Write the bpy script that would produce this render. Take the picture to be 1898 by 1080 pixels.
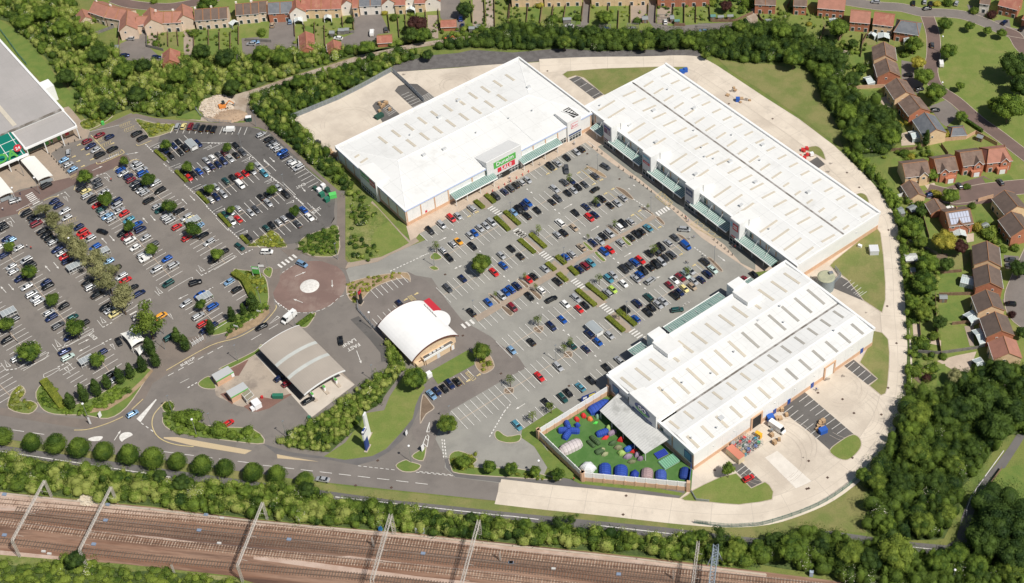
import bpy,bmesh,math,random
import numpy as np
from mathutils import Vector,Matrix,geometry
R=math.radians
for o in list(bpy.data.objects):bpy.data.objects.remove(o)
SC=bpy.context.scene;COL=SC.collection
# camera
CF,CP,CR,CXP,CYP,CH=2760.1,R(42.776),R(-0.243),1204.5,413.3,376.7
_f=np.array([0,math.cos(CP),-math.sin(CP)]);_x=np.array([1,0,0.]);_u=np.cross(_x,_f)
_X=math.cos(CR)*_x+math.sin(CR)*_u;_U=-math.sin(CR)*_x+math.cos(CR)*_u
cam=bpy.data.cameras.new('camera');co=bpy.data.objects.new('camera',cam);COL.objects.link(co)
co.matrix_world=Matrix(((_X[0],_U[0],-_f[0],0),(_X[1],_U[1],-_f[1],0),(_X[2],_U[2],-_f[2],CH),(0,0,0,1)))
cam.sensor_fit='HORIZONTAL';cam.sensor_width=36;cam.lens=CF/1898*36
cam.shift_x=(949-CXP)/1898;cam.shift_y=-(540-CYP)/1898
cam.clip_start=1;cam.clip_end=6000
SC.camera=co
# light
w=bpy.data.worlds.new('World');SC.world=w;w.use_nodes=True
nt=w.node_tree;bg=nt.nodes['Background'];sky=nt.nodes.new('ShaderNodeTexSky')
sky.sky_type='NISHITA';sky.sun_disc=False;sky.sun_elevation=R(54.5);sky.sun_rotation=R(130)
sky.air_density=1.0;sky.dust_density=1.5
nt.links.new(sky.outputs[0],bg.inputs[0]);bg.inputs[1].default_value=0.058
sv=Vector((math.cos(R(-40))*math.cos(R(54.5)),math.sin(R(-40))*math.cos(R(54.5)),math.sin(R(54.5))))
sl=bpy.data.lights.new('sun','SUN');sl.energy=4.6;sl.angle=R(0.5);sl.color=(1.0,0.955,0.88)
so=bpy.data.objects.new('sun',sl);COL.objects.link(so);so.rotation_euler=(-sv).to_track_quat('-Z','Y').to_euler()
so.location=sv*600
SC.view_settings.view_transform='Standard';SC.view_settings.look='None'
SC.view_settings.exposure=0.02;SC.view_settings.gamma=1
# pixel -> ground survey
TI={'F':(0,0,1)}
for i,x in enumerate((0,470,940,1418)):
 for j,y in enumerate((0,270,540,810)):TI['ABCD'[i]+str(j+1)]=(x,y,3.954)
for n,x,y in(('P1',0,200),('P2',310,200),('P3',0,370),('P4',310,370),('P5',0,540),('P6',310,540),('Q1',780,260),('Q2',1080,260),('Q3',780,430),('Q4',1080,430),('Q5',780,600),('Q6',900,660)):
 TI[n]=(x,y,5.931)
TI['T']=(990,740,6.327);TI['R']=(690,540,6.752);TI['S']=(390,600,5.683);TI['E']=(640,740,7.2)
TI['N']=(140,740,8.627);TI['W1']=(0,880,6.327);TI['W3']=(640,930,6.327);TI['W4']=(1240,940,7.715)
def T(t,x,y):
 o=TI[t];return(o[0]+x/o[2],o[1]+y/o[2])
def G(p,z=0.0):
 d=(p[0]-CXP)/CF*_X-(p[1]-CYP)/CF*_U+_f
 t=-(CH-z)/d[2];return np.array([d[0]*t,d[1]*t])
def PX(x,y,z=0.0):
 wv=np.array([x,y,z-CH]);q=wv@_f
 return CXP+CF*(wv@_X)/q,CYP-CF*(wv@_U)/q
def pp(s,z=0.0):
 """survey string -> ground points"""
 t='F';out=[]
 for k in s.split():
  if k in TI:t=k
  else:
   a=k.split(',');out.append(G(T(t,float(a[0]),float(a[1])),z))
 return out
AX=R(40.3);UV=np.array([math.cos(AX),math.sin(AX)]);VV=np.array([math.sin(AX),-math.cos(AX)])
# materials
MATS={}
def nodes(name):
 m=bpy.data.materials.new(name);m.use_nodes=True
 return m,m.node_tree,m.node_tree.nodes['Principled BSDF']
def L_(nt,a,b):nt.links.new(a,b)
def mat(name,c1,c2=None,sc=0.15,fine=3.0,famt=0.18,rough=0.9,c3=None,sc3=0.03,bump=0.0,metal=0.0,spec=None,rot=None,seam=None,t2=(0.42,0.6),t3=(0.5,0.62),stretch=None):
 if name in MATS:return MATS[name]
 m,nt,b=nodes(name);N=nt.nodes
 b.inputs['Roughness'].default_value=rough;b.inputs['Metallic'].default_value=metal
 if spec is not None:b.inputs['Specular IOR Level'].default_value=spec
 geo=N.new('ShaderNodeNewGeometry');src=geo.outputs['Position']
 if stretch:
  mp_=N.new('ShaderNodeMapping');mp_.vector_type='TEXTURE';mp_.inputs['Rotation'].default_value=(0,0,stretch[0]);mp_.inputs['Scale'].default_value=(stretch[1],1,1);L_(nt,src,mp_.inputs['Vector']);src=mp_.outputs[0]
 col=None
 def noise(scale,detail=4,rough_=0.6):
  n=N.new('ShaderNodeTexNoise');n.inputs['Scale'].default_value=scale;n.inputs['Detail'].default_value=detail
  n.inputs['Roughness'].default_value=rough_;L_(nt,src,n.inputs['Vector']);return n.outputs['Fac']
 def ramp(f,a,bb):
  r=N.new('ShaderNodeMapRange');r.inputs[1].default_value=a;r.inputs[2].default_value=bb;L_(nt,f,r.inputs[0]);return r.outputs[0]
 def mix(f,A,B):
  x=N.new('ShaderNodeMix');x.data_type='RGBA';L_(nt,f,x.inputs['Factor'])
  for s,v in((x.inputs['A'],A),(x.inputs['B'],B)):
   if isinstance(v,tuple):s.default_value=(*v,1)
   else:L_(nt,v,s)
  return x.outputs['Result']
 col=tuple(c1)
 if c2:col=mix(ramp(noise(sc),*t2),col,tuple(c2))
 if c3:col=mix(ramp(noise(sc3,6,.7),*t3),col,tuple(c3))
 if seam:
  mp=N.new('ShaderNodeMapping');mp.inputs['Rotation'].default_value=(0,0,-AX);L_(nt,src,mp.inputs['Vector'])
  sp=N.new('ShaderNodeSeparateXYZ');L_(nt,mp.outputs[0],sp.inputs[0])
  for ax,per,wd,cc in seam:
   q=N.new('ShaderNodeMath');q.operation='MULTIPLY';q.inputs[1].default_value=1/per;L_(nt,sp.outputs[ax],q.inputs[0])
   fr=N.new('ShaderNodeMath');fr.operation='FRACT';L_(nt,q.outputs[0],fr.inputs[0])
   lt=N.new('ShaderNodeMath');lt.operation='LESS_THAN';lt.inputs[1].default_value=wd/per;L_(nt,fr.outputs[0],lt.inputs[0])
   col=mix(lt.outputs[0],col,cc)
 if famt:
  f=noise(fine,3,.7);r=N.new('ShaderNodeMapRange');r.inputs[1].default_value=.25;r.inputs[2].default_value=.75
  r.inputs[3].default_value=1-famt;r.inputs[4].default_value=1+famt;L_(nt,f,r.inputs[0])
  mm=N.new('ShaderNodeMix');mm.data_type='RGBA';mm.blend_type='MULTIPLY';mm.inputs['Factor'].default_value=1
  if isinstance(col,tuple):mm.inputs['A'].default_value=(*col,1)
  else:L_(nt,col,mm.inputs['A'])
  L_(nt,r.outputs[0],mm.inputs['B']);col=mm.outputs['Result']
  if bump:
   bp=N.new('ShaderNodeBump');bp.inputs['Strength'].default_value=bump;bp.inputs['Distance'].default_value=.3
   L_(nt,f,bp.inputs['Height']);L_(nt,bp.outputs[0],b.inputs['Normal'])
 if isinstance(col,tuple):b.inputs['Base Color'].default_value=(*col,1)
 else:L_(nt,col,b.inputs['Base Color'])
 MATS[name]=m;return m
def plain(name,c,rough=0.6,metal=0.0,coat=0.0,alpha=None,emit=None):
 if name in MATS:return MATS[name]
 m,nt,b=nodes(name);b.inputs['Base Color'].default_value=(*c,1);b.inputs['Roughness'].default_value=rough
 b.inputs['Metallic'].default_value=metal;b.inputs['Coat Weight'].default_value=coat
 if alpha is not None:b.inputs['Alpha'].default_value=alpha
 MATS[name]=m;return m
def leafmat(name,ca,cb,sc=0.35,trans=0.25,cc=None):
 """foliage: per-object, per-clump ('tint') and positional variation of the leaf colour"""
 if name in MATS:return MATS[name]
 m,nt,b=nodes(name);N=nt.nodes
 geo=N.new('ShaderNodeNewGeometry');oi=N.new('ShaderNodeObjectInfo');at=N.new('ShaderNodeAttribute');at.attribute_name='tint'
 n=N.new('ShaderNodeTexNoise');n.inputs['Scale'].default_value=sc;n.inputs['Detail'].default_value=4;L_(nt,geo.outputs['Position'],n.inputs['Vector'])
 n2=N.new('ShaderNodeTexNoise');n2.inputs['Scale'].default_value=2.5;n2.inputs['Detail'].default_value=2;L_(nt,geo.outputs['Position'],n2.inputs['Vector'])
 def math_(op,a,bb):
  x=N.new('ShaderNodeMath');x.operation=op
  for s,v in((x.inputs[0],a),(x.inputs[1],bb)):
   if isinstance(v,(int,float)):s.default_value=v
   else:L_(nt,v,s)
  return x.outputs[0]
 s=math_('MULTIPLY',math_('SUBTRACT',n.outputs['Fac'],.5),1.8)
 s=math_('ADD',s,math_('MULTIPLY',math_('SUBTRACT',n2.outputs['Fac'],.5),1.2))
 s=math_('ADD',s,math_('MULTIPLY',math_('SUBTRACT',at.outputs['Fac'],.5),0.9))
 s=math_('ADD',s,math_('MULTIPLY',math_('SUBTRACT',oi.outputs['Random'],.5),0.5))
 s=math_('ADD',s,.5)
 cr=N.new('ShaderNodeValToRGB');L_(nt,s,cr.inputs[0])
 cr.color_ramp.elements[0].position=0;cr.color_ramp.elements[0].color=(*ca,1)
 cr.color_ramp.elements[1].position=1;cr.color_ramp.elements[1].color=(*cb,1)
 if cc:
  cr.color_ramp.elements[1].position=.8
  e=cr.color_ramp.elements.new(1.0);e.color=(*cc,1)
 L_(nt,cr.outputs[0],b.inputs['Base Color']);b.inputs['Roughness'].default_value=.7;b.inputs['Specular IOR Level'].default_value=.25
 tr=N.new('ShaderNodeBsdfTranslucent');L_(nt,cr.outputs[0],tr.inputs[0]);mx=N.new('ShaderNodeMixShader');mx.inputs[0].default_value=trans
 L_(nt,b.outputs[0],mx.inputs[1]);L_(nt,tr.outputs[0],mx.inputs[2]);L_(nt,mx.outputs[0],N['Material Output'].inputs[0])
 MATS[name]=m;return m
M={}
GR1=(.17,.195,.045);GR2=(.115,.165,.033);GRD=(.21,.185,.065)
M['grass']=mat('grass',GR1,GR2,.12,2.5,.22,c3=(.19,.18,.06),sc3=.035,bump=.3,t3=(.5,.7))
M['lawn']=mat('mown_lawn',(.145,.195,.038),(.18,.21,.05),.2,2.0,.15,c3=(.25,.23,.08),sc3=.06,bump=.2,t3=(.52,.75))
M['drylawn']=mat('dry_lawn',(.215,.205,.072),(.15,.18,.046),.12,2.0,.16,bump=.2)
M['lushlawn']=mat('lush_lawn',(.115,.175,.032),(.15,.195,.04),.3,2.5,.14,bump=.2)
M['rough']=mat('rough_grass',(.12,.165,.032),(.19,.205,.055),.25,1.6,.3,c3=(.26,.25,.1),sc3=.08,bump=.5)
M['under']=mat('undergrowth',(.055,.085,.02),(.085,.12,.03),.6,3,.3,bump=.4)
M['turf']=mat('artificial_turf',(.06,.15,.03),(.085,.175,.045),.3,4,.06)
M['asph']=mat('car_park_asphalt',(.202,.180,.160),(.178,.159,.142),.09,4,.09,c3=(.148,.133,.119),sc3=.22,t3=(.54,.75))
M['asphdark']=mat('dark_asphalt',(.105,.098,.092),(.13,.121,.113),.09,4,.11,c3=(.06,.055,.05),sc3=.3,t3=(.56,.75))
M['asphgrey']=mat('retail_asphalt',(.295,.285,.255),(.258,.249,.224),.11,4,.08,c3=(.225,.218,.196),sc3=.16,t3=(.53,.76))
M['bay']=mat('bay_asphalt',(.235,.232,.2),(.2,.2,.172),.12,5,.08,c3=(.16,.165,.15),sc3=.35,t3=(.55,.75))
M['asphbrown']=mat('brown_asphalt',(.20,.175,.157),(.175,.153,.138),.12,4,.11,c3=(.15,.132,.118),sc3=.2,t3=(.54,.74))
M['road']=mat('road_asphalt',(.20,.178,.160),(.17,.151,.136),.09,4,.10,c3=(.145,.132,.12),sc3=.14,t3=(.53,.74))
M['path']=mat('footpath',(.20,.165,.14),(.17,.142,.122),.15,4,.08)
M['pathgrey']=mat('grey_footpath',(.15,.14,.135),(.125,.118,.115),.15,4,.08)
M['pave']=mat('paving',(.36,.285,.22),(.32,.26,.205),.3,3,.08)
M['palepave']=mat('pale_paving',(.52,.42,.33),(.46,.37,.29),.3,3,.07)
M['buff']=mat('buff_tactile',(.52,.41,.26),None,fine=3,famt=.07)
M['redpave']=mat('red_paving',(.21,.115,.09),(.18,.1,.08),.3,3,.1)
M['brownroad']=mat('brown_road',(.17,.115,.098),(.145,.1,.086),.15,3,.08)
M['roundabout']=mat('roundabout_red',(.22,.145,.122),(.185,.122,.104),.08,4,.09,c3=(.26,.19,.16),sc3=.07)
M['conc']=mat('service_concrete',(.62,.545,.45),(.52,.45,.37),.07,2.5,.08,c3=(.45,.39,.32),sc3=.11,t3=(.54,.8),seam=((0,6.0,.1,(.48,.42,.345)),(1,9.0,.1,(.48,.42,.345))))
M['concring']=mat('ring_road_concrete',(.66,.58,.48),(.58,.505,.415),.10,2.5,.06,c3=(.48,.42,.35),sc3=.18,t3=(.56,.78))
M['conctan']=mat('forecourt_concrete',(.40,.335,.27),(.35,.295,.24),.15,3,.08,c3=(.25,.21,.175),sc3=.12)
M['concpale']=mat('forecourt_slab',(.56,.50,.43),(.51,.455,.39),.2,3,.05)
M['gravel']=mat('dark_gravel',(.115,.105,.102),(.15,.14,.135),.4,6,.25,bump=.4)
_ra=G((1420,1076))-G((0,929));_ra=math.atan2(_ra[1],_ra[0])
M['ballast']=mat('ballast',(.20,.105,.066),(.34,.22,.155),.30,3.5,.2,c3=(.095,.052,.036),sc3=.22,bump=.2,stretch=(_ra,14),t2=(.4,.66),t3=(.48,.66))
M['ballastpale']=mat('pale_ballast',(.50,.38,.31),(.42,.30,.235),.2,5,.2)
M['soil']=mat('bare_soil',(.20,.145,.1),(.16,.115,.08),.3,3,.2)
M['mulch']=mat('bark_mulch',(.36,.26,.16),(.28,.2,.12),.4,4,.2)
M['track']=mat('dirt_track',(.40,.335,.27),(.31,.24,.18),.25,3,.15)
M['paint']=mat('white_road_paint',(.72,.70,.66),(.6,.58,.54),1.2,6,.06)
M['yellow']=mat('yellow_road_paint',(.62,.5,.25),(.5,.41,.22),1.2,6,.06)
M['kerb']=mat('kerb_stone',(.48,.41,.33),(.42,.35,.28),.5,3,.08)
# mesh helpers
def link(o,parent=None):
 COL.objects.link(o)
 if parent is not None:o.parent=parent
 return o
def tag(o,label=None,cat=None,group=None,kind=None):
 if label:o['label']=label
 if cat:o['category']=cat
 if group:o['group']=group
 if kind:o['kind']=kind
 return o
def empty(name,loc,rz=0.0):
 o=bpy.data.objects.new(name,None);o.empty_display_size=.5;o.location=loc;o.rotation_euler=(0,0,rz);COL.objects.link(o);return o
class MB:
 def __init__(s):s.v=[];s.f=[];s.m=[]
 def add(s,vs,fs,mi=0):
  n=len(s.v);s.v+=[tuple(map(float,p))for p in vs]
  for f in fs:s.f.append(tuple(n+i for i in f));s.m.append(mi)
  return s
 def box(s,c,size,rz=0.0,mi=0):
  hx,hy,hz=size[0]/2,size[1]/2,size[2]/2;ca,sa=math.cos(rz),math.sin(rz)
  P=[(c[0]+x*ca-y*sa,c[1]+x*sa+y*ca,c[2]+z)for z in(-hz,hz)for x,y in((-hx,-hy),(hx,-hy),(hx,hy),(-hx,hy))]
  return s.add(P,[(3,2,1,0),(4,5,6,7),(0,1,5,4),(1,2,6,5),(2,3,7,6),(3,0,4,7)],mi)
 def prism(s,poly,z0,z1,mi=0,bottom=True):
  P=[np.array(p[:2])for p in poly];n=len(P)
  if sum(P[i][0]*P[(i+1)%n][1]-P[(i+1)%n][0]*P[i][1]for i in range(n))<0:P=P[::-1]
  a=z0 if hasattr(z0,'__len__')else[z0]*n;b=z1 if hasattr(z1,'__len__')else[z1]*n
  vs=[(*P[i],a[i])for i in range(n)]+[(*P[i],b[i])for i in range(n)]
  fs=[(i,(i+1)%n,n+(i+1)%n,n+i)for i in range(n)]
  if n<=4:top=[tuple(range(n))]
  else:
   top=[tuple(t)for t in geometry.tessellate_polygon([[Vector((*p,0))for p in P]])]
  for t in top:
   q=[P[i]for i in t];ar=sum(q[i][0]*q[(i+1)%len(q)][1]-q[(i+1)%len(q)][0]*q[i][1]for i in range(len(q)))
   if ar<0:t=t[::-1]
   fs.append(tuple(n+i for i in t))
   if bottom:fs.append(tuple(reversed(t)))
  return s.add(vs,fs,mi)
 def sheet(s,poly,z,mi=0):
  P=[np.array(p[:2])for p in poly]
  for t in geometry.tessellate_polygon([[Vector((*p,0))for p in P]]):
   q=[P[i]for i in t];ar=(q[1][0]-q[0][0])*(q[2][1]-q[0][1])-(q[2][0]-q[0][0])*(q[1][1]-q[0][1])
   if ar<0:q=q[::-1]
   s.add([(*p,z)for p in q],[(0,1,2)],mi)
  return s
 def strip(s,line,wd,z,mi=0,closed=False,off=0.0):
  P=[np.array(p[:2],float)for p in line];n=len(P)
  if n<2:return s
  L=[];Rr=[]
  for i in range(n):
   if closed:a,b=P[i-1],P[(i+1)%n];d1=P[i]-a;d2=b-P[i]
   else:
    d1=P[i]-P[i-1]if i else P[1]-P[0];d2=P[i+1]-P[i]if i<n-1 else P[-1]-P[-2]
   d1=d1/(np.linalg.norm(d1)+1e-9);d2=d2/(np.linalg.norm(d2)+1e-9)
   t=d1+d2;t=t/(np.linalg.norm(t)+1e-9);nn=np.array([-t[1],t[0]])
   k=1/max(.5,float(nn@np.array([-d1[1],d1[0]])))
   L.append(P[i]+nn*(off+wd/2)*k);Rr.append(P[i]+nn*(off-wd/2)*k)
  m=n if closed else n-1
  for i in range(m):
   j=(i+1)%n;s.add([(*Rr[i],z),(*Rr[j],z),(*L[j],z),(*L[i],z)],[(0,1,2,3)],mi)
  return s
 def wall(s,line,wd,z0,z1,mi=0,closed=False):
  P=[np.array(p[:2],float)for p in line];n=len(P)
  for i in range(n if closed else n-1):
   a,b=P[i],P[(i+1)%n];d=b-a;l=np.linalg.norm(d)
   if l<1e-6:continue
   c=(a+b)/2;s.box((c[0],c[1],(z0+z1)/2),(l+wd*.5,wd,z1-z0),math.atan2(d[1],d[0]),mi)
  return s
 def cyl(s,a,b,r0,r1=None,n=8,mi=0,cap=True):
  r1=r0 if r1 is None else r1;a=Vector(a);b=Vector(b);d=(b-a).normalized()
  t=Vector((0,0,1))if abs(d.z)<.9 else Vector((1,0,0));x=d.cross(t).normalized();y=d.cross(x)
  vs=[a+(x*math.cos(2*math.pi*i/n)+y*math.sin(2*math.pi*i/n))*r0 for i in range(n)]+[b+(x*math.cos(2*math.pi*i/n)+y*math.sin(2*math.pi*i/n))*r1 for i in range(n)]
  fs=[(i,n+i,n+(i+1)%n,(i+1)%n)for i in range(n)]
  if cap:fs+=[tuple(range(n)),tuple(range(2*n-1,n-1,-1))]
  return s.add(vs,fs,mi)
 def loft(s,rings,mi=0,cap=True,closed=True):
  n=len(rings[0]);vs=[p for r in rings for p in r];fs=[]
  for k in range(len(rings)-1):
   for i in range(n if closed else n-1):
    j=(i+1)%n;fs.append((k*n+i,k*n+j,(k+1)*n+j,(k+1)*n+i))
  if cap:fs+=[tuple(range(n-1,-1,-1)),tuple(range((len(rings)-1)*n,len(rings)*n))]
  return s.add(vs,fs,mi)
 def mesh(s,name,mats,off=(0,0,0),smooth=False):
  me=bpy.data.meshes.new(name)
  me.from_pydata([(x-off[0],y-off[1],z-off[2])for x,y,z in s.v],[],s.f)
  for m in(mats if isinstance(mats,(list,tuple))else[mats]):me.materials.append(m)
  me.polygons.foreach_set('material_index',s.m)
  if smooth:me.polygons.foreach_set('use_smooth',[True]*len(s.f))
  me.update();return me
 def build(s,name,mats,parent=None,smooth=False,world=True):
  off=Vector((0,0,0));q=parent if world else None
  while q is not None:off+=q.location;q=q.parent
  return link(bpy.data.objects.new(name,s.mesh(name,mats,off,smooth)),parent)
 def thing(s,name,mats,smooth=False):
  """top-level one-mesh thing: origin at its base"""
  a=np.array(s.v);c=((a[:,0].min()+a[:,0].max())/2,(a[:,1].min()+a[:,1].max())/2,a[:,2].min())
  o=bpy.data.objects.new(name,s.mesh(name,mats,c,smooth));o.location=c;return link(o)
def fix_normals(me):
 bm=bmesh.new();bm.from_mesh(me);bmesh.ops.recalc_face_normals(bm,faces=bm.faces);bm.to_mesh(me);bm.free()
def smoothline(P,closed=False,k=4):
 P=[np.array(p,float)for p in P];n=len(P);out=[]
 rng=range(n)if closed else range(n-1)
 for i in rng:
  if closed:p0,p1,p2,p3=P[i-1],P[i],P[(i+1)%n],P[(i+2)%n]
  else:p0,p1,p2,p3=P[max(i-1,0)],P[i],P[i+1],P[min(i+2,n-1)]
  for j in range(k):
   t=j/k
   out.append(.5*((2*p1)+(-p0+p2)*t+(2*p0-5*p1+4*p2-p3)*t*t+(-p0+3*p1-3*p2+p3)*t**3))
 if not closed:out.append(P[-1])
 return out
def inset(poly,d):
 P=[np.array(p,float)for p in poly];n=len(P)
 A=sum(P[i][0]*P[(i+1)%n][1]-P[(i+1)%n][0]*P[i][1]for i in range(n))
 if A<0:P=P[::-1]
 out=[]
 for i in range(n):
  d1=P[i]-P[i-1];d2=P[(i+1)%n]-P[i];d1=d1/(np.linalg.norm(d1)+1e-9);d2=d2/(np.linalg.norm(d2)+1e-9)
  n1=np.array([-d1[1],d1[0]]);n2=np.array([-d2[1],d2[0]]);t=n1+n2;t=t/(np.linalg.norm(t)+1e-9)
  out.append(P[i]+t*d/max(.4,float(t@n1)))
 return out
def inpoly(x,y,P):
 c=False;n=len(P);j=n-1
 for i in range(n):
  if(P[i][1]>y)!=(P[j][1]>y)and x<(P[j][0]-P[i][0])*(y-P[i][1])/(P[j][1]-P[i][1]+1e-12)+P[i][0]:c=not c
  j=i
 return c
def sheet(name,s,m,z,smooth=False,k=4):
 P=pp(s)if isinstance(s,str)else s
 if smooth:P=smoothline(P,True,k)
 global _zi
 _zi+=1;o=MB().sheet(P,z+_zi*.0004).build(name,M[m]);o['kind']='structure';return o
_zi=0
def bed(name,s,m,z=.15,smooth=True,kerb=True):
 """raised planting bed or grass island with a kerb round it"""
 P=pp(s)if isinstance(s,str)else s
 if smooth:P=smoothline(P,True,3)
 b=MB()
 if kerb:
  b.prism(P,.0,z-.02,1,bottom=False);b.sheet(inset(P,.28),z,0)
 else:b.prism(P,0,z,0,bottom=False)
 o=b.build(name,[M[m],M['kerb']]);o['kind']='structure';return o
# GROUND
g0=MB().add([(-1500,-300,-.06),(1500,-300,-.06),(1500,2500,-.06),(-1500,2500,-.06)],[(0,1,2,3)]).build('ground',M['grass']);g0['kind']='structure'
sheet('car_park','F -420,330 -200,300 0,255 P1 560,500 640,330 870,240 980,260 F 243,209 250,214 303,220 360,225 440,230 480,238 528,272 590,330 622,352 640,353 640,497 700,485 723,472 760,456 790,444 777,433 864,385 940,342 1050,282 1085,262 1117,290 1218,362 1300,440 1395,505 1440,530 1290,640 1128,722 1003,806 1022,850 1008,880 940,892 928,895 921,928 723,907 531,886 300,852 212,842 100,826 0,812 -250,780 -520,740','asph',-.03)
sheet('dark_car_park','P2 -110,400 -60,250 40,240 90,180 900,205 1000,235 1120,262 1300,430 1720,830 1850,960 F 619,391 620,405 P4 1840,180 1790,280 1540,400 1440,470 1310,490 1160,350 900,500 800,420 540,180 440,70 P2 330,930 200,840 90,690 -60,560 -180,440','asphdark',-.015)
sheet('retail_car_park','F 640,497 700,485 723,472 760,456 790,444 777,433 864,385 940,342 1050,282 1085,262 1117,290 1218,362 1300,440 1395,505 1440,530 1290,640 1128,722 1003,806 1022,850 1008,880 925,895 844,885 824,866 826,850 800,800 830,760 R 1300,1010 F 978,680 Q5 1140,480 1040,370 770,140 F 855,592 830,560 800,515 740,505 650,525','asphgrey',-.015)
sheet('restaurant_car_park','F 650,528 700,518 756,503 790,520 830,560 856,592 900,620 960,660 975,682 940,700 836,760 812,800 790,860 790,850 763,800 781,760 783,730 840,690 R 620,800 F 700,640 680,590 655,560','asphbrown',-.008)
sheet('main_road','F -520,705 -250,738 0,772 60,782 101,789 162,798 202,789 235,775 270,740 283,712 330,680 400,648 460,612 500,590 520,575 545,582 590,590 560,600 480,650 440,672 400,690 370,712 330,735 300,745 285,780 288,800 303,820 340,833 453,841 513,848 662,864 733,868 785,872 844,884.6 928,895 921,928 723,907 531,886 300,852 212,842 100,826 0,812 -250,780 -520,740','road',-.005)
sheet('petrol_station_road','F 560,600 600,586 640,570 655,562 700,620 715,655 722,668 715,690 680,712 655,725 600,768 545,795 520,815 485,800 400,775 350,757 330,740 370,712 400,690 440,672 480,650','asph',-.002)
c0=G((574,530));rr0=12.9
sheet('roundabout',[c0+rr0*np.array([math.cos(a),math.sin(a)])for a in np.linspace(0,2*math.pi,49)[:-1]],'roundabout',.006)
b=MB();n=40
for k,(r,z)in enumerate(((3.4,.02),(2.9,.12),(1.6,.24),(0,.27))):
 if k:
  pr,pz=prev
  for i in range(n):
   a,a2=2*math.pi*i/n,2*math.pi*(i+1)/n
   b.add([(c0[0]+pr*math.cos(a),c0[1]+pr*math.sin(a),pz),(c0[0]+pr*math.cos(a2),c0[1]+pr*math.sin(a2),pz),(c0[0]+r*math.cos(a2),c0[1]+r*math.sin(a2),z),(c0[0]+r*math.cos(a),c0[1]+r*math.sin(a),z)],[(0,1,2,3)])
 prev=(r,z)
o=b.build('roundabout_island',M['paint']);o['kind']='structure'
sheet('brown_road','P1 -300,1080 -100,1000 200,920 440,850 700,760 1000,620 1300,520 1400,520 1440,580 1250,660 1020,760 800,850 560,960 400,1040 P3 200,150 0,200 -200,300','brownroad',.0)
sheet('supermarket_forecourt','F -200,290 0,245 60,215 P1 760,-20 900,150 990,250 960,330 700,400 560,500 780,760 600,800 420,850 200,900 F 0,375 -100,410 -200,440','pave',.012)
sheet('footpath','P1 990,260 1150,190 1400,80 1500,60 1700,110 1898,150 P2 60,140 300,150 500,160 850,160 880,100 860,0 830,-60 900,-60 960,60 1150,240 1120,262 1000,210 900,205 90,180 40,150 P1 1898,180 1700,140 1500,95 1420,110 1200,220 1010,300','path',.01)
sheet('footpath','P2 1120,262 1160,250 1500,560 1780,820 1898,920 F 640,362 640,480 650,492 642,500 600,485 560,470 540,478 520,462 545,462 600,478 628,478 624,440 625,380 P2 1860,950 1780,860 1480,600','path',.01)
sheet('footpath','F 500,500 520,497 518,520 505,545 510,575 500,592 450,615 400,645 330,680 283,710 268,740 235,772 202,786 162,795 101,786 60,779 0,769 -250,735 -250,720 0,755 60,762 100,770 150,776 190,768 225,752 258,715 275,695 283,684 330,655 400,628 460,600 497,570 498,530 505,505','path',.01)
sheet('bus_stop_paving','P5 1560,1000 1700,680 1800,520 P6 0,560 240,500 420,480 430,540 300,640 100,740 -140,840','path',.014)
sheet('store_front_pavement','F 753,419 762,452 777,433 864,385 940,342 1050,282 1085,264 1117,290 1218,362 1300,440 1395,505 1430,500 1480,505 1440,470 1330,400 1200,300 1110,240 1085,235 1000,290','palepave',.006)
sheet('store_walkway','Q2 165,70 215,40 640,380 1000,640 1120,740 1600,1060 Q4 1740,180 1898,300 1898,420 1740,340 1560,140 Q2 1200,880 1070,770 960,690 830,590 620,420 500,330','bay',.014)
sheet('side_path','F 600,285 623,290 640,330 700,395 753,436 758,448 745,450 735,440 700,408 670,372 640,330','asphdark',.01)
sheet('footpath','F 640,497 700,485 723,472 760,456 777,447 770,440 760,446 745,432 720,405 690,372 686,378 715,410 738,440 755,450 700,476 645,486','pave',.011)
sheet('footpath','F 487,822 513,842 600,850 662,862 692,854 723,836 746,815 763,790 777,758 783,731 777,722 770,742 765,775 745,800 720,830 690,845 640,852 600,846 540,838','pathgrey',.01)
sheet('footpath','F 824,850 827,866 844,884 928,894 1000,900 1117,910 1256,925 1270,912 1265,905 1256,908 1117,898 1040,885 940,882 880,876 840,868 833,848','pathgrey',.01)
sheet('cycle_path','F -300,783 0,825 177,850.5 316,870.7 480,893.5 622,912 723,926 849,939 950,950 1092,964 1231,977 1300,986 1400,997 1440,993 1494,986 1540,984 1595,992 1671,1003 1759,1011 1764,1022 1716,1027 1671,1021 1600,1012 1540,1000 1500,1000 1440,1008 1400,1010 1168,990 940,962 723,939 622,926 316,886 177,867 0,843 -300,800','pathgrey',.01)
sheet('cycle_path','F 1752,1012 1765,1020 1790,1015 1800,965 1812,930 1830,905 1862,868 1890,825 1905,800 1888,800 1870,828 1845,862 1815,895 1795,925 1782,960 1772,1000','pathgrey',.012)
sheet('path_spur','C4 1140,615 1235,625 1240,700 1140,670','pathgrey',.013)
sheet('forecourt','F 395,700 445,675 476,657 560,620 657,712 580,772 540,728 505,742 470,757 440,752 400,733','conctan',.004)
sheet('forecourt_slab','S 470,320 490,305 940,790 1000,700 1330,500 1520,640 1070,980 1040,960','concpale',.008)
sheet('forecourt_lane','S 490,320 560,300 990,750 935,800','asphdark',.012)
sheet('red_apron','S 350,870 420,920 500,925 620,890 860,740 840,735 650,790 540,770 480,800','redpave',.012)
sheet('red_apron','S 200,440 250,550 300,545 400,380 380,380','redpave',.012)
sheet('red_apron','S 100,740 160,720 240,830 230,850','redpave',.012)
sheet('tarmac_patch','B3 710,205 770,180 880,290 960,370 1000,450 995,515 935,515 930,450 850,350','asphdark',.004)
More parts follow.
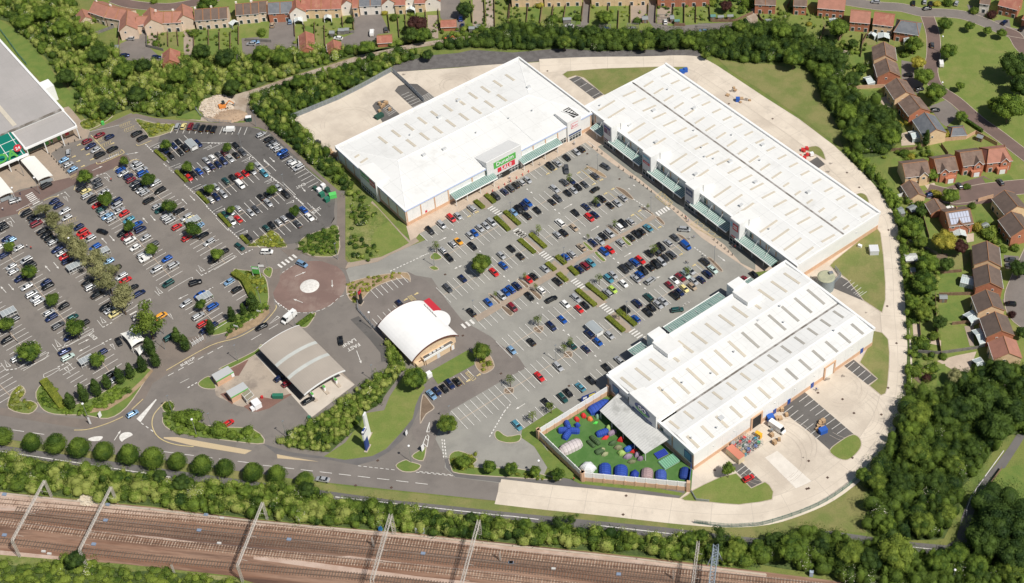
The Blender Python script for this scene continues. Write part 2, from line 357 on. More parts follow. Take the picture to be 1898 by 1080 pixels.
sheet('service_yard','F 921,928 1117,951.6 1286.5,968 1345,973 1418,968 1481,949 1532,926 1580,893.5 1608,864 1646,825 1661,788 1676,742 1682,692 1681,641 1673,555 1671,497.6 1661,409 1646,384 1620,346 1595,318 1570,293 1547,270 1481,220 1418,180 1345,131.5 1314,114 1269,107.5 1193,107.5 1092,109 978,116 950,115 849,125 735,133 727,131.5 627,184.6 541,220 556,227.6 579,253 596,275 625,300 750,375 1097,250 1480,510 1126,720 1200,800 1284,871 1281,908 1274,911 1256,926 1117,911 925,894','conc',-.01)
RING='F 923,911 1020,922 1117,931.5 1200,941 1265,948 1345,953.5 1418,949 1478,931 1528,908 1575,873 1603,843 1628,808 1645,778 1658,738 1664,690 1663,641 1659,600 1656,555 1654,497.6 1644,415 1629,392 1603,352 1578,326 1553,301 1530,280 1481,243 1418,200 1345,151 1300,122 1269,115 1193,117 1092,118 1000,122'
ring=smoothline(pp(RING),False,3)
o=MB().strip(ring,9.6,.055).build('ring_road',M['concring']);o['kind']='structure'
b=MB();acc=0
for i in range(1,len(ring)):
 d=ring[i]-ring[i-1];l=np.linalg.norm(d);acc+=l
 if acc>11:
  acc=0;t=d/l;nn=np.array([-t[1],t[0]]);b.strip([ring[i]-nn*4.8,ring[i]+nn*4.8],.14,.066)
b.strip(ring,.12,.064,off=4.85);b.strip(ring,.12,.064,off=-.05)
o=b.build('concrete_joints',mat('joint',(.48,.42,.35),None,famt=.1));o['kind']='structure'
mwhite=mat('bleached_concrete',(.70,.65,.58),(.65,.60,.53),.3,2,.05)
o=MB().sheet(pp('D4 0,150 90,100 360,340 240,390'),.05).build('repaired_concrete',mwhite);o['kind']='structure'
sheet('gravel_bank','F 725,126 738,113 761,105 849,98 875,92 950,97 1031,90 1117,92 1294,92 1302,109 1269,106 1193,106 1092,108 978,115 849,124 735,133','gravel',.0)
for s in('D3 580,545 650,500 820,640 755,685','F 1443,757 1492,727 1583,805 1538,834 1500,800','D3 440,-50 560,-105 785,25 720,68','C1 455,580 520,555 710,690 640,725','C4 1630,200 1720,185 1870,330 1790,370','D2 310,125 385,80 450,130 375,175','B1 1035,665 1060,630 1130,612 1200,615 1330,715 1170,790','B1 870,775 895,745 960,732 1075,840 945,895'):
 sheet('parking_apron',s,'asphdark',.04)
for s,m,sm in(('C1 402,545 440,520 700,500 1100,487 1320,488 1330,500 1290,540 1200,560 720,700 700,690 560,570 500,555 440,575','drylawn',False),('D2 470,880 500,845 815,590 850,640 870,800 885,1000 885,1130 D3 860,160 800,120 720,68 D2 600,980','drylawn',False),('D3 690,520 770,370 790,285 860,300 905,350 915,450 912,560 900,700 885,750 850,765 760,690 820,640','drylawn',False),('D4 470,95 560,20 640,-20 690,0 710,50 690,100 640,150 590,172 520,150','lawn',True),('C4 1345,395 1440,345 1560,290 1680,262 1790,370 1890,325 1925,350 1955,400 1945,460 1850,480 1700,498 1600,492 1480,480 1300,468 1270,450 1320,420','lawn',False),('D2 290,25 370,0 420,30 445,90 440,105 380,70','drylawn',True),('D2 660,365 700,345 745,365 765,420 730,412','drylawn',True)):
 bed('grass_island',s,m,.1,sm)
sheet('lawn','F 722,735 745,700 757,682 775,700 788,718 777,735 770,752 765,775 745,800 715,832 690,845 640,852 600,846 640,820 680,765 712,760','lawn',.012)
sheet('lawn','F 796,689 868,648 893,668 812,712','lushlawn',.02)
sheet('lawn','F 687,450 695,425 720,410 740,430 758,450 740,460 706,476 692,465','lawn',.02)
sheet('rough_bank','F 640,353 680,370 700,385 740,430 758,450 706,476 650,486 641,470','rough',.008)
sheet('verge','F -300,755 0,813 100,827 212,843 316,858 480,878 622,899 723,910 850,923 950,936 1092,951 1231,967 1345,976 1420,970 1490,950 1545,925 1590,892 1612,920 1616,965 1600,985 1540,984 1494,986 1440,993 1400,997 1300,986 1231,977 1092,964 950,950 849,939 723,926 622,912 480,893 316,870 177,850 0,825 -300,785','drylawn',.006)
sheet('lawn','F 1330,108 1360,115 1420,118 1500,130 1520,180 1550,230 1562,275 1500,228 1418,172 1350,128','drylawn',.004)
sheet('lawn','F 1420,968 1481,950 1545,925 1590,892 1612,920 1616,965 1604,988 1540,983 1494,986 1440,993 1350,985 1350,976','drylawn',.02)
sheet('green','D1 1270,300 1290,180 1370,140 1480,155 1600,190 1750,260 1850,330 1880,410 1898,700 1950,1100 1830,1060 1660,920 1540,820 1330,660 1270,560','lawn',.02)
sheet('lawn','F 0,38 30,55 70,95 110,150 150,190 140,210 120,190 0,80','lushlawn',.01)
sheet('meadow','F 1820,930 1850,870 1898,860 1960,870 1960,960 1880,940','lushlawn',.02)
sheet('tent_lawn','T 60,400 770,-20 900,-20 F 1284,871 1281,905 T 570,880','turf',.03)
sheet('grass_strip','C3 110,1015 360,850 415,890 230,1010 235,1090 C4 320,130 540,300 850,330 1290,410 1270,430 1000,390 600,350 530,340 300,230 200,70 C3 100,1068','lushlawn',.02)
sheet('roundabout_verge','F 1250,1100 1250,1200','grass',0)if False else None
BEDS=[('A1 990,870 1130,900 1270,910 1290,950 1110,1010 1070,975','rough'),('A1 580,900 690,850 830,850 650,955','rough'),('P4 900,500 1160,340 1310,500 1280,525 1080,520 900,520','rough'),('P4 1440,500 1520,400 1840,290 1885,340 1880,600 1620,625 1480,560','rough'),('F 432,503 450,500 480,505 495,520 497,565 470,590 430,612 395,622 385,612 440,580 462,560','lushlawn'),('P4 1050,800 1100,740 1160,760 1130,860','lushlawn'),('F 66,727 88,706 112,735 121,752 160,742 210,715 248,682 281,684 270,705 235,755 200,776 157,770 100,768 75,755','lushlawn'),('A3 70,770 100,720 160,690 190,740 150,800 230,800 280,840 210,900 60,860','rough'),('F 303,770 330,765 350,780 400,790 470,795 490,822 430,818 340,805 305,790','lushlawn'),('B2 690,1010 850,960 1000,935 1130,930 1150,1000 1100,970 950,1010 860,1060 B3 800,60 750,90 690,40','mulch'),('F 884,662 905,655 917,678 905,690 892,692 880,676','mulch'),('F 783,731 800,748 805,757 790,768 778,785','soil'),('E 880,760 1060,640 1085,640 1040,825','lushlawn'),('E 670,880 800,805 870,830 1015,880 930,965 760,965','lushlawn'),('F 832,845 850,835 885,850 880,865 960,868 1010,880 1040,890 940,885 850,878 836,868','lushlawn'),('C3 -90,1030 -60,1020 0,1060 C4 100,-20 90,30 20,45 -60,30 C3 -90,1068','lushlawn'),('C2 575,145 650,170 725,220 715,235 640,200','mulch'),('C2 790,300 860,320 930,390 900,390 830,340','soil'),('C2 980,455 1000,450 1075,500 1060,508','soil'),('C2 1085,525 1110,520 1155,565 1140,580','soil'),('C2 1235,645 1290,660 1340,710 1320,715','soil'),('C2 1465,820 1500,825 1580,910 1560,920 1500,860','soil'),('B2 1290,820 1330,780 1385,820 1330,840','lushlawn'),('B2 1285,890 1330,880 1360,905 1320,915','lushlawn'),('Q3 745,690 770,680 880,770 850,795','soil'),('Q3 1055,540 1085,510 1190,590 1160,620','soil'),('Q3 880,830 915,810 1020,885 970,925','soil'),('Q3 1190,640 1225,620 1330,710 1290,740','soil'),('Q2 265,945 300,940 400,1020 380,1040','soil'),('Q4 125,230 165,215 260,300 215,325','lushlawn'),('Q4 425,65 460,50 545,125 500,150','lushlawn'),('Q4 0,120 30,110 120,190 80,205','lushlawn'),('Q5 1240,40 1330,20 1350,60 1310,105 1250,80','soil'),('Q5 1580,310 1650,300 1670,340 1650,375 1575,365','soil'),('Q5 920,710 1010,700 1025,740 1000,770 920,765','soil'),('S 110,460 460,290 530,215 560,250 490,320 230,460 120,480','lushlawn'),('P6 1430,365 1600,240 1635,250 1560,370 1500,400','lushlawn'),('P6 335,1010 450,930 500,980 540,1068 400,1068','lushlawn'),('A3 1185,830 1250,800 1280,850 1250,890 1200,880','lushlawn')]
for s,m in BEDS:bed('planting_bed',s,m,.13,True)
sheet('mulch_bank','F 167,766 200,760 240,735 265,712 284,688 281,684 262,705 235,730 205,748 170,755','mulch',.15)
sheet('mulch_bank','F 428,610 470,592 497,566 500,580 480,602 440,622 418,630','mulch',.15)
sheet('buff_verge','A4 1200,0 1300,0 1845,98 1795,125 1400,60 1200,10','buff',.02)
sheet('buff_verge','B4 170,125 300,150 480,180 300,165 175,155','buff',.02)
RLY='F -300,875 0,911 141,926 278,939 468,962 647,979 786,990 930,1005 1117,1025 1256,1040 1420,1060 1560,1078 1900,1115 1900,1400 1000,1250 560,1110 430,1067 228,1045 0,1028 -300,990'
sheet('railway_ballast',RLY,'ballast',.0)
sheet('ballast_strip','F -300,895 0,913 141,928 278,941 468,964 786,992 930,1007 1117,1027 1420,1062 1420,1070 1117,1038 930,1018 786,1000 468,972 278,955 141,945 100,942 60,948 0,946 -300,918','ballastpale',.01)
sheet('ballast_strip','B4 0,870 200,885 500,925 870,975 1200,1020 1500,1050 1898,1100 1898,1130 1300,1060 900,1020 500,965 150,915 0,895','ballastpale',.01)
sheet('ballast_strip','B4 580,880 700,870 900,895 1100,925 900,915 700,895','ballastpale',.01)
sheet('ballast_strip','A4 960,715 1150,730 1440,770 1300,770 1100,745','ballastpale',.01)
sheet('ballast_strip','A4 0,830 300,860 700,900 700,940 300,900 0,870','ballastpale',.01)
sheet('rough_grass','F -300,990 0,1028 228,1047 430,1070 560,1110 560,1300 -300,1300','rough',.02)
MT_RAIL=plain('rail_steel',(.22,.165,.13),.5,.5);MT_SLP=mat('sleeper',(.46,.35,.27),(.26,.17,.12),.5,4,.15);MT_SLPD=mat('sleeper_dark',(.15,.105,.08),(.21,.15,.11),.5,4,.2)
TRK=(('F -200,907 0,929 240,951 480,974 715,1000 950,1027.5 1193,1052 1420,1076 1600,1096',0),('F -200,935 0,954 253,982 480,1004 698,1025 950,1053 1193,1083 1400,1108',1),('F -200,950 0,968 126,985 253,1000 480,1025 698,1045 950,1073 1193,1102',0),('F -200,985 0,1002 126,1017 253,1032 480,1053 698,1072 900,1095',1),('F 30,945 253,968 480,990 698,1011 950,1040 1193,1067 1400,1091',1))
for s,dk in TRK:
 P=smoothline(pp(s),False,4);b=MB();b2=MB();acc=0
 for sgn in(-1,1):
  for i in range(len(P)-1):
   d=P[i+1]-P[i];l=np.linalg.norm(d);t=d/l;nn=np.array([-t[1],t[0]])*sgn*.75;c=(P[i]+P[i+1])/2+nn
   b.box((c[0],c[1],.3),(l+.02,.1,.16),math.atan2(d[1],d[0]))
 for i in range(len(P)-1):
  d=P[i+1]-P[i];l=np.linalg.norm(d);t=d/l;s_=acc
  while s_<l:
   c=P[i]+t*s_;b2.box((c[0],c[1],.13),(.3,2.7,.18),math.atan2(d[1],d[0]));s_+=.9
  acc=s_-l
 o=b.build('rails',MT_RAIL);o['kind']='structure';o=b2.build('sleepers',MT_SLPD if dk else MT_SLP);o['kind']='structure'
b=MB()
b.wall(pp('F -200,890 0,914 278,944 468,966 786,995 950,1012 1180,1036 1420,1066'),.5,0,.25)
o=b.build('cable_trough',M['kerb']);o['kind']='structure'
o=MB().strip(smoothline(pp('F 470,172 500,160 560,140 620,122 680,103 740,90 800,80 860,72 900,66 908,40 907,0 907,-60')),3.2,.07).build('dirt_track',M['track']);o['kind']='structure'
sheet('works_ground','A1 1370,880 1520,850 1500,740 1700,700 1898,640 1898,680 1810,760 1800,820 1850,880 1560,895','track',.02)
sheet('verge','A1 1290,860 1390,790 1480,840 1470,880','lushlawn',.022)
sheet('residential_ground','F 205,-200 205,20 222,105 300,112 400,95 480,95 610,88 735,82 770,62 900,58 1050,60 1180,62 1340,60 1425,45 1480,68 1500,95 1560,130 1570,150 1630,190 1665,230 1672,270 1650,300 1670,400 1686,560 1690,700 1740,780 1760,720 1898,680 2400,680 2400,-300','lawn',-.02)
ROADS=(('D1 580,5 700,25 850,45 1000,55 1150,90 1300,95 1450,110 1600,160 1760,225 1960,260',6.2,'asphbrown'),('D1 1190,120 1230,250 1235,400 1215,520 1260,640 1400,740 1560,880 1700,980 1830,1080 1960,1180',5.6,'brownroad'),('D1 1750,225 1830,260 1880,340 1960,420',6,'brownroad'),('A1 830,-10 930,25 1080,45 1250,50 1420,20 1600,-20',5.5,'brownroad'),('D2 1190,330 1400,370 1620,330 1898,300 2100,290',8,'brownroad'),('D2 1990,760 1880,1000 D3 1840,60 1870,170 1960,240',8,'asphbrown'))
RZ=[]
for s,wd,m in ROADS:
 RZ.append(0)
 P=smoothline(pp(s));o=MB().strip(P,wd,.085+.003*len(RZ)).build('road',M[m]);o['kind']='structure'
 o=MB().wall([p for p in P],.01,.0,.001).build('road_crown',M[m])if False else None
 b=MB();b.strip(P,.25,.105+.003*len(RZ),off=wd/2+.1);b.strip(P,.25,.106+.003*len(RZ),off=-wd/2-.1);o=b.build('kerb',M['kerb']);o['kind']='structure'
sheet('driveway','D2 1340,300 1600,220 1730,290 1898,260 1898,330 1640,420 1400,440 1300,420 1160,330','brownroad',.012)
for s in('A1 880,320 1075,230 1075,330 1200,440 1000,450 870,430','A1 1770,280 1900,270 1898,400 1780,410','B1 120,130 280,130 330,350 0,370 -80,300 0,280 110,280','B1 730,90 920,75 1000,240 910,250 900,330 640,350 640,280 740,240','B1 1350,-60 1500,-60 1560,230 1480,230 1370,130','C1 560,-60 610,-60 600,170 540,220 480,210 550,150','C1 1040,0 1090,0 1090,170 1200,190 1500,170 1680,160 1640,230 1490,240 1100,230 1030,150','D1 1000,440 1100,460 1090,580 1170,600 1120,690 1000,600','D1 1200,780 1330,730 1430,830 1330,930 1290,900','D1 1480,30 1560,60 1640,60 1600,130 1500,90','D1 1680,150 1790,140 1800,200 1720,200','D2 1750,800 1860,810 1860,900 1760,900','D3 1740,60 1898,20 1898,180 1800,200'):
 sheet('driveway',s,'asphbrown',.014)
sheet('track','D1 -60,170 50,0 90,-60 -20,-60 C1 1740,150 1800,200 1820,210','track',.014)
rg=random.Random(5)
for base,y0,y1,xs in(('A1',215,350,(1080,1160,1230,1310)),('A1',225,420,(1340,1425,1525,1605,1690,1750)),('B1',190,320,(300,370,450,520)),('B1',110,280,(1060,1110,1180,1270,1360)),('B1',-10,200,(1560,1600,1690)),('B1',-10,190,(1770,1870,1960)),('C1',40,180,(30,145,240,330,420,545)),('C1',20,170,(610,740,810,900,1030)),('C1',20,170,(1095,1215,1295,1385,1480)),('C1',20,130,(1480,1600,1720)),('D1',60,300,(-60,160,310,430)),('D1',240,330,(560,720,820,950)),):
 for i in range(len(xs)-1):
  m=rg.choice(['lushlawn','lawn','drylawn','lushlawn','pave'])
  sheet('garden',f'{base} {xs[i]+6},{y0} {xs[i+1]-6},{y0} {xs[i+1]-6},{y1} {xs[i]+6},{y1}',m,.008)
for s,m in(('D1 620,655 850,660 850,740 760,790 640,700','lushlawn'),('D1 990,980 1060,960 1100,1060 1000,1068','palepave'),('D2 870,190 990,350 930,380 860,240','lawn'),('D2 1130,490 1200,560 1200,700 1100,560','lushlawn'),('D2 1340,800 1500,790 1470,890 1380,910','drylawn'),('D2 1270,940 1400,920 1440,1068 1260,1068','lushlawn'),('D3 1270,100 1440,70 1470,210 1280,220','lushlawn'),('D3 1280,290 1420,265 1500,420 1300,430','lawn'),('D3 1400,470 1550,440 1490,600 1420,600 1260,510','palepave'),('D3 1260,540 1320,530 1340,700 1260,740','lushlawn'),('D2 1530,490 1650,490 1680,620 1550,560','lushlawn'),('D2 1100,130 1290,50 1310,100 1180,150','lushlawn'),('D1 620,420 730,400 720,480 600,500','lushlawn'),('D2 1590,230 1700,270 1700,320 1640,320','lushlawn')):
 sheet('garden',s,m,.01)
MTY=mat('tyre_mark',(.44,.385,.32),(.50,.44,.37),.8,5,.2);MST=mat('oil_stain',(.22,.19,.16),(.34,.29,.24),.9,5,.25)
b=MB();rw=random.Random(4)
for t,x,y,r0,n in(('B1',1460,620,6,3),('C1',1500,600,7,2),('D4',120,60,9,1),('D3',640,900,10,2),('D3',560,700,8,2),('D2',560,150,8,3),('D4',20,140,12,2),('B1',700,900,9,2)):
 c=G(T(t,x,y))
 for k in range(n):
  a0=rw.uniform(0,6.3);rr=r0*rw.uniform(.6,1.2);sp=rw.uniform(1.5,3.5)
  for o_ in(0,1.5):b.strip([c+np.array([math.cos(a0+sp*i/14),math.sin(a0+sp*i/14)])*(rr+o_)for i in range(15)],.10,.07+.001*k)
o=b.build('tyre_marks',MTY);o['kind']='structure'
b=MB();i=0
for s in('D3 740,155,9','D3 450,640,22','D3 380,720,12','C1 1650,665,26','C1 1745,728,24','D2 460,190,16','D2 480,130,14','D3 130,40,10','B1 960,760,12','C4 1700,300,8','D4 280,150,7','D3 240,560,20','B1 1100,545,14','D2 1010,300,6','D3 570,620,14'):
 t,q=s.split();x,y,r_=map(float,q.split(','));c=G(T(t,x,y));r_=r_/3.954*.19;i+=1
 b.sheet([c+np.array([math.cos(a),.8*math.sin(a)])*r_*(1+.25*math.sin(3*a+i)+.15*math.sin(5*a))for a in np.linspace(0,6.283,25)[:-1]],.062+.0008*i)
o=b.build('ground_stains',MST);o['kind']='structure'
b=MB()
for s in('D3 568,790','D3 652,892','D3 963,380','D4 320,175','D3 895,108','D3 902,707','D3 852,903','D4 458,297','D4 305,380','D4 320,376','D4 640,152','C4 1520,242','C4 872,430','C4 850,568','C1 1625,760','C1 295,520','D2 600,198','D2 690,305','D2 905,618','D3 388,743','Q2 405,425','Q3 268,466','Q5 463,130','Q5 882,547','Q5 1630,683','D1 55,870','B4 1010,370','B4 748,355','B4 910,172','Q1 1830,148'):
 c=pp(s)[0];b.box((c[0],c[1],.09),(.75,.75,.02),AX)
o=b.build('drain_covers',plain('iron_cover',(.09,.055,.04),.7));o['kind']='structure'
for s,m in(('D3 1040,-20 1250,0 1260,90 1130,110','lushlawn'),('D2 1130,590 1200,640 1190,720 1150,700','lushlawn'),('D3 1080,235 1130,240 1140,340 1090,350','palepave'),('D3 1140,330 1290,360 1290,400 1150,370','palepave'),('D3 1090,540 1170,560 1140,680 1090,640','soil'),('D2 1040,700 1100,690 1100,790 1040,790','soil'),('D2 1260,790 1340,790 1330,900 1250,890','soil'),('D3 1180,470 1230,490 1240,600 1200,620','drylawn'),('D3 1260,760 1330,780 1310,830 1260,830','pathgrey'),('D2 1470,650 1530,640 1530,700 1480,710','palepave'),('D3 1460,255 1530,250 1530,400 1500,400','pave'),('D1 580,340 610,380 600,420 570,400','palepave'),('D1 830,720 900,700 980,780 880,790','palepave'),('D2 1170,290 1240,270 1260,310 1200,330','palepave'),('D2 1680,230 1790,210 1850,280 1780,290','lushlawn'),('D2 1780,360 1898,330 1898,400 1830,400','lawn'),('D2 1760,920 1860,900 1898,980 1780,990','lushlawn'),('D2 980,310 1020,300 1040,370 1000,375','palepave'),('D1 420,140 480,200 470,280 430,290','drylawn'),('D1 1200,440 1260,600 1200,640','grass')):
 sheet('garden',s,m,.012)
# MARKINGS (structure)
MK=MB();MY=MB()
ZM=.165
def seg(p,q,wd=.2,mb=None,z=ZM):(mb or MK).strip([p,q],wd,z)
def dash(s,on,off,wd=.15,mb=None):
 P=pp(s)if isinstance(s,str)else s
 for i in range(len(P)-1):
  d=P[i+1]-P[i];l=np.linalg.norm(d);t=d/l;a=0
  while a<l:seg(P[i]+t*a,P[i]+t*min(a+on,l),wd,mb);a+=on+off
def line(s,wd=.14,mb=None,sm=False):
 P=pp(s)
 if sm:P=smoothline(P)
 (mb or MK).strip(P,wd,ZM+.001)
def bays(a,b,dvec,n=None,depth=4.8,dbl=True,sp=2.5,skip=(),spine=True,edge=0):
 """parking bays along a->b (ground points); dvec is the direction of the bay lines"""
 a,b=G(a),G(b);d=b-a;L=np.linalg.norm(d);t=d/L;dv=dvec/np.linalg.norm(dvec)
 n=n or max(1,round(L/(sp/abs(t[0]*dv[1]-t[1]*dv[0]))));st=L/n
 for i in range(n+1):
  if i in skip:continue
  c=a+t*st*i
  seg(c-dv*depth if dbl else c,c+dv*depth)
 if spine and dbl:MK2.strip([a,b],.2,ZM+.003)
MK2=MB()
def hv(t,x0,y0,x1,y1):return G(T(t,x1,y1))-G(T(t,x0,y0))
DR=hv('Q5',405,915,660,1190)
DL=hv('P1',1545,995,1668,928)
DD=hv('P2',300,597,440,740)
DD2=hv('P2',297,597,375,770)
DT=hv('P2',545,285,575,215)
DE=hv('P2',990,345,1100,290)
f=lambda t,x,y:T(t,x,y)
bays((852,779),(1136,607),DR,skip=(9,));bays((934,648),(1072,565),DR);bays((1108,543),(1262,452),DR);bays((1170,586),(1312,497),DR)
bays((822,547),(985,456),DR);bays((1010,442),(1150,363),DR);bays((820,477),(925,419),DR);bays((962,401),(1100,323),DR)
bays((779,434),(866,385),DR,dbl=False);bays((902,364),(1010,304),DR,dbl=False);bays((1012,301),(1090,262),DR,dbl=False)
bays((944.7,784),(1148,657),DR,dbl=False)
wl=[T('Q3',590,960),T('Q3',1270,550)]
bays(T('Q3',600,930),T('Q3',1440,430),-DR,dbl=False);bays(T('Q3',630,985),T('Q3',1520,490),DR,dbl=False)
bays(T('Q3',1600,340),T('Q2',760,825),-DR,dbl=False);bays(T('Q3',1650,400),T('Q2',800,880),DR,dbl=False)
bays(T('B2',860,1062),T('B2',1080,950),DR,dbl=False,n=6);bays((790,727),(866,685),DR,dbl=False);bays(T('R',0,345),T('R',330,140),DR,dbl=False,depth=4)
bays(T('P1',1385,620),T('P4',640,700),DL);bays(T('P1',960,820),T('P3',1880,860),DL);bays(T('P3',310,60),T('P5',1370,240),DL);bays((-60,384),T('P5',880,520),DL)
bays((-60,525),T('P5',400,790),DL);bays((-60,650),(20,735),DL)
bays(T('P6',330,130),T('P6',560,400),DL);bays(T('P5',650,880),T('P5',860,1090),DL,dbl=False,depth=4.8);bays(T('P4',580,930),T('P4',760,1110),DL,dbl=False);bays(T('P5',1080,720),T('P5',1200,880),DL)
bays((303,291),(352,262),DD);bays((345,328),(447,277),DD);bays((374,372),(500,306),DD);bays((412,416),(536,350),DD);bays((470,447),(582,388),DD)
bays(T('P2',75,195),T('P2',880,215),-DT,dbl=False);bays(T('P2',1100,262),T('P2',1700,850),-DE,dbl=False)
for s,a,b_ in(('D3',(655,518,595,570),(775,612,712,662)),('D3',(318,760,250,810),(598,997,528,1045)),('D3',(205,840,140,890),(430,1035,365,1085)),('D3',(668,0,648,15),(745,2,685,42)),('C1',(540,575,485,605),(680,680,620,712)),('C4',(1750,205,1680,260),(1830,275,1760,330)),('D2',(630,985,570,1030),(705,1040,660,1075)),('B1',(1140,675,1085,700),(1240,755,1160,790)),('B1',(1290,680,1205,725),(1330,712,1250,755)),('B1',(995,768,950,800),(1050,812,990,850))):
 n=7 if a[0]in(318,)else 6 if a[0]==205 else 5 if s=='B1' else 3
 for i in range(n+1):
  k=i/n;q=[a[j]*(1-k)+b_[j]*k for j in range(4)];seg(G(T(s,q[0],q[1])),G(T(s,q[2],q[3])),.16)
def zebra(t,x0,y0,x1,y1,n,wx,wy,wd=.55):
 """n stripes between two points; (wx,wy) = a stripe's extent in survey pixels"""
 for i in range(n):
  k=i/(n-1);x=x0+(x1-x0)*k;y=y0+(y1-y0)*k
  seg(G(T(t,x-wx/2,y-wy/2)),G(T(t,x+wx/2,y+wy/2)),wd)
zebra('Q1',765,740,865,810,5,60,-35);zebra('Q1',1045,985,1150,1060,5,60,-35);zebra('Q3',1055,5,1140,55,4,60,-35);zebra('Q3',1330,230,1425,305,5,62,-38)
zebra('Q3',1680,530,1775,610,5,62,-38);zebra('Q4',215,805,315,885,5,62,-38);zebra('C3',915,290,990,345,5,45,-28);zebra('Q2',825,812,935,748,5,40,40,.8)
zebra('Q3',470,1035,565,990,3,45,45,.9);zebra('P1',320,950,400,1045,7,75,-40);zebra('P4',1240,730,1400,625,5,45,35,.8);zebra('P5',1465,240,1500,300,3,75,-40)
def arrow(t,x0,y0,x1,y1,wd=.22,hl=1.3):
 a,b=G(T(t,x0,y0)),G(T(t,x1,y1));d=b-a;l=np.linalg.norm(d);u=d/l;n=np.array([-u[1],u[0]])
 seg(a,b-u*hl,wd);MK.add([(*(b-u*hl-n*.42),ZM),(*(b-u*hl+n*.42),ZM),(*b,ZM)],[(0,2,1)])
for a in(('P1',1015,690,1130,640),('P1',1385,515,1525,490),('P2',1120,632,1058,575),('P2',1125,545,1185,600),('P2',218,1060,158,998),('P2',248,965,308,1025),('P2',1480,875,1522,925),('P3',1175,485,1115,420),('P3',1205,395,1262,460),('P3',1622,260,1567,198),('P3',1655,172,1712,238),('P3',552,790,495,725),('P3',590,690,648,762),('P3',70,1025,8,955),('P3',95,930,155,1000),('P5',862,585,985,525),('P5',990,600,865,665),('P6',230,35,118,90),('P4',1405,845,1525,795),('P4',1812,885,1815,968),('P6',1490,125,1385,85),('P4',1625,105,1568,68),('Q3',200,100,285,58),('Q3',400,390,365,410),('Q3',415,388,455,365),('Q1',1570,755,1670,698),('Q2',90,995,185,940),('Q4',455,275,540,225),('Q4',1485,262,1570,325),('Q4',800,510,855,490),('Q4',1100,810,1190,757),('Q5',1145,880,1040,945),('C3',1345,70,1290,102),('N',620,660,725,500),('S',1540,285,1590,420)):
 arrow(*a)
def tri(t,x,y,s=1.0,d=None):
 c=G(T(t,x,y));d=DR if d is None else d;u=d/np.linalg.norm(d);n=np.array([-u[1],u[0]])
 MK.add([(*(c+u*s),ZM),(*(c-u*s+n*.55*s),ZM),(*(c-u*s-n*.55*s),ZM)],[(0,1,2)])
for x in(('Q1',1175,545),('Q1',1220,580),('Q1',1480,770),('Q1',1525,808),('Q1',350,988),('Q1',395,1022),('Q3',655,218),('Q3',920,495),('Q3',970,540),('Q3',1288,790),('Q3',1340,835),('Q3',1750,20),('Q3',1803,62),('Q4',345,298),('Q4',395,343),('Q4',635,580),('Q4',690,627),('Q2',515,540),('Q2',570,503),('Q5',1575,80),('Q5',1628,128),('C3',650,478),('C3',685,512)):tri(*x,s=.65)
def give(t,x0,y0,x1,y1,x2,y2):
 """hollow give-way triangle"""
 P=[G(T(t,x0,y0)),G(T(t,x1,y1)),G(T(t,x2,y2))];MK.strip(P,.22,ZM,closed=True)
for x in(('P1',1145,765,1180,765,1202,815),('P1',695,980,730,980,750,1030),('P1',1690,440,1745,410,1750,435),('P2',395,455,480,410,485,430),('P2',820,590,905,545,905,570),('P2',80,665,165,625,172,645),('P2',1065,822,1140,780,1145,800),('P2',305,900,395,858,395,878),('P4',540,135,630,95,630,115),('P4',795,380,880,340,880,362),('P4',1310,48,1390,8,1390,30),('P4',340,725,375,790,412,780),('P3',80,255,120,240,140,298),('P3',1715,960,1755,1035,1790,1025),('P5',1100,280,1130,350,1168,340),('P5',603,530,638,612,675,600),('P5',52,760,80,832,118,822),('P5',1210,590,1240,580,1268,645),('P5',705,850,745,838,775,908),('P6',5,255,35,250,65,310),('P6',1125,360,1210,275,1235,290),('E',1090,440,1125,310,1125,435)):give(*x)
for s in('P1 1600,400 1690,490','P1 1800,615 1898,710','P2 445,388 600,392','P2 880,515 960,560','P2 0,650 75,715','P2 1120,745 1230,830','P2 190,845 300,945','P2 1390,975 1500,1060','P4 430,75 545,185','P4 670,320 790,432','P4 820,605 940,548','P4 375,835 490,780','P3 0,255 115,195','P5 1130,398 1240,340','P5 640,640 745,595','P5 70,868 205,850','P5 1120,575 1235,520','P5 635,835 750,780','P1 1060,745 1160,718','P1 630,965 720,925','Q2 560,650 690,735','Q4 1225,170 1360,270','Q3 0,270 90,235','P4 420,1010 505,965','P6 1190,110 1350,225','P6 225,1062 335,1000','B2 1000,922 1280,790','E 1290,535 1315,800','E 1320,540 1345,770','C3 -130,1068 -20,880 30,820'):
 dash(s,.8,.55,.38)
for s in('E 170,890 660,945','E 945,975 1450,1025','E 990,965 1420,1010'):dash(s,1.1,.7,.2)
for s in('B4 70,208 1300,350','A4 1200,108 1830,190'):dash(s,4,2.2,.2)
dash('P6 10,930 660,575',2.1,1.6,.25);dash('P6 920,538 1220,360',4.2,3,.2);dash('A3 -200,975 400,1060',4,3,.2);dash('N 1050,380 1280,545',1.2,1.2,.3);dash('P4 1265,805 1400,715',1,.8,.2)
dash('P6 1420,235 1560,240 1700,205 1800,150 1898,60 Q3 -660,640',1.4,1,.2)
for s in('P2 820,430 960,555 1130,745','P2 1140,750 1290,870','P2 1300,880 1500,1062','P4 1440,10 1648,200 1640,225 1600,215','P2 370,382 760,385','P1 1650,430 1760,382','P1 980,265 1310,190','P2 1290,480 1720,835','P2 440,465 600,392','P2 20,660 145,610','P2 250,895 372,840','P4 500,130 610,72','P4 740,375 845,322','P2 850,608 960,560','P2 1095,840 1195,790','P1 1165,718 1215,768','P1 715,925 765,980','P3 115,195 162,255','P5 1070,320 1130,395','P5 575,582 635,660','P5 10,790 70,870','P5 745,780 805,850','P4 318,772 375,838','P3 1700,1005 1755,1060','P4 750,535 820,610','P6 140,1010 240,960'):line(s,.16)
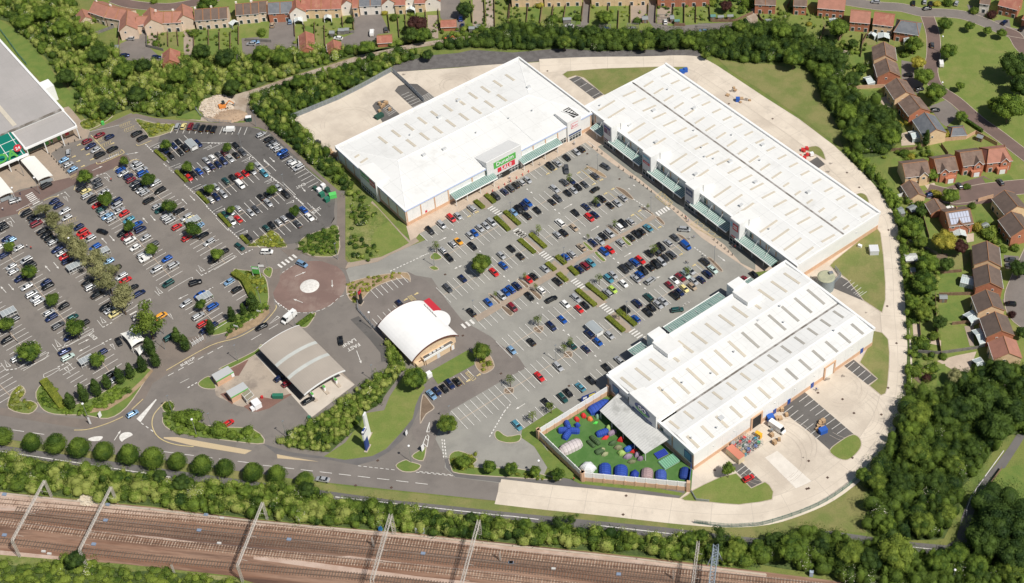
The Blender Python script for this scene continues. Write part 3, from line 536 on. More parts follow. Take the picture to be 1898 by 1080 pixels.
for s in('P5 715,580 1000,420 1020,435 1010,460 740,600 715,580','P5 200,845 510,680 520,700 480,750 230,860','P5 480,915 620,850 650,862 500,950 480,915','P5 850,755 870,715 1110,585 1150,590','P4 10,1010 60,975 260,860 278,880','P4 445,770 710,625 718,650 460,790','P5 1490,160 1640,85 1655,110','P6 1180,90 1240,170'):line(s,.18,sm=True)
line('A4 -200,75 0,105 700,210 1250,295',.28);line('B4 600,440 1898,585',.28);line('C4 -20,575 230,605',.28);line('C4 680,650 1220,712',.28);line('D4 380,725 460,722',.25);line('D4 1060,805 1310,832',.25)
for s in('D4 1475,575 1480,520 1515,430','D4 1522,418 1600,310','D4 1612,290 1750,100'):line(s,.25)
MK.sheet(pp('N 975,315 1285,0 1300,10 1040,370'),ZM);MK.sheet(smoothline(pp('N 700,620 730,560 800,530 880,535 915,575 850,610 780,650 740,680'),True),ZM);MK.sheet(smoothline(pp('N 200,640 300,600 420,595 435,620 380,665 260,670'),True),ZM)
line('E 1080,490 1040,590 1095,635 1115,500 1095,475',.28);line('E 1068,520 1100,550',.25);line('E 1085,440 1125,310',.3)
for k in range(9):
 pass
MY2=MY
for s in('P1 1060,600 1100,615 1340,510 1360,480 1330,460','P1 1500,400 1530,415 1665,360','P1 815,905 830,860 860,850','P1 1250,690 1270,655 1310,640','P1 1430,590 1470,570 1530,575','P1 1000,300 1160,470','P3 205,165 230,120 320,85','P1 480,1020 560,985 650,970','P6 -10,870 470,600 760,515 960,410 1080,330 1190,200 1195,150','N 900,165 1080,0','N -20,495 150,490 330,450 560,370 760,280','N 1890,760 1650,735 1450,680 1310,590 1240,470 1225,360 1260,240 1350,130 1440,40'):line(s,.3,MY,True)
for t,x,y in(('P1',860,410),('P1',905,460),('P1',960,515),('P1',1005,570),('P1',855,590),('P1',905,645),('P1',805,540),('P1',1230,395),('Q1',610,795),('Q1',525,840),('Q1',1390,372),('Q1',1475,325),('Q1',1730,360),('Q1',1815,312),('Q2',115,487),('Q2',200,440),('Q2',245,590),('Q2',325,540),('Q2',540,828),('Q2',620,780),('Q2',840,960),('Q4',1075,250),('Q4',1218,370),('Q5',630,568),('Q5',515,632),('R',545,35),('R',412,108),('Q2',35,315)):
 c=G(T(t,x,y));MY.box((c[0],c[1],ZM),(1.1,.5,.01),AX);MY.cyl((c[0]+.5,c[1]+.4,ZM-.003),(c[0]+.5,c[1]+.4,ZM+.006),.45,n=10)
for s in('Q1 500,755 575,825','Q1 1350,285 1440,362','Q2 0,335 165,472','Q2 272,560 370,640','Q2 572,795 665,868','Q2 720,910 812,990','Q4 1030,155 1125,235','Q4 1255,335 1335,400','Q5 410,585 485,672','Q1 1765,325 1898,440'):line(s,.16,MY)
for t,x0,y0,x1,y1 in(('P1',1045,360,1130,320),('P1',1100,410,1235,355),('P1',1200,520,1350,465),('P1',1320,190,1440,145),('P1',1370,235,1490,190),('P1',780,750,850,715),('P3',700,240,850,190),('P3',600,60,700,30),('P3',780,300,910,250),('P3',840,360,955,310)):
 for k in range(6):
  a=k/6;b2_=(k+.6)/6;p=G(T(t,x0+(x1-x0)*a,y0+(y1-y0)*a));q=G(T(t,x0+(x1-x0)*b2_-10,y0+(y1-y0)*b2_+30));seg(p,q,.14,MY)
 seg(G(T(t,x0,y0)),G(T(t,x1,y1)),.14,MY);seg(G(T(t,x0+12,y0+35)),G(T(t,x1+12,y1+35)),.14,MY)
for t,pts in(('Q5',(490,545,520,525,605,605,570,630)),('R',(445,70,490,50,550,105,500,130))):
 P=[G(T(t,pts[i],pts[i+1]))for i in range(0,8,2)];MY.strip(P,.18,ZM,closed=True)
 for k in range(1,6):seg(P[0]+(P[3]-P[0])*k/6,P[1]+(P[2]-P[1])*(k-.5)/6,.18,MY)
for t,pts in(('Q2',(800,620,870,560,990,690,940,735)),('Q2',(1185,925,1275,865,1530,1070,1430,1068))):
 P=[G(T(t,pts[i],pts[i+1]))for i in range(0,8,2)];MY.strip(P,.16,ZM,closed=True)
 for k in range(4):seg(P[0]+(P[3]-P[0])*k/4,P[1]+(P[2]-P[1])*(k+1)/4,.13,MY);seg(P[1]+(P[2]-P[1])*k/4,P[0]+(P[3]-P[0])*(k+1)/4,.13,MY)
for mb,nm,m in((MK,'white_road_markings','paint'),(MY,'yellow_road_markings','yellow'),(MK2,'bay_channels','palepave')):
 o=mb.build(nm,M[m]);o['kind']='structure'
for s in('Q3 585,935 1440,425 1400,400 1480,330 1550,380 1600,340 1898,170 Q2 500,990 640,905 780,810 820,845 600,970 Q4 0,290 -60,320 Q3 1650,400 1600,480 1650,530 1610,560 1480,480 630,990',):
 sheet('car_park_walkway',s,'pave',.045)
for s in('Q3 1090,70 1160,55 1340,200 1280,245','Q1 880,830 920,810 1060,950 990,990','Q3 1380,385 1470,310 1560,390 1480,440','Q4 -60,610 0,620 170,770 110,830','Q4 300,920 350,880 530,1040 460,1090','C3 750,180 830,200 930,290 870,305','C3 560,0 620,-10 735,80 660,120','Q1 640,640 690,610 790,715 700,765'):
 sheet('path',s,'pave',.042)
def ground_text(txt,c,du,size,m='paint',z=.175):
 """txt centred at ground point c, reading along direction du"""
 cu=bpy.data.curves.new('t','FONT');cu.body=txt;cu.align_x='CENTER';cu.align_y='CENTER';cu.size=size;cu.offset=.03
 o=bpy.data.objects.new('t',cu);me=bpy.data.meshes.new_from_object(o)
 if len(me.vertices)==0:return
 me.materials.append(M[m]if isinstance(m,str)else m)
 o2=bpy.data.objects.new('road_lettering',me);COL.objects.link(o2);o2['kind']='structure'
 o2.location=(c[0],c[1],z);o2.rotation_euler=(0,0,math.atan2(du[1],du[0]))
for txt,t,x,y,x1,y1,sz in(('EXIT','P4',1645,120,1675,100,2.0),('EXIT','P2',1465,858,1435,872,2.0),('EXIT','P5',1025,497,1005,480,1.9),('NO PARKING','P1',1208,552,1280,520,1.2),('LANE','S',1460,202,1420,222,2.2),('FAST','S',1508,247,1468,267,2.2),('BUS','P6',185,800,210,785,1.5),('STOP','P6',255,762,280,745,1.5)):
 c=G(T(t,x,y));ground_text(txt,c,G(T(t,x1,y1))-c,sz)
# CARS
PAINT={'k':('black',(.012,.013,.015)),'n':('navy blue',(.012,.025,.09)),'b':('bright blue',(.015,.10,.42)),'l':('light blue',(.25,.42,.62)),'s':('silver',(.50,.51,.52)),'w':('white',(.80,.80,.78)),'g':('dark grey',(.09,.095,.105)),'r':('red',(.55,.02,.02)),'m':('maroon',(.20,.015,.025)),'t':('dark green',(.02,.09,.085)),'c':('turquoise',(.10,.33,.43)),'y':('pale yellow',(.75,.65,.28)),'o':('orange',(.80,.36,.03)),'e':('lime green',(.42,.60,.10)),'p':('pale green',(.48,.60,.56)),'d':('beige',(.40,.31,.22)),'x':('charcoal',(.035,.037,.042))}
CM={k:plain('car_paint_'+v[0].replace(' ','_'),v[1],.28,.35 if k in 'sgnbltkcx' else 0,.6)for k,v in PAINT.items()}
GLASS=plain('car_glass',(.012,.016,.02),.06);TYRE=plain('tyre',(.02,.02,.02),.8);LAMPR=plain('tail_lamp',(.4,.01,.01),.3);LAMPW=plain('head_lamp',(.6,.6,.6),.15)
PLATEY=plain('number_plate',(.7,.5,.05),.5)
def car_meshes(kind):
 """body / windows / wheel meshes, nose towards +x"""
 P={'hatchback':(4.0,.84,1.46,(-1.92,-1.35,.35,1.12),.86,.95,.92),'saloon':(4.55,.86,1.43,(-1.65,-.95,.40,1.20),.84,.96,.92),'estate car':(4.6,.87,1.48,(-2.22,-1.85,.40,1.22),.86,.95,.94),'people carrier':(4.5,.90,1.72,(-2.18,-1.85,.65,1.55),.98,1.05,1.02),'off-roader':(4.55,.93,1.78,(-2.15,-1.95,.35,1.0),1.08,1.12,1.10),'convertible':(4.2,.86,1.30,(-1.2,-.8,.1,.75),.82,.9,.86),'van':(4.7,.93,1.90,(.45,.75,1.0,1.62),1.08,1.2,1.15),'long van':(6.2,1.0,2.55,(1.3,1.55,1.8,2.5),1.25,1.4,1.3)}[kind]
 Ln,hw,rh,gx,hz,bz,sz=P;h=Ln/2;body=MB()
 st=[(-h,.80,.42,bz-.14),(-h+.10,.93,.26,bz-.03),(-h+.45,1.0,.2,bz),(gx[0]+.05,1.0,.2,max(bz,sz-.02)),(-.3,1.0,.2,sz),(gx[3]-.15,1.0,.2,sz),(gx[3]+.12,.99,.2,hz+.05),(h-.45,.97,.2,hz-.06),(h-.12,.90,.26,hz-.16),(h,.72,.38,hz-.28)]
 st=sorted(set(st));rings=[]
 for x,k,z0,z1 in st:
  a=hw*k;rings.append([(x,-a*.93,z0),(x,-a,(z0+z1)*.48),(x,-a*.985,z1-.10),(x,-a*.86,z1),(x,0,z1+.03),(x,a*.86,z1),(x,a*.985,z1-.10),(x,a,(z0+z1)*.48),(x,a*.93,z0)])
 body.loft(rings)
 def frustum(mb,x0,x1,x2,x3,zb,zt,wb,wt,mi=0):
  mb.add([(x0,-wb,zb),(x3,-wb,zb),(x3,wb,zb),(x0,wb,zb),(x1,-wt,zt),(x2,-wt,zt),(x2,wt,zt),(x1,wt,zt)],[(0,1,5,4),(1,2,6,5),(2,3,7,6),(3,0,4,7),(4,5,6,7)],mi)
 win=MB()
 if kind in('van','long van'):
  frustum(body,-h+.03,-h+.12,gx[1]+.25,gx[1]+.55,.9,rh,hw*.98,hw*.88)
  frustum(win,gx[1]+.2,gx[1]+.22,gx[2]-.0,gx[3],sz-.02,rh-.12,hw*.95,hw*.80)
  frustum(body,gx[1],gx[1],gx[2]-.1,gx[2]+.12,rh-.14,rh-.01,hw*.86,hw*.84)
 elif kind=='convertible':
  frustum(body,gx[0],gx[1],gx[2],gx[3],sz-.02,rh,hw*.86,hw*.7,1);frustum(win,gx[2]-.05,gx[2]-.1,gx[2]+.02,gx[3]+.05,sz-.02,rh-.05,hw*.88,hw*.72)
 else:
  frustum(win,*gx,sz-.03,rh-.05,hw*.90,hw*.70)
  x1,x2=gx[1],gx[2]
  body.add([(x1-.04,-hw*.73,rh-.08),(x2+.06,-hw*.73,rh-.08),(x2+.06,hw*.73,rh-.08),(x1-.04,hw*.73,rh-.08),(x1+.06,-hw*.62,rh),(x2-.08,-hw*.62,rh),(x2-.08,hw*.62,rh),(x1+.06,hw*.62,rh)],[(0,1,5,4),(1,2,6,5),(2,3,7,6),(3,0,4,7),(4,5,6,7)])
  for s in(-1,1):
   for xa,xb in((gx[0]+.06,gx[1]+.02),(gx[3]-.06,gx[2]+.02),((gx[0]+gx[3])/2,(gx[1]+gx[2])/2)):
    body.cyl((xa,s*hw*.905,sz-.05),(xb,s*hw*.715,rh-.06),.045,n=4,cap=False)
 lights=MB()
 for s in(-1,1):
  body.box((-h+.03,s*hw*.66,bz-.22),(.07,.26,.16),0,2);body.box((h-.10,s*hw*.60,hz-.28),(.10,.30,.12),0,3)
  body.box((gx[3]-.35,s*(hw+.07),sz+.02),(.14,.14,.12),0,0)
 body.box((-h-.005,0,.62),(.03,.5,.11),0,4)
 wheel=MB().cyl((0,-.1,0),(0,.1,0),.32 if 'van' not in kind else.36,n=12)
 return dict(L=Ln,hw=hw,win=win.mesh('car_windows',GLASS),wheel=wheel.mesh('car_wheel',TYRE),body=body,wx=(-h+.78,h-.82),wr=.32 if 'van' not in kind else.36)
CARK={k:car_meshes(k)for k in('hatchback','saloon','estate car','people carrier','off-roader','convertible','van','long van')}
for k,v in CARK.items():
 fix_normals(v['win']);v['bm']={}
def car_body_mesh(kind,c):
 v=CARK[kind]
 if c not in v['bm']:
  me=v['body'].mesh('car_body',[CM[c],plain('soft_top',(.02,.02,.02),.9),LAMPR,LAMPW,PLATEY]);fix_normals(me)
  v['bm'][c]=me
 return v['bm'][c]
def put_car(kind,c,x,y,rz,label,group,z=.15):
 v=CARK[kind];name={'van':'van','long van':'delivery_van'}.get(kind,'parked_car')
 r=empty(name,(x,y,z),rz);tag(r,label,'van' if 'van' in kind else 'car',group)
 for nm,me,loc in[('body',car_body_mesh(kind,c),(0,0,0)),('windows',v['win'],(0,0,0))]+[('wheel',v['wheel'],(wx,s*(v['hw']-.10),v['wr']))for wx in v['wx']for s in(-1,1)]:
  o=bpy.data.objects.new(nm,me);o.location=loc;COL.objects.link(o);o.parent=r
 return r
KC={'h':'hatchback','a':'saloon','e':'estate car','m':'people carrier','o':'off-roader','v':'van','V':'long van','c':'convertible'}
A_=math.atan2
def ang(v):return math.atan2(v[1],v[0])
aR,aL,aD,aT,aE=ang(DR),ang(DL),ang(DD),ang(DT),ang(DE)
vert=ang(hv('P1',752,530,752,450))
ROWS=[('bays fronting the green-signed store',aR,'Q1 100,993,k 228,928,s 335,855,r 410,830,s 560,745,se 825,615,xm 920,562,n 983,525,g 1045,490,kh 1105,460,s 1175,435,s 1425,285,k 1500,250,s 1605,190,k 1712,128,s 1765,95,k'),('upper half, double row facing green-signed store',aR,'Q3 350,130,s 415,98,oc Q3 540,38,s 590,8,b Q1 650,965,s 715,935,s 775,900,sm 1020,790,l 1075,760,k 1130,725,n 1175,685,b 1470,532,s 1575,460,ge 1655,445,n 1730,515,k Q2 135,388,g'),('lower half, double row facing green-signed store',aR,'Q3 240,200,s 310,278,k 568,152,k Q1 1165,825,k 1280,768,k 1440,675,k 1505,635,ge 1615,580,k 1680,550,s 1800,485,g'),('upper half, double row beside big tree',aR,'Q3 460,510,n 885,255,s 995,182,k Q1 1530,905,wm 1700,795,k 1815,730,n Q2 150,690,n 205,640,k 445,630,s'),('lower half, double row beside big tree',aR,'Q3 295,615,ge 805,440,r 905,365,b 1092,262,k Q1 1500,1035,s 1570,1012,k 1685,960,d Q2 75,848,r 130,815,n 300,713,k 380,690,s'),('row above the long paved walkway',aR+math.pi,'Q3 555,880,k 742,770,b 885,700,s 935,660,b 990,625,b 1055,590,n 1183,520,r 1240,485,k 1365,405,s 1590,270,b 1660,240,s 1765,165,d Q4 110,115,n 190,95,s 225,45,k 295,15,s Q2 400,950,w 445,915,k 525,890,s'),('row below the long paved walkway',aR,'Q3 1010,828,m 1195,705,k 1320,635,w 1500,540,k 1740,405,n 1805,370,m Q4 90,335,c 235,215,b 300,190,r 418,115,s 530,60,k Q2 595,1030,k 645,1000,k 720,960,c'),('upper half, crowded double row below walkway',aR,'Q3 1590,790,w 1705,725,s Q4 285,510,ce 335,470,s 455,408,xm 515,368,g 570,328,b 635,305,r 735,235,x 810,215,g 860,165,k 940,118,s 1015,60,g'),('lower half, crowded double row below walkway',aR,'Q3 1435,1035,n 1555,960,b 1740,845,r 1805,805,k Q4 275,665,s 330,630,e 450,565,w 585,510,s 625,465,b 670,425,k 740,385,k 805,355,k 865,328,s 905,285,x 975,250,go 1135,150,bv'),('upper half, double row nearest lower shed',aR,'Q5 1850,110,n 1660,235,t Q4 475,848,k 597,783,n 725,718,t 955,583,m 1010,527,wc 1075,495,m 1130,470,p 1180,425,s 1340,325,xm 1430,410,p'),('lower half, double row nearest lower shed',aR,'Q5 1000,287,l 1215,198,k C3 665,368,b 750,320,s Q4 585,950,b 715,880,k 760,830,k 830,795,s 885,760,s 1010,697,km 1065,660,n 1118,620,y 1205,597,d 1220,540,s 1300,520,n 1370,460,nm'),('half-empty double row before tent yard',aR,'Q5 1305,580,r 1510,468,se 1812,275,n'),('bays along the tent yard wall',aR,'Q6 345,760,c Q5 1385,870,k 1560,812,t 1620,758,k 1755,697,c 1870,620,k C3 730,558,k 820,503,s 1745,-90,m'),('short row below the domed restaurant',aR,'Q5 118,780,l 178,738,n 258,710,k 320,660,n 398,635,k'),('left half, bay column nearest dark tarmac',aL,'P1 1328,680,b 1355,718,s 1410,750,n 1440,790,m 1485,830,g 1510,865,k 1555,900,s 1590,930,s 1635,1015,k P3 1725,75,s 1755,115,t 1830,185,s 1865,225,s P4 105,297,r 215,420,r'),('right half, bay column nearest dark tarmac',aL+math.pi,'P1 1485,615,s 1515,645,sm 1560,680,s 1570,720,b 1705,825,s 1760,905,ke P4 132,125,k 210,192,s 250,215,y 345,290,l 395,390,k 462,465,se 510,655,k 615,575,k'),('left half, second bay column from roundabout',aL,'P1 893,885,k 945,915,y 957,962,s 1020,1010,k P3 1065,60,r 1115,105,t 1140,150,s 1180,180,l 1220,215,s 1345,370,k 1392,405,m 1430,448,w 1487,525,w 1570,605,s 1600,645,wv 1720,765,sm 1850,920,t'),('right half, second bay column from roundabout',aL+math.pi,'P1 1060,805,g 1075,855,g 1140,928,s P3 1282,20,n 1285,65,s 1310,120,s 1365,150,r 1415,220,c 1505,270,b 1543,328,n 1600,415,s 1690,490,g 1835,648,b P4 70,720,s'),('shaded left half of tree-lined column',aL,'P3 290,150,km 355,190,k 385,225,g 400,265,m 470,345,k 510,385,k 545,430,k 585,465,s 630,545,n 680,585,s 715,620,r 735,675,n 965,910,k 1000,960,s P5 1065,35,k 1160,175,k 1210,205,s 1262,245,y'),('right half of tree-lined column',aL+math.pi,'P3 595,20,n 640,65,n 710,125,s 735,195,s 865,300,n 905,360,r 940,400,r 990,430,s 1045,520,b 1190,680,l 1270,755,k 1335,840,se 1380,885,r 1465,965,k 1530,1030,ne'),('right half, column left of pale trees',aL+math.pi,'P3 40,310,k 5,285,k 75,430,n 120,445,l 205,530,s 290,665,s 310,700,k 335,730,k 505,910,n 525,950,k P5 700,160,k 800,285,t 925,350,k'),('left half, column left of pale trees',aL,'P3 10,515,w 45,610,n 125,735,s 150,790,s 225,865,n 295,955,s P5 350,30,s 390,75,s 430,110,s 540,235,s 565,285,n 640,375,ge 760,505,n'),('leftmost bay column at photo edge',aL,'P5 70,535,k 155,305,g 190,735,s -60,480,s -50,420,n'),('yellow-marked bays below the shrub bed',aL,'P1 1095,298,m 1203,317,n 1237,452,ke 1505,280,ke 1565,330,ke'),('hatched bays before the supermarket',aL,'P1 958,365,m 993,418,n 1053,458,s 1098,515,k 700,572,l 752,620,s 797,675,l'),('small car park edged by columnar trees',aL,'P6 360,35,b 205,130,se 500,165,b 340,270,se 395,355,r 415,430,n 500,375,n 40,490,t P4 680,900,l 765,985,k P6 860,130,k P5 1120,670,n 1220,910,k 1238,985,s'),('top row on the dark tarmac',aT,'P2 115,205,s 180,200,y 255,200,m 322,205,ge 385,220,ke 455,220,k 512,232,k'),('first double row on dark tarmac',aD,'P1 1820,470,n 1875,520,k P2 45,530,k 75,415,n 125,380,k 145,485,k 190,445,k 340,390,n'),('second double row on dark tarmac',aD,'P2 180,700,k 240,765,r 290,730,k 350,695,b 430,575,s 435,675,s 485,640,n 495,545,w 560,515,g 560,620,n 620,585,n 625,495,m 690,555,s 755,412,k 755,515,k 825,485,g'),('third double row on dark tarmac',aD,'P2 395,930,k 440,880,s 480,1010,s 535,868,s 540,975,n 615,945,s 645,800,t 720,768,k 790,745,r 805,845,wv 860,718,r 935,690,s 1000,640,s 1065,715,c'),('fourth double row on dark tarmac',aD,'P4 635,165,t 700,130,s 710,235,s 775,97,s 780,210,r 915,140,s 975,105,g P2 1030,978,k 1110,1040,s 1105,955,g 1220,875,s 1305,950,k'),('last dark-tarmac row beside shrubs',aD,'P4 895,420,k 1090,310,t 1150,278,k 1225,250,s 1285,210,s 1435,265,g 1500,110,b 1565,190,w'),('column beside hedge right of dark tarmac',aE,'P2 1030,292,s 1115,345,k 1150,385,g 1180,415,s 1220,450,s 1265,485,b 1290,525,n 1365,590,s 1410,620,w 1445,655,sm'),]
ORD=['first','second','third','fourth','fifth','sixth','seventh','eighth','ninth','tenth','eleventh','twelfth','thirteenth','fourteenth','fifteenth','sixteenth','seventeenth','eighteenth','nineteenth','twentieth']
rc=random.Random(11);ALL=[]
for row,hd,s in ROWS:
 t='F';L=[]
 for k in s.split():
  if k in TI:t=k;continue
  x,y,c=k.split(',');p=T(t,float(x),float(y));kk=c[1:]or rc.choice('hhhhaaem');L.append((p,c[0],KC[kk]))
 L.sort(key=lambda q:q[0][0])
 for i,(p,c,kk)in enumerate(L):
  g=G(p,.7);flip=math.pi if rc.random()<.35 else 0
  ALL.append([p[1]*1.0+abs(p[0]-1200)*.02,kk,c,g[0],g[1],hd+flip+rc.uniform(-.03,.03),f'{PAINT[c][0]} {kk}, {ORD[i]} from left, {row}','cars parked in bays'])
def two(t,a,b):return ang(G(T(t,*b),.7)-G(T(t,*a),.7))
SOLO=[('w','van','P2',680,238,two('P2',(740,238),(615,240)),'white van parked sideways across the top row of the dark car park'),('k','saloon','P3',1125,348,two('P3',(1060,330),(1190,370)),'black saloon driving across the aisle of the supermarket car park'),('t','estate car','P4',797,515,two('P4',(750,480),(850,550)),'dark green car waiting at the junction below the dark car park'),('w','people carrier','P4',1095,570,two('P4',(1025,572),(1165,572)),'white car on the access road between the shrub bed and the crossing'),('l','people carrier','P4',1483,705,two('P4',(1420,680),(1545,740)),'light blue car entering the red roundabout past the zebra crossing'),('k','off-roader','P4',310,910,two('P4',(240,930),(385,885)),'black off-roader driving on the supermarket access road'),('n','saloon','P5',710,655,two('P5',(640,690),(780,620)),'navy blue saloon driving beside the pale green estate car'),('p','estate car','P5',745,720,two('P5',(685,760),(815,690)),'pale green estate car driving beside the navy blue saloon'),('k','hatchback','P5',1305,550,two('P5',(1280,510),(1330,600)),'black hatchback nosed in beside the white tented canopy'),('o','people carrier','P5',1770,270,aL,'orange car half hidden behind the tall tree by the tented canopy'),('t','estate car','P5',1865,500,aL,'dark green estate car beside the paired dark shrubs and lamp post'),('k','people carrier','P1',508,850,two('P1',(445,885),(570,820)),'black people carrier stopped at the end of the upper white shelter'),('s','people carrier','P1',165,1015,two('P1',(90,1040),(240,990)),'silver people carrier stopped at the end of the lower white shelter'),('s','people carrier','P1',752,490,vert,'silver people carrier standing crosswise above the light blue cars'),('w','long van','P6',1340,290,two('P6',(1400,240),(1280,340)),'white van leaving the roundabout towards the petrol station'),('k','saloon','P6',1035,385,two('P6',(1100,350),(970,415)),'black saloon on the curving access road beside the petrol canopy'),('l','hatchback','A3',970,895,two('A3',(925,920),(1015,870)),'light blue hatchback at the mouth of the supermarket access road'),('r','hatchback','A3',1672,965,aL,'red car behind the rounded trees of the petrol station'),('k','hatchback','B3',638,358,two('B3',(633,320),(642,398)),'black hatchback on the open tarmac beside the painted fast lane words'),('n','hatchback','B3',190,632,aL,'navy blue hatchback half under the left edge of the petrol canopy'),('m','hatchback','B3',247,670,aL,'maroon hatchback half under the left edge of the petrol canopy'),('k','saloon','B3',400,798,two('B3',(350,825),(450,772)),'black saloon on the slab at the lower corner of the petrol canopy'),('s','saloon','B4',507,308,two('B4',(565,318),(450,300)),'silver saloon driving on the main road past the row of round trees'),('n','hatchback','B3',1072,88,aR,'dark blue hatchback behind the white domed roof'),('g','estate car','Q2',250,285,two('Q2',(190,250),(310,320)),'dark grey estate car driving along the front of the long shed'),('k','hatchback','Q2',138,537,two('Q2',(80,575),(200,500)),'black hatchback turning in the aisle near the inner corner'),('s','people carrier','Q2',1120,975,two('Q2',(1050,975),(1195,985)),'silver people carrier driving past the yellow hatched entrance'),('s','people carrier','Q4',745,530,two('Q4',(690,570),(800,490)),'silver people carrier driving between two full bay rows'),('k','estate car','Q3',1435,735,two('Q3',(1365,770),(1505,700)),'black estate car driving in the aisle below the walkway'),('t','estate car','Q4',1040,850,two('Q4',(965,860),(1115,840)),'dark green estate car driving beside the glazed canopy of the lower shed'),('g','off-roader','Q1',1600,320,two('Q1',(1595,280),(1605,365)),'dark grey off-roader driving near the inner corner of the sheds'),('k','hatchback','C2',1812,945,aR,'black hatchback behind the white tower at the corner of the lower shed'),('r','hatchback','C4',1768,300,two('C4',(1725,315),(1800,275)),'red hatchback alone in the small bays by the red-roofed container'),('w','long van','D3',88,1000,two('D3',(10,940),(165,1045)),'long white delivery van on the concrete by the loading door'),]
for c,kk,t,x,y,hd,lab in SOLO:
 g=G(T(t,x,y),.8);ALL.append([3000,kk,c,g[0],g[1],hd,lab,None])
HOUSECARS='B1 140,180,d 268,155,l 10,310,l 620,278,w 868,240,wv 970,215,g 885,310,k 1517,135,b 1530,190,n A1 955,280,s 915,405,n 1145,418,n 1840,320,s C1 455,190,w 718,212,b 915,212,s 1160,158,w 1440,225,l D1 810,12,s 1088,20,k 1170,12,s 1215,25,k 1190,60,k 1403,22,s 1755,162,n 1885,208,k 1225,328,g 1290,465,wv 1050,548,k 1132,652,k 1247,805,k D2 1425,293,g 1725,265,g 1350,458,w 1212,358,n 1800,835,g 1803,875,g D3 1800,90,k'
HEAD={'B1':[90,95,20,170,95,100,95,95,95],'A1':[175,10,5,175],'C1':[175,175,175,90,175],'D1':[170,80,80,80,10,70,50,50,85,88,175,15,10],'D2':[105,110,20,15,175,175],'D3':[175]}
HL=['beige hatchback in the courtyard under the slate-roofed carport house','light blue hatchback before the slate-roofed carport house','light blue saloon at the edge of the gravelled court','white hatchback between two red-roofed garages','white van standing left of a red-roofed garage','dark grey hatchback above a red-roofed garage','black hatchback beside a red-roofed garage wall','bright blue hatchback right of the lone red garage','navy blue hatchback below the bright blue one','silver hatchback by the gable end of the archway house','navy blue hatchback at the lower left of the archway court','navy blue hatchback beside the hip-roofed garage','silver car in the court right of the terrace gardens','white people carrier under the garden pergola','bright blue saloon parked behind the middle gardens','silver saloon parked behind the middle gardens','white hatchback in the wide carport court','light blue saloon at the right end of the carport court','silver estate car on the street above the slate-roofed house','black car in the upper driveway','silver car in the upper driveway','black car at the right of the upper driveway','black car across the foot of the driveway','silver car beside the upper right shrubs','navy blue car on the drive of the red-roofed corner house','black car at the far right drive','dark grey car driving along the brick-red lane','white van parked on the lane beside the green','black car on the drive behind the pair of gable houses','black hatchback on the drive under the round tree','black car on the drive of the lower gable house','dark grey car before the garages of the brick houses','dark grey car beside the patterned front garden','white car behind the solar panel roof','navy blue car beside the brown-roofed garage','upper of two grey cars beside the brown-roofed house','lower of two grey cars beside the brown-roofed house','black car at the right edge beside the lower brown-roofed houses']
t='F';cnt={};i=0
for k in HOUSECARS.split():
 if k in TI:t=k;continue
 x,y,c=k.split(',');n=cnt.get(t,0);cnt[t]=n+1;g=G(T(t,float(x),float(y)),.7)
 kk=KC[c[1:]]if c[1:]else 'hatchback'
 ALL.append([900,kk,c[0],g[0],g[1],R(HEAD[t][n]),HL[i],None]);i+=1
ALL.sort(key=lambda q:-q[0])
print('CARS',len(ALL))
keep,rest=ALL[:300],ALL[300:]
for pr,kk,c,x,y,hd,lab,grp in keep:put_car(kk,c,x,y,hd,lab,grp)
Vs=[];Fs=[];Ms=[];mats=[];mi={}
def addmesh(me,M4):
 n=len(Vs)
 for v in me.vertices:p=M4@v.co;Vs.append(tuple(p))
 for f in me.polygons:
  Fs.append(tuple(n+j for j in f.vertices));mm=me.materials[f.material_index]
  if mm.name not in mi:mi[mm.name]=len(mats);mats.append(mm)
  Ms.append(mi[mm.name])
for pr,kk,c,x,y,hd,lab,grp in rest:
 v=CARK[kk];M4=Matrix.Translation((x,y,.15))@Matrix.Rotation(hd,4,'Z')
 addmesh(car_body_mesh(kk,c),M4);addmesh(v['win'],M4)
 for wx in v['wx']:
  for s in(-1,1):addmesh(v['wheel'],M4@Matrix.Translation((wx,s*(v['hw']-.1),v['wr'])))
if rest:
 me=bpy.data.meshes.new('far_parked_cars');me.from_pydata(Vs,[],Fs)
 for m_ in mats:me.materials.append(m_)
 me.polygons.foreach_set('material_index',Ms);o=link(bpy.data.objects.new('far_parked_cars',me))
 tag(o,'the farther parked cars filling the bays towards the top left of the car parks','cars',kind='stuff')
# RETAIL SHEDS
M['cladding']=mat('white_cladding',(.78,.78,.76),(.74,.74,.72),.3,2,.02,rough=.55,seam=((0,1.2,.06,(.70,.70,.69)),(1,1.2,.06,(.70,.70,.69))))
M['roofwhite']=mat('white_roof_sheet',(.74,.74,.72),(.70,.70,.68),.06,1.2,.025,rough=.6,c3=(.61,.605,.58),sc3=.16,t3=(.54,.78),seam=((0,6.2,.12,(.60,.60,.585)),(1,8.0,.12,(.58,.58,.565))))
M['roofplain']=mat('white_flat_sheet',(.78,.775,.75),(.75,.745,.725),.2,1.2,.02,rough=.6)
M['parapet']=mat('white_coping',(.80,.80,.785),None,fine=1,famt=.02,rough=.5)
M['brick']=mat('tan_brick',(.62,.40,.26),(.56,.36,.235),.6,6,.09)
M['skylight']=mat('rooflight_sheet',(.60,.54,.44),(.55,.50,.41),.2,4,.06,rough=.4)
M['skylightdark']=mat('old_rooflight_sheet',(.40,.38,.34),(.35,.335,.30),.2,4,.08,rough=.4)
M['gutter']=mat('box_gutter',(.16,.14,.12),(.34,.32,.30),.4,3,.2)
M['glassg']=plain('green_glass',(.035,.075,.075),.12);M['glassd']=plain('dark_glazing',(.03,.045,.05),.08)
M['canglass']=mat('canopy_glass',(.20,.31,.275),(.15,.26,.23),.3,4,.08,rough=.2)
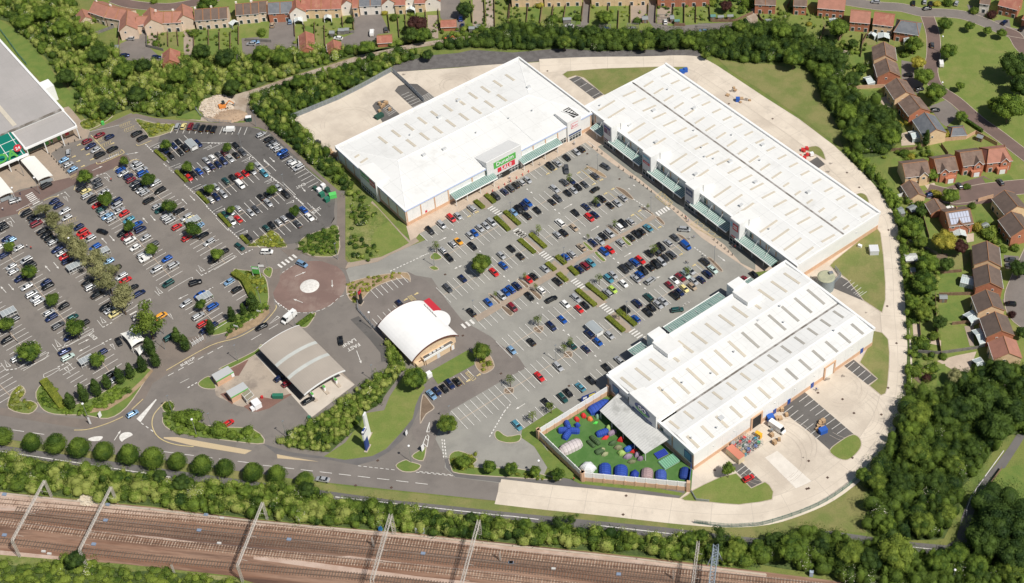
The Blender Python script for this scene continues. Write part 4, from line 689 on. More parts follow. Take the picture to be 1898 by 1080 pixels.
M['steelw']=plain('white_steel',(.78,.78,.76),.4);M['steelg']=plain('galvanised_steel',(.42,.44,.45),.4,.6);M['blue']=plain('sign_blue',(.02,.05,.25),.4)
M['stripe']=plain('pale_blue_stripe',(.33,.45,.80),.5);M['signgreen']=plain('sign_green',(.10,.42,.08),.4);M['signred']=plain('sign_red',(.60,.03,.05),.4)
M['signwhite']=plain('sign_white',(.8,.8,.8),.4);M['signpurple']=plain('sign_purple',(.09,.02,.10),.4);M['signnavy']=plain('sign_navy',(.03,.07,.18),.4);M['signcyan']=plain('sign_cyan',(.20,.50,.65),.4)
M['signgrey']=plain('sign_panel_grey',(.62,.63,.65),.5);M['doorblue']=plain('blue_door',(.02,.07,.32),.5);M['darkin']=plain('dark_interior',(.02,.02,.02),.9);M['plant']=plain('rooftop_unit',(.55,.56,.56),.5)
class Bd:
 def __init__(s,name,o,label,cat='building'):
  s.o=np.array(o);s.r=empty(name,(o[0],o[1],0));tag(s.r,label,cat)
 def W(s,u,v):return s.o+UV*u+VV*v
 def pr(s,mb,u0,u1,v0,v1,z0,z1,mi=0):mb.prism([s.W(u0,v0),s.W(u1,v0),s.W(u1,v1),s.W(u0,v1)],z0,z1,mi);return mb
 def part(s,name,mats,*boxes,parent=None):
  mb=MB()
  for b in boxes:s.pr(mb,*b)
  return mb.build(name,mats,None)if False else s.fin(mb,name,mats,parent)
 def fin(s,mb,name,mats,parent=None,smooth=False):
  o=mb.mesh(name,mats,s.r.location,smooth);ob=bpy.data.objects.new(name,o);COL.objects.link(ob);ob.parent=parent or s.r;return ob
 def P(s,u,v,z):p=s.W(u,v);return(p[0],p[1],z)
 def text(s,txt,u,v,z,size,m,along,parent=None,face=None,name='lettering',off=.02,sx=1):
  """upright lettering; along = 'u+', 'v+', 'u-', 'v-' reading direction"""
  cu=bpy.data.curves.new('t','FONT');cu.body=txt;cu.align_x='CENTER';cu.align_y='CENTER';cu.size=size;cu.offset=off;cu.extrude=.03
  o=bpy.data.objects.new('t',cu);me=bpy.data.meshes.new_from_object(o)
  d={'u+':UV,'v+':VV,'u-':-UV,'v-':-VV}[along]
  c=s.W(u,v)
  for vv in me.vertices:
   x,y,t=vv.co;n=np.array([d[1],-d[0]]);p=c+d*x*sx+n*t-np.array(s.r.location[:2]);vv.co=(p[0],p[1],z+y)
  me.materials.append(M[m]);ob=bpy.data.objects.new(name,me);COL.objects.link(ob);ob.parent=parent or s.r;return ob
def roof_spans(B,axis,prof,l0,l1,name='roof',m='roofwhite'):
 mb=MB()
 for(a,za),(b,zb)in zip(prof[:-1],prof[1:]):
  if axis=='u':P=[B.P(a,l0,za),B.P(b,l0,zb),B.P(b,l1,zb),B.P(a,l1,za)]
  else:P=[B.P(l0,a,za),B.P(l1,a,za),B.P(l1,b,zb),B.P(l0,b,zb)]
  mb.add(P,[(0,1,2,3)])
 return B.fin(mb,name,M[m])
def interp(prof,x):
 for(a,za),(b,zb)in zip(prof[:-1],prof[1:]):
  if a<=x<=b:return za+(zb-za)*(x-a)/(b-a)
 return prof[-1][1]
def skylight(B,u0,u1,v0,v1,zf,m='skylight'):
 P=[]
 for dz in(.03,.13):
  for(u,v)in((u0,v0),(u1,v0),(u1,v1),(u0,v1)):P.append(B.P(u,v,zf(u,v)+dz))
 mb=MB().add(P,[(0,1,2,3),(4,5,6,7),(0,1,5,4),(1,2,6,5),(2,3,7,6),(3,0,4,7)]);return B.fin(mb,'rooflight',M[m])
def vent(B,u,v,z,big=False):
 mb=MB()
 if big:B.pr(mb,u-.8,u+.8,v-.5,v+.5,z,z+.8)
 else:mb.cyl(B.P(u,v,z),B.P(u,v,z+.7),.18,n=8);mb.cyl(B.P(u,v,z+.7),B.P(u,v,z+.82),.32,n=8)
 return B.fin(mb,'roof_vent',M['plant'])
def glass_canopy(B,side,a0,a1,d0,d1,z,posts,dz=.7,ties=True,mcol='canglass'):
 """glazed canopy on the v=const ('v') or u=const ('u') side; d0 wall, d1 outer edge"""
 W=(lambda a,d,zz:B.P(a,d,zz))if side=='v' else(lambda a,d,zz:B.P(d,a,zz))
 mb=MB();n=6
 for k in range(n):
  s0,s1=k/n,(k+1)/n;f0,f1=d0+(d1-d0)*s0,d0+(d1-d0)*s1;zz0,zz1=z+dz-dz*s0**2,z+dz-dz*s1**2
  mb.add([W(a0,f0,zz0),W(a1,f0,zz0),W(a1,f1,zz1),W(a0,f1,zz1)],[(0,1,2,3)])
 c=B.fin(mb,'canopy',M[mcol]);fr=MB();a=a0
 while a<=a1+.01:
  for k in range(n):
   s0,s1=k/n,(k+1)/n;fr.cyl(W(a,d0+(d1-d0)*s0,z+.06+dz-dz*s0**2),W(a,d0+(d1-d0)*s1,z+.06+dz-dz*s1**2),.065,n=4,cap=False)
  a+=.8
 B.fin(fr,'canopy_ribs',M['steelw'],c)
 fb=MB().cyl(W(a0,d1,z-.02),W(a1,d1,z-.02),.2,n=6);fb.cyl(W(a0,d0,z+dz+.05),W(a1,d0,z+dz+.05),.1,n=6);B.fin(fb,'canopy_beam',M['steelw'],c)
 for p in posts:
  q=MB().cyl(W(p,d1*.8+d0*.2,0),W(p,d1*.8+d0*.2,z),.14,n=8);q.cyl(W(p,d1*.8+d0*.2,z*.55),W(p,d1,z-.1),.07,n=6);B.fin(q,'post',M['steelw'],c)
  if ties:q=MB().cyl(W(p,d1*.75+d0*.25,z+.2),W(p,d0,7.4),.08,n=6);B.fin(q,'tie_rod',M['steelw'],c)
 return c
def pilasters(B,side,at,fixed,proud,z0=0,z1=7.2,wd=.5,m='brick'):
 for a in at:
  if side=='u':B.part('pilaster',M[m],(min(fixed,fixed+proud),max(fixed,fixed+proud),a-wd/2,a+wd/2,z0,z1))
  else:B.part('pilaster',M[m],(a-wd/2,a+wd/2,min(fixed,fixed+proud),max(fixed,fixed+proud),z0,z1))
def shopfront(B,side,a0,a1,fixed,out,z0=.1,z1=2.9,parent=None):
 """glazed shop front with white mullions, proud of a wall plane by |out|"""
 mb=MB();fr=MB();e=.02 if out>0 else-.02
 f0,f1=sorted((fixed+e,fixed+e+out));
 if side=='u':B.pr(mb,f0,f1,a0,a1,z0,z1)
 else:B.pr(mb,a0,a1,f0,f1,z0,z1)
 n=max(2,int((a1-a0)/1.4));g0,g1=sorted((fixed+e+out,fixed+e+out+(.05 if out>0 else-.05)))
 for i in range(n+1):
  a=a0+(a1-a0)*i/n
  (B.pr(fr,g0,g1,a-.06,a+.06,z0,z1)if side=='u' else B.pr(fr,a-.06,a+.06,g0,g1,z0,z1))
 g1b=g1+.01 if out>0 else g1;g0b=g0 if out>0 else g0-.01
 for zz in(z0+.05,(z0+z1)/2+.3,z1-.06):
  (B.pr(fr,g0b,g1b,a0,a1,zz-.05,zz+.05)if side=='u' else B.pr(fr,a0,a1,g0b,g1b,zz-.05,zz+.05))
 o=B.fin(mb,'shop_window',M['glassd'],parent)
 B.fin(fr,'window_frame',M['steelw'],o if parent is None else parent);return o
# shed 1 (upper left, green sign)
b1=Bd('retail_store',(-121.1,442.7),'white hip-roofed retail shed with green and red fascia sign, left of the three sheds')
b1.part('wall',M['cladding'],(.0,88,0,47.8,0,7.6))
b1.part('plinth',M['brick'],(-.05,88.05,-.05,47.85,0,1.5))
b1.part('fascia',M['parapet'],(-.35,88.3,47.3,48.2,7.2,8.0),(-.4,.5,.3,47.3,7.2,8.0))
[b1.part('stripe',M['stripe'],q)for q in((-.36,36.3,48.2,48.24,7.42,7.72),(52.9,75.3,48.2,48.24,7.42,7.72),(82.3,88.3,48.2,48.24,7.42,7.72),(-.44,-.4,.3,17.6,7.42,7.72),(-.44,-.4,29.8,48.2,7.42,7.72))]
b1.part('parapet',M['parapet'],(-.4,88.3,-.3,.35,6.5,8.5),(87.7,88.3,.35,47.3,6.5,8.6))
zr=9.7;mb=MB();e=7.95
A_,B_,C_,D_=b1.P(.4,.5,e),b1.P(87.4,.5,e),b1.P(87.4,47.5,e),b1.P(.4,47.5,e);R1,R2=b1.P(12.6,24.3,zr),b1.P(74.9,24.3,zr)
mb.add([A_,B_,R2,R1],[(0,1,2,3)]);mb.add([B_,C_,R2],[(0,1,2)]);mb.add([C_,D_,R1,R2],[(0,1,2,3)]);mb.add([D_,A_,R1],[(0,1,2)])
rf=b1.fin(mb,'roof',M['roofwhite'])
mb=MB().cyl(R1,R2,.13,n=4);[mb.cyl(a,b,.11,n=4)for a,b in((A_,R1),(D_,R1),(B_,R2),(C_,R2),(b1.P(29,24.3,zr+.02),b1.P(37,47,8.05)),(b1.P(60,24.3,zr+.02),b1.P(60,47,8.05)))];b1.fin(mb,'ridge_cap',M['parapet'],rf)
def z1f(u,v):
 s=(zr-e);return e+s*min(v-.5,47.5-v,1e9)/23.5 if 12<u<75 else e+s*min((v-.5)/23.8,(47.5-v)/23.2,(u-.4)/12.2 if u<45 else(87.4-u)/12.5)
for k in range(11):
 skylight(b1,15.6+6.12*k-.55,15.6+6.12*k+.55,6,12,z1f)
 if k<9:skylight(b1,16.3+6.2*k-.55,16.3+6.2*k+.55,15.3,21.6,z1f)
skylight(b1,1.9,4.0,9.9,10.9,z1f);skylight(b1,1.9,5.2,14,15,z1f)
for u,v in((25,14),(22,28),(60,31),(70,33),(30,30),(45,30),(40,12),(78,20),(52,8)):vent(b1,u,v,z1f(u,v),(u+v)%2==0)
pilasters(b1,'v',(0.4,6.6,12.8,19,30,36.2,53.2,59,65,71,87.6),47.8,.12);pilasters(b1,'u',(.4,6,12,17.7,29.9,36,42,47.5),0,-.12)
def tower(B,u0,u1,v0,v1,zlo,zhi,hi,m='cladding',mroof='roofplain'):
 """sign tower: top slopes from zhi on side 'hi' down to zlo on the opposite side"""
 P=[B.W(u0,v0),B.W(u1,v0),B.W(u1,v1),B.W(u0,v1)];z={'v+':[zlo,zlo,zhi,zhi],'v-':[zhi,zhi,zlo,zlo],'u-':[zhi,zlo,zlo,zhi]}[hi]
 mb=MB();vs=[(*p,0.0)for p in P]+[(*p,q)for p,q in zip(P,z)]
 mb.add(vs,[(0,1,5,4),(1,2,6,5),(2,3,7,6),(3,0,4,7)][::1],0);mb.add([vs[i]for i in(4,5,6,7)],[(0,1,2,3)],1)
 o=B.fin(mb,'sign_tower',[M[m],M[mroof]]);fix_normals(o.data);return o
t=tower(b1,36.4,52.8,40,48.7,8.3,11.0,'v+');b1.part('coping',M['parapet'],(36.3,52.9,48.5,48.8,10.85,11.1),parent=t)
s=b1.part('sign_panel',M['signgreen'],(39.6,50.0,48.72,48.8,6.1,9.1),parent=t);b1.text('Dunelm',44.8,48.85,7.75,2.6,'signwhite','u+',t,name='sign_lettering')
s=b1.part('sale_panel',M['signred'],(41.2,43.0,48.72,48.78,3.5,5.6),(43.2,45,48.72,48.78,3.5,5.6),(45.2,46.6,48.72,48.78,3.5,5.6),(46.7,49.4,48.72,48.78,3.3,5.8),parent=t);b1.text('SALE',45.3,48.84,4.45,2.4,'signwhite','u+',t,name='sign_lettering');
shopfront(b1,'v',37.5,52,48.7,.05,.1,2.8);b1.part('entrance_door',M['darkin'],(43,46.5,48.8,48.86,.05,2.5))
b1.part('side_glazing',M['glassg'],(36.0,36.38,47.85,48.3,4.5,6.9))
t=tower(b1,75.4,82.2,40.5,48.6,9.7,9.9,'v+');mb=MB()
for k in range(5):mb.cyl(b1.P(78.9+k*.7,42+k*1.2,9.95),b1.P(81.6,42+k*1.2,9.95),.12,n=4)
for k in range(4):mb.cyl(b1.P(79+k*.7,42+k*1.2,9.97),b1.P(81.5,43.2+k*1.2,9.97),.1,n=4)
mb.cyl(b1.P(78.3,41.5,9.97),b1.P(80.7,48,9.97),.2,n=4);b1.fin(mb,'roof_truss',M['steelw'],t);b1.part('roof_opening',M['darkin'],(79.2,82,41.2,48.2,9.7,9.88),parent=t)
b1.part('sign_panel',M['signwhite'],(77.2,80.6,48.62,48.68,5.9,8.2),parent=t);mb=MB()
for bx in((77.1,80.7,48.66,48.7,8.1,8.25),(77.1,77.25,48.66,48.7,5.9,8.2),(77.1,80.7,48.66,48.7,5.8,5.95)):b1.pr(mb,*bx)
b1.fin(mb,'sign_border',M['signred'],t)
mb=MB()
for k in range(7):mb.cyl(b1.P(77.6+k*.4,48.72,6.4+.25*(k%2)),b1.P(77.8+k*.4,48.72,7.0+.35*((k+1)%2)),.09,n=5)
mb.cyl(b1.P(77.5,48.72,6.1),b1.P(78.0,48.72,7.7),.1,n=5);b1.fin(mb,'sign_script',M['signred'],t)
shopfront(b1,'v',76,81.8,48.6,.05,.1,2.6,t);b1.part('sign_strip',M['signnavy'],(75.8,82,48.62,48.7,2.8,3.5),parent=t)
t=tower(b1,-1.0,7.5,18.0,29.6,8.3,9.8,'u-');b1.part('sign_panel',M['signgreen'],(-1.06,-1.02,19,25,6.6,8.9),parent=t);b1.part('sale_panel',M['signred'],(-1.06,-1.02,25.2,29,6.2,8.9),parent=t);shopfront(b1,'u',18.6,29,-1.0,-.05,.1,2.9,t)
b1.text('Dunelm',-1.1,22,7.8,1.7,'signwhite','v+',t,name='sign_lettering');b1.text('SALE',-1.1,27,7.6,1.5,'signwhite','v+',t,name='sign_lettering')
glass_canopy(b1,'v',19.6,39.2,47.9,51.6,3.9,(20.2,25.2,31.3,37.6),ties=False);glass_canopy(b1,'v',51.2,70.4,47.9,51.6,3.9,(52,56.2,62.2,68.4),ties=False)
b1.part('window',M['signred'],(8.2,9.1,47.87,47.9,1.7,2.7));b1.part('side_door',M['doorblue'],(86,87.2,-.08,-.03,0,2.2))
shopfront(b1,'v',53.5,75,47.85,.03,.1,2.6)
b1.part('panel_joint',M['roofplain'],*[(u-.04,u+.04,47.8,47.84,1.6,7.2)for u in(3.5,9.7,16,25,33)])
# shed 2 (long, right)
b2=Bd('retail_terrace',(-25.3,467.4),'long white twin-span retail shed with four sign towers, right of the three sheds')
b2.part('wall',M['cladding'],(0,42.3,0,119.7,0,8.0));b2.part('plinth',M['brick'],(-.05,42.35,-.05,119.75,0,2.0))
b2.part('parapet',M['parapet'],(-.5,.5,-.3,120,7.5,8.25),(.5,41.7,-.3,.3,7.5,8.35),(.5,41.7,119.4,120,7.5,8.45),(41.7,42.6,-.3,120,7.5,8.75))
PR2=[(.5,8.0),(12,8.95),(23.7,8.0),(24.3,8.0),(33,8.75),(41.7,8.0)];rf=roof_spans(b2,'u',PR2,.3,119.4)
b2.part('valley_gutter',M['gutter'],(23.65,24.35,2.4,119.0,8.01,8.09),parent=rf);b2.part('ridge_cap',M['parapet'],(11.8,12.2,.4,119.3,8.86,9.0),(32.8,33.2,.4,119.3,8.66,8.8),parent=rf)
z2f=lambda u,v:interp(PR2,u)
TV2=(15.4,39.0,63.6,88.4)
for k in range(19):
 v=5.7+6.2*k
 if not any(abs(v-(tv+3))<4.6 for tv in TV2):skylight(b2,1.8,10.3,v-.45,v+.45,z2f)
 elif k%2:skylight(b2,8.4,10.4,v-.45,v+.45,z2f)
 skylight(b2,14.5,21.2,v-.45,v+.45,z2f);skylight(b2,25.6,30.5 if k<13 else 28.5,v-.45,v+.45,z2f)
 skylight(b2,34.8,39.2,v-.45,v+.45,z2f)
for u,v in((4,4),(18,20.5),(5,21),(6,36),(31,14),(31,30),(14,55),(16,58),(17,50),(29,70),(19,78),(5,60),(30,95),(6,84),(22,40),(31,52),(36,64),(20,63),(5,100)):vent(b2,u,v,z2f(u,v),(u*v)%3==0)
pilasters(b2,'u',[v for tv in TV2 for v in(tv+8.5,tv+12.5,tv+17)]+[6,11.8,104,109],0,-.14,3.6);pilasters(b2,'v',(.4,41.9),119.7,.14,0,2.1)
for i,tv in enumerate(TV2):
 u0,u1=-3.5,6.2;zt=11.3;mb=MB()
 mb.prism([b2.W(u0,tv),b2.W(1.0,tv),b2.W(1.0,tv+5),b2.W(u0,tv+5)],3.0,zt,0)
 mb.prism([b2.W(1.0,tv-.4),b2.W(u1,tv-.4),b2.W(u1,tv+5.4),b2.W(1.0,tv+5.4)],7.0,[zt,9.4,9.4,zt]if True else zt,1)
 t=b2.fin(mb,'sign_tower',[M['cladding'],M['roofplain']]);fix_normals(t.data)
 b2.part('sign_face',M['signgrey'],(u0-.08,u0-.02,tv+.2,tv+4.8,3.1,zt-.25),parent=t)
 shopfront(b2,'u',tv+.1,tv+6.9,u0+.1,-.04,.1,2.9,t);b2.part('porch_end',M['glassg'],(u0+.15,-.05,tv+.05,tv+.15,.1,2.9),parent=t);b2.part('porch_roof',M['steelw'],(u0-.1,0,tv,tv+7.1,2.92,3.0),parent=t)
 f=u0-.12
 if i==0:
  b2.part('sign_panel',M['signpurple'],(f,f+.03,tv+.5,tv+4.3,6.6,9.2),parent=t);b2.part('sign_band',M['blue'],(f-.02,f+.03,tv+.5,tv+4.3,9.2,10.2),parent=t);b2.part('sign_lines',M['signgrey'],*[(f-.05,f-.01,tv+2.4,tv+4,z,z+.35)for z in(7.0,7.7,8.4)],(f-.05,f-.01,tv+.8,tv+4,9.1,9.25),parent=t);b2.part('porch_sign',M['signpurple'],(f,f+.03,tv+.3,tv+3,3.1,3.7),parent=t)
 elif i==1:
  b2.part('sign_panel',M['signcyan'],(f,f+.03,tv+.5,tv+4.3,7.6,10.2),parent=t);b2.part('sign_band',M['signred'],(f-.02,f+.03,tv+.5,tv+4.3,6.4,7.7),parent=t);b2.part('sign_lines',M['signgrey'],(f-.05,f-.01,tv+.8,tv+3.9,8.3,9.2),(f-.06,f-.03,tv+1.2,tv+3.6,6.9,7.2),parent=t)
 elif i==2:
  b2.part('sign_panel',M['signnavy'],(f,f+.03,tv+.5,tv+4.3,6.9,10.0),parent=t);b2.part('sign_script',M['signgrey'],*[(f-.05,f-.01,tv+1+k*.42,tv+1.25+k*.42,8.0,8.6+.35*(k%2))for k in range(7)],parent=t);b2.part('porch_sign',M['blue'],(f,f+.03,tv+1,tv+3.2,3.2,3.8),parent=t)
 else:
  b2.part('sign_panel',M['signcyan'],(f,f+.03,tv+.4,tv+1.5,7.6,10.0),parent=t);b2.part('sign_band',M['signred'],(f,f+.03,tv+1.5,tv+4.4,6.9,10.0),parent=t);b2.part('sign_lines',M['signwhite'],(f-.05,f-.01,tv+1.9,tv+3.9,8.6,9.1),(f-.05,f-.01,tv+2.0,tv+3.9,7.7,8.2),parent=t);b2.part('porch_sign',M['signred'],(f,f+.03,tv+1,tv+3.6,3.2,3.8),parent=t)
 b2.part('corner_glazing',M['glassg'],(-.12,-.02,tv+7,tv+8,4.7,7.2))
 a1=(TV2[i+1]-1.0)if i<3 else 112
 glass_canopy(b2,'u',tv+3.6,a1 if i<3 else 111,-.1,-4.3,3.7,[tv+5.8,tv+12,tv+18])
 shopfront(b2,'u',tv+7.2,a1,-.05,-.03,.1,3.0)
glass_canopy(b2,'u',7.8,14.8,-.1,-4.3,3.7,[11.0])
b2.part('store_sign',M['signred'],(-.12,-.06,118,119,1.7,2.3))if False else None
b2.part('rear_door',M['doorblue'],*[(42.36,42.4,v,v+1.2,0,2.2)for v in(20,44,70,95)])
b2.part('wall_light',M['plant'],(30,30.5,119.72,119.95,5.5,5.8))
# shed 3 (lower)
b3=Bd('outdoor_store',(-14.1,324.9),'white twin-span retail shed beside the tent yard, lowest of the three sheds')
b3.part('wall',M['cladding'],(0,81.5,0,42.7,0,8.2));
b3.part('plinth',M['brick'],(-.06,81.56,-.06,42.76,0,1.7))
b3.part('parapet',M['parapet'],(-.4,.4,-.35,43,7.6,8.5),(.4,80.9,-.35,.35,7.6,9.0),(80.9,81.8,-.35,43,7.6,9.0),(.4,80.9,42.2,43,7.6,8.4))
PR3=[(.35,8.2),(13.4,9.2),(26.1,8.2),(26.7,8.2),(34.5,8.9),(42.2,8.25)];rf=roof_spans(b3,'v',PR3,.4,80.9)
b3.part('valley_gutter',M['gutter'],(6.9,80.5,26.05,26.75,8.21,8.29),parent=rf);b3.part('ridge_cap',M['parapet'],(.5,80.8,13.2,13.6,9.1,9.25),(.5,80.8,34.3,34.7,8.8,8.95),parent=rf)
z3f=lambda u,v:interp(PR3,v)
for k in range(13):
 u=2.6+6.2*k;dk='skylightdark' if k>=7 else 'skylight'
 if not(18<u<24 or 54<u<62):skylight(b3,u-.5,u+.5,3.8,11.5,z3f)
 else:skylight(b3,u-.5,u+.5,8.8,11.5,z3f)
 skylight(b3,u-.5,u+.5,15.3,23.7,z3f,dk);skylight(b3,u-.4,u+.5,27.9,32.6,z3f,dk);skylight(b3,u-.5,u+.5,36.4,42,z3f,dk)
for u,v in((9,17.5),(16,19),(38,20),(26,22),(60,21),(64,15),(3,38),(12,40),(70,35)):vent(b3,u,v,z3f(u,v))
b3.part('roof_hatch',M['plant'],(14.8,16.6,37.2,38.8,8.7,9.1));b3.part('roof_hatch',M['plant'],(53.5,54.3,14.4,15.2,9.1,9.4))
for u0,u1,vb in((20.2,25.8,7.6),(56.6,62.4,7.4)):
 mb=MB();mb.prism([b3.W(u0+.1,-3.9),b3.W(u1-.1,-3.9),b3.W(u1-.1,-.4),b3.W(u0+.1,-.4)],3.0,10.6,0)
 mb.prism([b3.W(u0-.6,-.4),b3.W(u1+.3,-.4),b3.W(u1+.3,vb),b3.W(u0-.6,vb)],8.0,[10.6,10.6,9.9,9.9],1)
 t=b3.fin(mb,'sign_tower',[M['cladding'],M['roofplain']]);fix_normals(t.data);shopfront(b3,'v',u0,u1,-3.8,-.04,.1,2.9,t);b3.part('sign_panel',M['signnavy'],(u0+.8,u1-.8,-3.98,-3.92,6.5,9.5),parent=t)
glass_canopy(b3,'v',29.8,55.6,-.5,-6.6,5.2,(31,37,43,49,54),dz=.3,mcol='canglass');glass_canopy(b3,'v',13.8,20.0,-.5,-6.4,5.2,(14.5,19),dz=.3);glass_canopy(b3,'v',63,69,-.5,-4.8,5.2,(64,68),dz=.3)
pilasters(b3,'v',(.4,6,12,26.4,68.5,75,81),0,-.12);pilasters(b3,'u',(.4,11.6,25.9,32.4,42.3),0,-.14)
shopfront(b3,'v',27,56,-.06,-.03,.1,2.9);shopfront(b3,'v',63,74,-.06,-.03,.1,2.9)
mb=MB();mb.prism([b3.W(-1.0,12.2),b3.W(6.6,12.2),b3.W(6.6,25.6),b3.W(-1.0,25.6)],[2,7,7,2],[11.0,8.8,8.8,11.0],0)
t=b3.fin(mb,'sign_tower',M['cladding']);fix_normals(t.data)
oval=[(18.9+3.7*math.cos(a),8.4+1.75*math.sin(a))for a in np.linspace(0,2*math.pi,41)[:-1]]
def uface(B,pts,u,name,m,parent):
 vs=[B.P(u,a,z)for a,z in pts];n=len(vs);vs+=[B.P(u+.06,a,z)for a,z in pts]
 mb=MB();mb.add(vs,[tuple(range(n)),tuple(range(2*n-1,n-1,-1))]+[(i,(i+1)%n,n+(i+1)%n,n+i)for i in range(n)]);return B.fin(mb,name,M[m],parent)
b3.part('sign_backing',M['signgrey'],(-1.06,-1.01,12.5,25.3,4.6,10.8),parent=t)
uface(b3,oval,-1.14,'sign_oval','blue',t);uface(b3,[(18.9+3.3*math.cos(a),8.0+1.35*math.sin(a))for a in np.linspace(math.pi*1.02,math.pi*1.98,20)],-1.22,'sign_hill','signgreen',t)
b3.text('GO',-1.3,18.9,8.75,2.5,'signwhite','v+',t,name='sign_lettering',off=.06);b3.text('gooutdoors.co.uk',-1.15,18.9,6.0,1.35,'blue','v+',t,name='sign_lettering',off=.03)
for v0,v1 in((2.6,6.0),(38.2,41.6)):
 s=b3.part('poster',M['blue'],(-.14,-.08,v0,v1,2.6,6.3));b3.part('poster_lettering',M['signcyan'],*[(-.18,-.12,v0+.4,v1-.4,z,z+.28)for z in(3.2,3.8,4.4,5.0,5.6)],parent=s)
b3.part('corner_glazing',M['glassg'],(-.1,-.03,10.6,11.6,5.3,7.3),(-.1,-.03,26.6,28,5.3,7.3))
mb=MB();c4=[b3.P(-.3,6.2,5.2),b3.P(-9.3,7.2,4.0),b3.P(-9.6,30.3,4.0),b3.P(-.3,31.4,5.2)]
mb.add(c4+[(x,y,z-.18)for x,y,z in c4],[(0,1,2,3),(7,6,5,4),(0,4,5,1),(1,5,6,2),(2,6,7,3),(3,7,4,0)])
M['corr']=mat('corrugated_sheet',(.60,.60,.575),(.54,.54,.52),.15,2,.06,rough=.5,c3=(.38,.38,.36),sc3=.12,seam=((1,.9,.12,(.42,.42,.40)),))
t=b3.fin(mb,'yard_canopy',M['corr'])
for v in(7.6,13.3,19,24.6,30):q=MB().cyl(b3.P(-9.2,v,0),b3.P(-9.2,v,3.9),.12,n=8);b3.fin(q,'post',M['steelw'],t)
def u3(tn,x,y,z=1.2):d=G(T(tn,x,y),z)-b3.o;return float(d@UV)
for tn,x,y in(('D3',705,430),('D3',345,685),('D3',172,802),('C4',2020,-140)):
 u=u3(tn,x,y);b3.part('fire_door',M['doorblue'],(u-.7,u+.7,42.78,42.84,0,2.3))
for x0,x1,y0,y1 in((415,480,600,560),(-1,0,0,0)):
 u0,u1=(u3('D3',x0,y0,1.5),u3('D3',x1,y1,1.5))if x0>0 else(u3('F',1398,796,1.0),u3('F',1415,786,1.0));u0,u1=min(u0,u1),max(u0,u1)
 if u1-u0<3.5:u1=u0+4.5
 s=b3.part('loading_door',M['brick'],(u0-.7,u0,42.7,43.05,0,5.4),(u1,u1+.7,42.7,43.05,0,5.4),(u0-.7,u1+.7,42.7,43.05,5.4,6.1));b3.part('door_opening',M['darkin']if x0<0 else M['cladding'],(u0,u1,42.74,42.8,.02,5.3),parent=s)
for k in range(8):b3.part('wall_light',M['plant'],(8+9*k,8.5+9*k,42.7,42.95,5.3,5.55))
b3.part('panel_joint',M['roofplain'],*[(u-.04,u+.04,42.7,42.74,1.8,8)for u in np.arange(6,80,6.2)])
# tent yard wall
def yardwall(name,pts,label,n,h=4.2):
 P=pp(pts);r=empty(name,(*P[0],0));tag(r,label,'wall')
 mb=MB().wall(P,.35,0,1.9,0);mb.build('brick_base',M['brick'],r);mb=MB().wall(P,.22,1.92,h);mb.build('upper_panels',M['cladding'],r)
 for i in range(n+1):
  p=P[0]+(P[1]-P[0])*i/n;big=i in(0,n)
  MB().box((p[0],p[1],(h+.3 if big else 2.2)/2),(1.1 if big else.55,1.1 if big else.6,h+.3 if big else 2.2),ang(P[1]-P[0])).build('pier',M['brick'],r)
  if not big:MB().box((p[0],p[1],h/2+1.2),(.14,.4,h-2.2),ang(P[1]-P[0])).build('post',M['steelw'],r)
 return r
yardwall('yard_wall','Q6 585,895 1355,415','tan brick and white panel wall between the tent yard and the parking bays',9)
yardwall('yard_wall','Q6 590,905 T 570,950','tan brick and white panel wall on the left side of the tent yard',6)
yardwall('yard_wall','T 575,953 1808,1070','tan brick and white panel wall of the tent yard along the ring road',10)
P=pp('T 1812,1060 1840,830');r=empty('blue_gate',(*P[0],0));tag(r,'blue metal gate closing the right end of the tent yard','gate');MB().wall(P,.08,.1,2.6).build('gate_panel',M['doorblue'],r)
for p in P:MB().box((p[0],p[1],1.4),(.2,.2,2.8)).build('post',M['doorblue'],r)
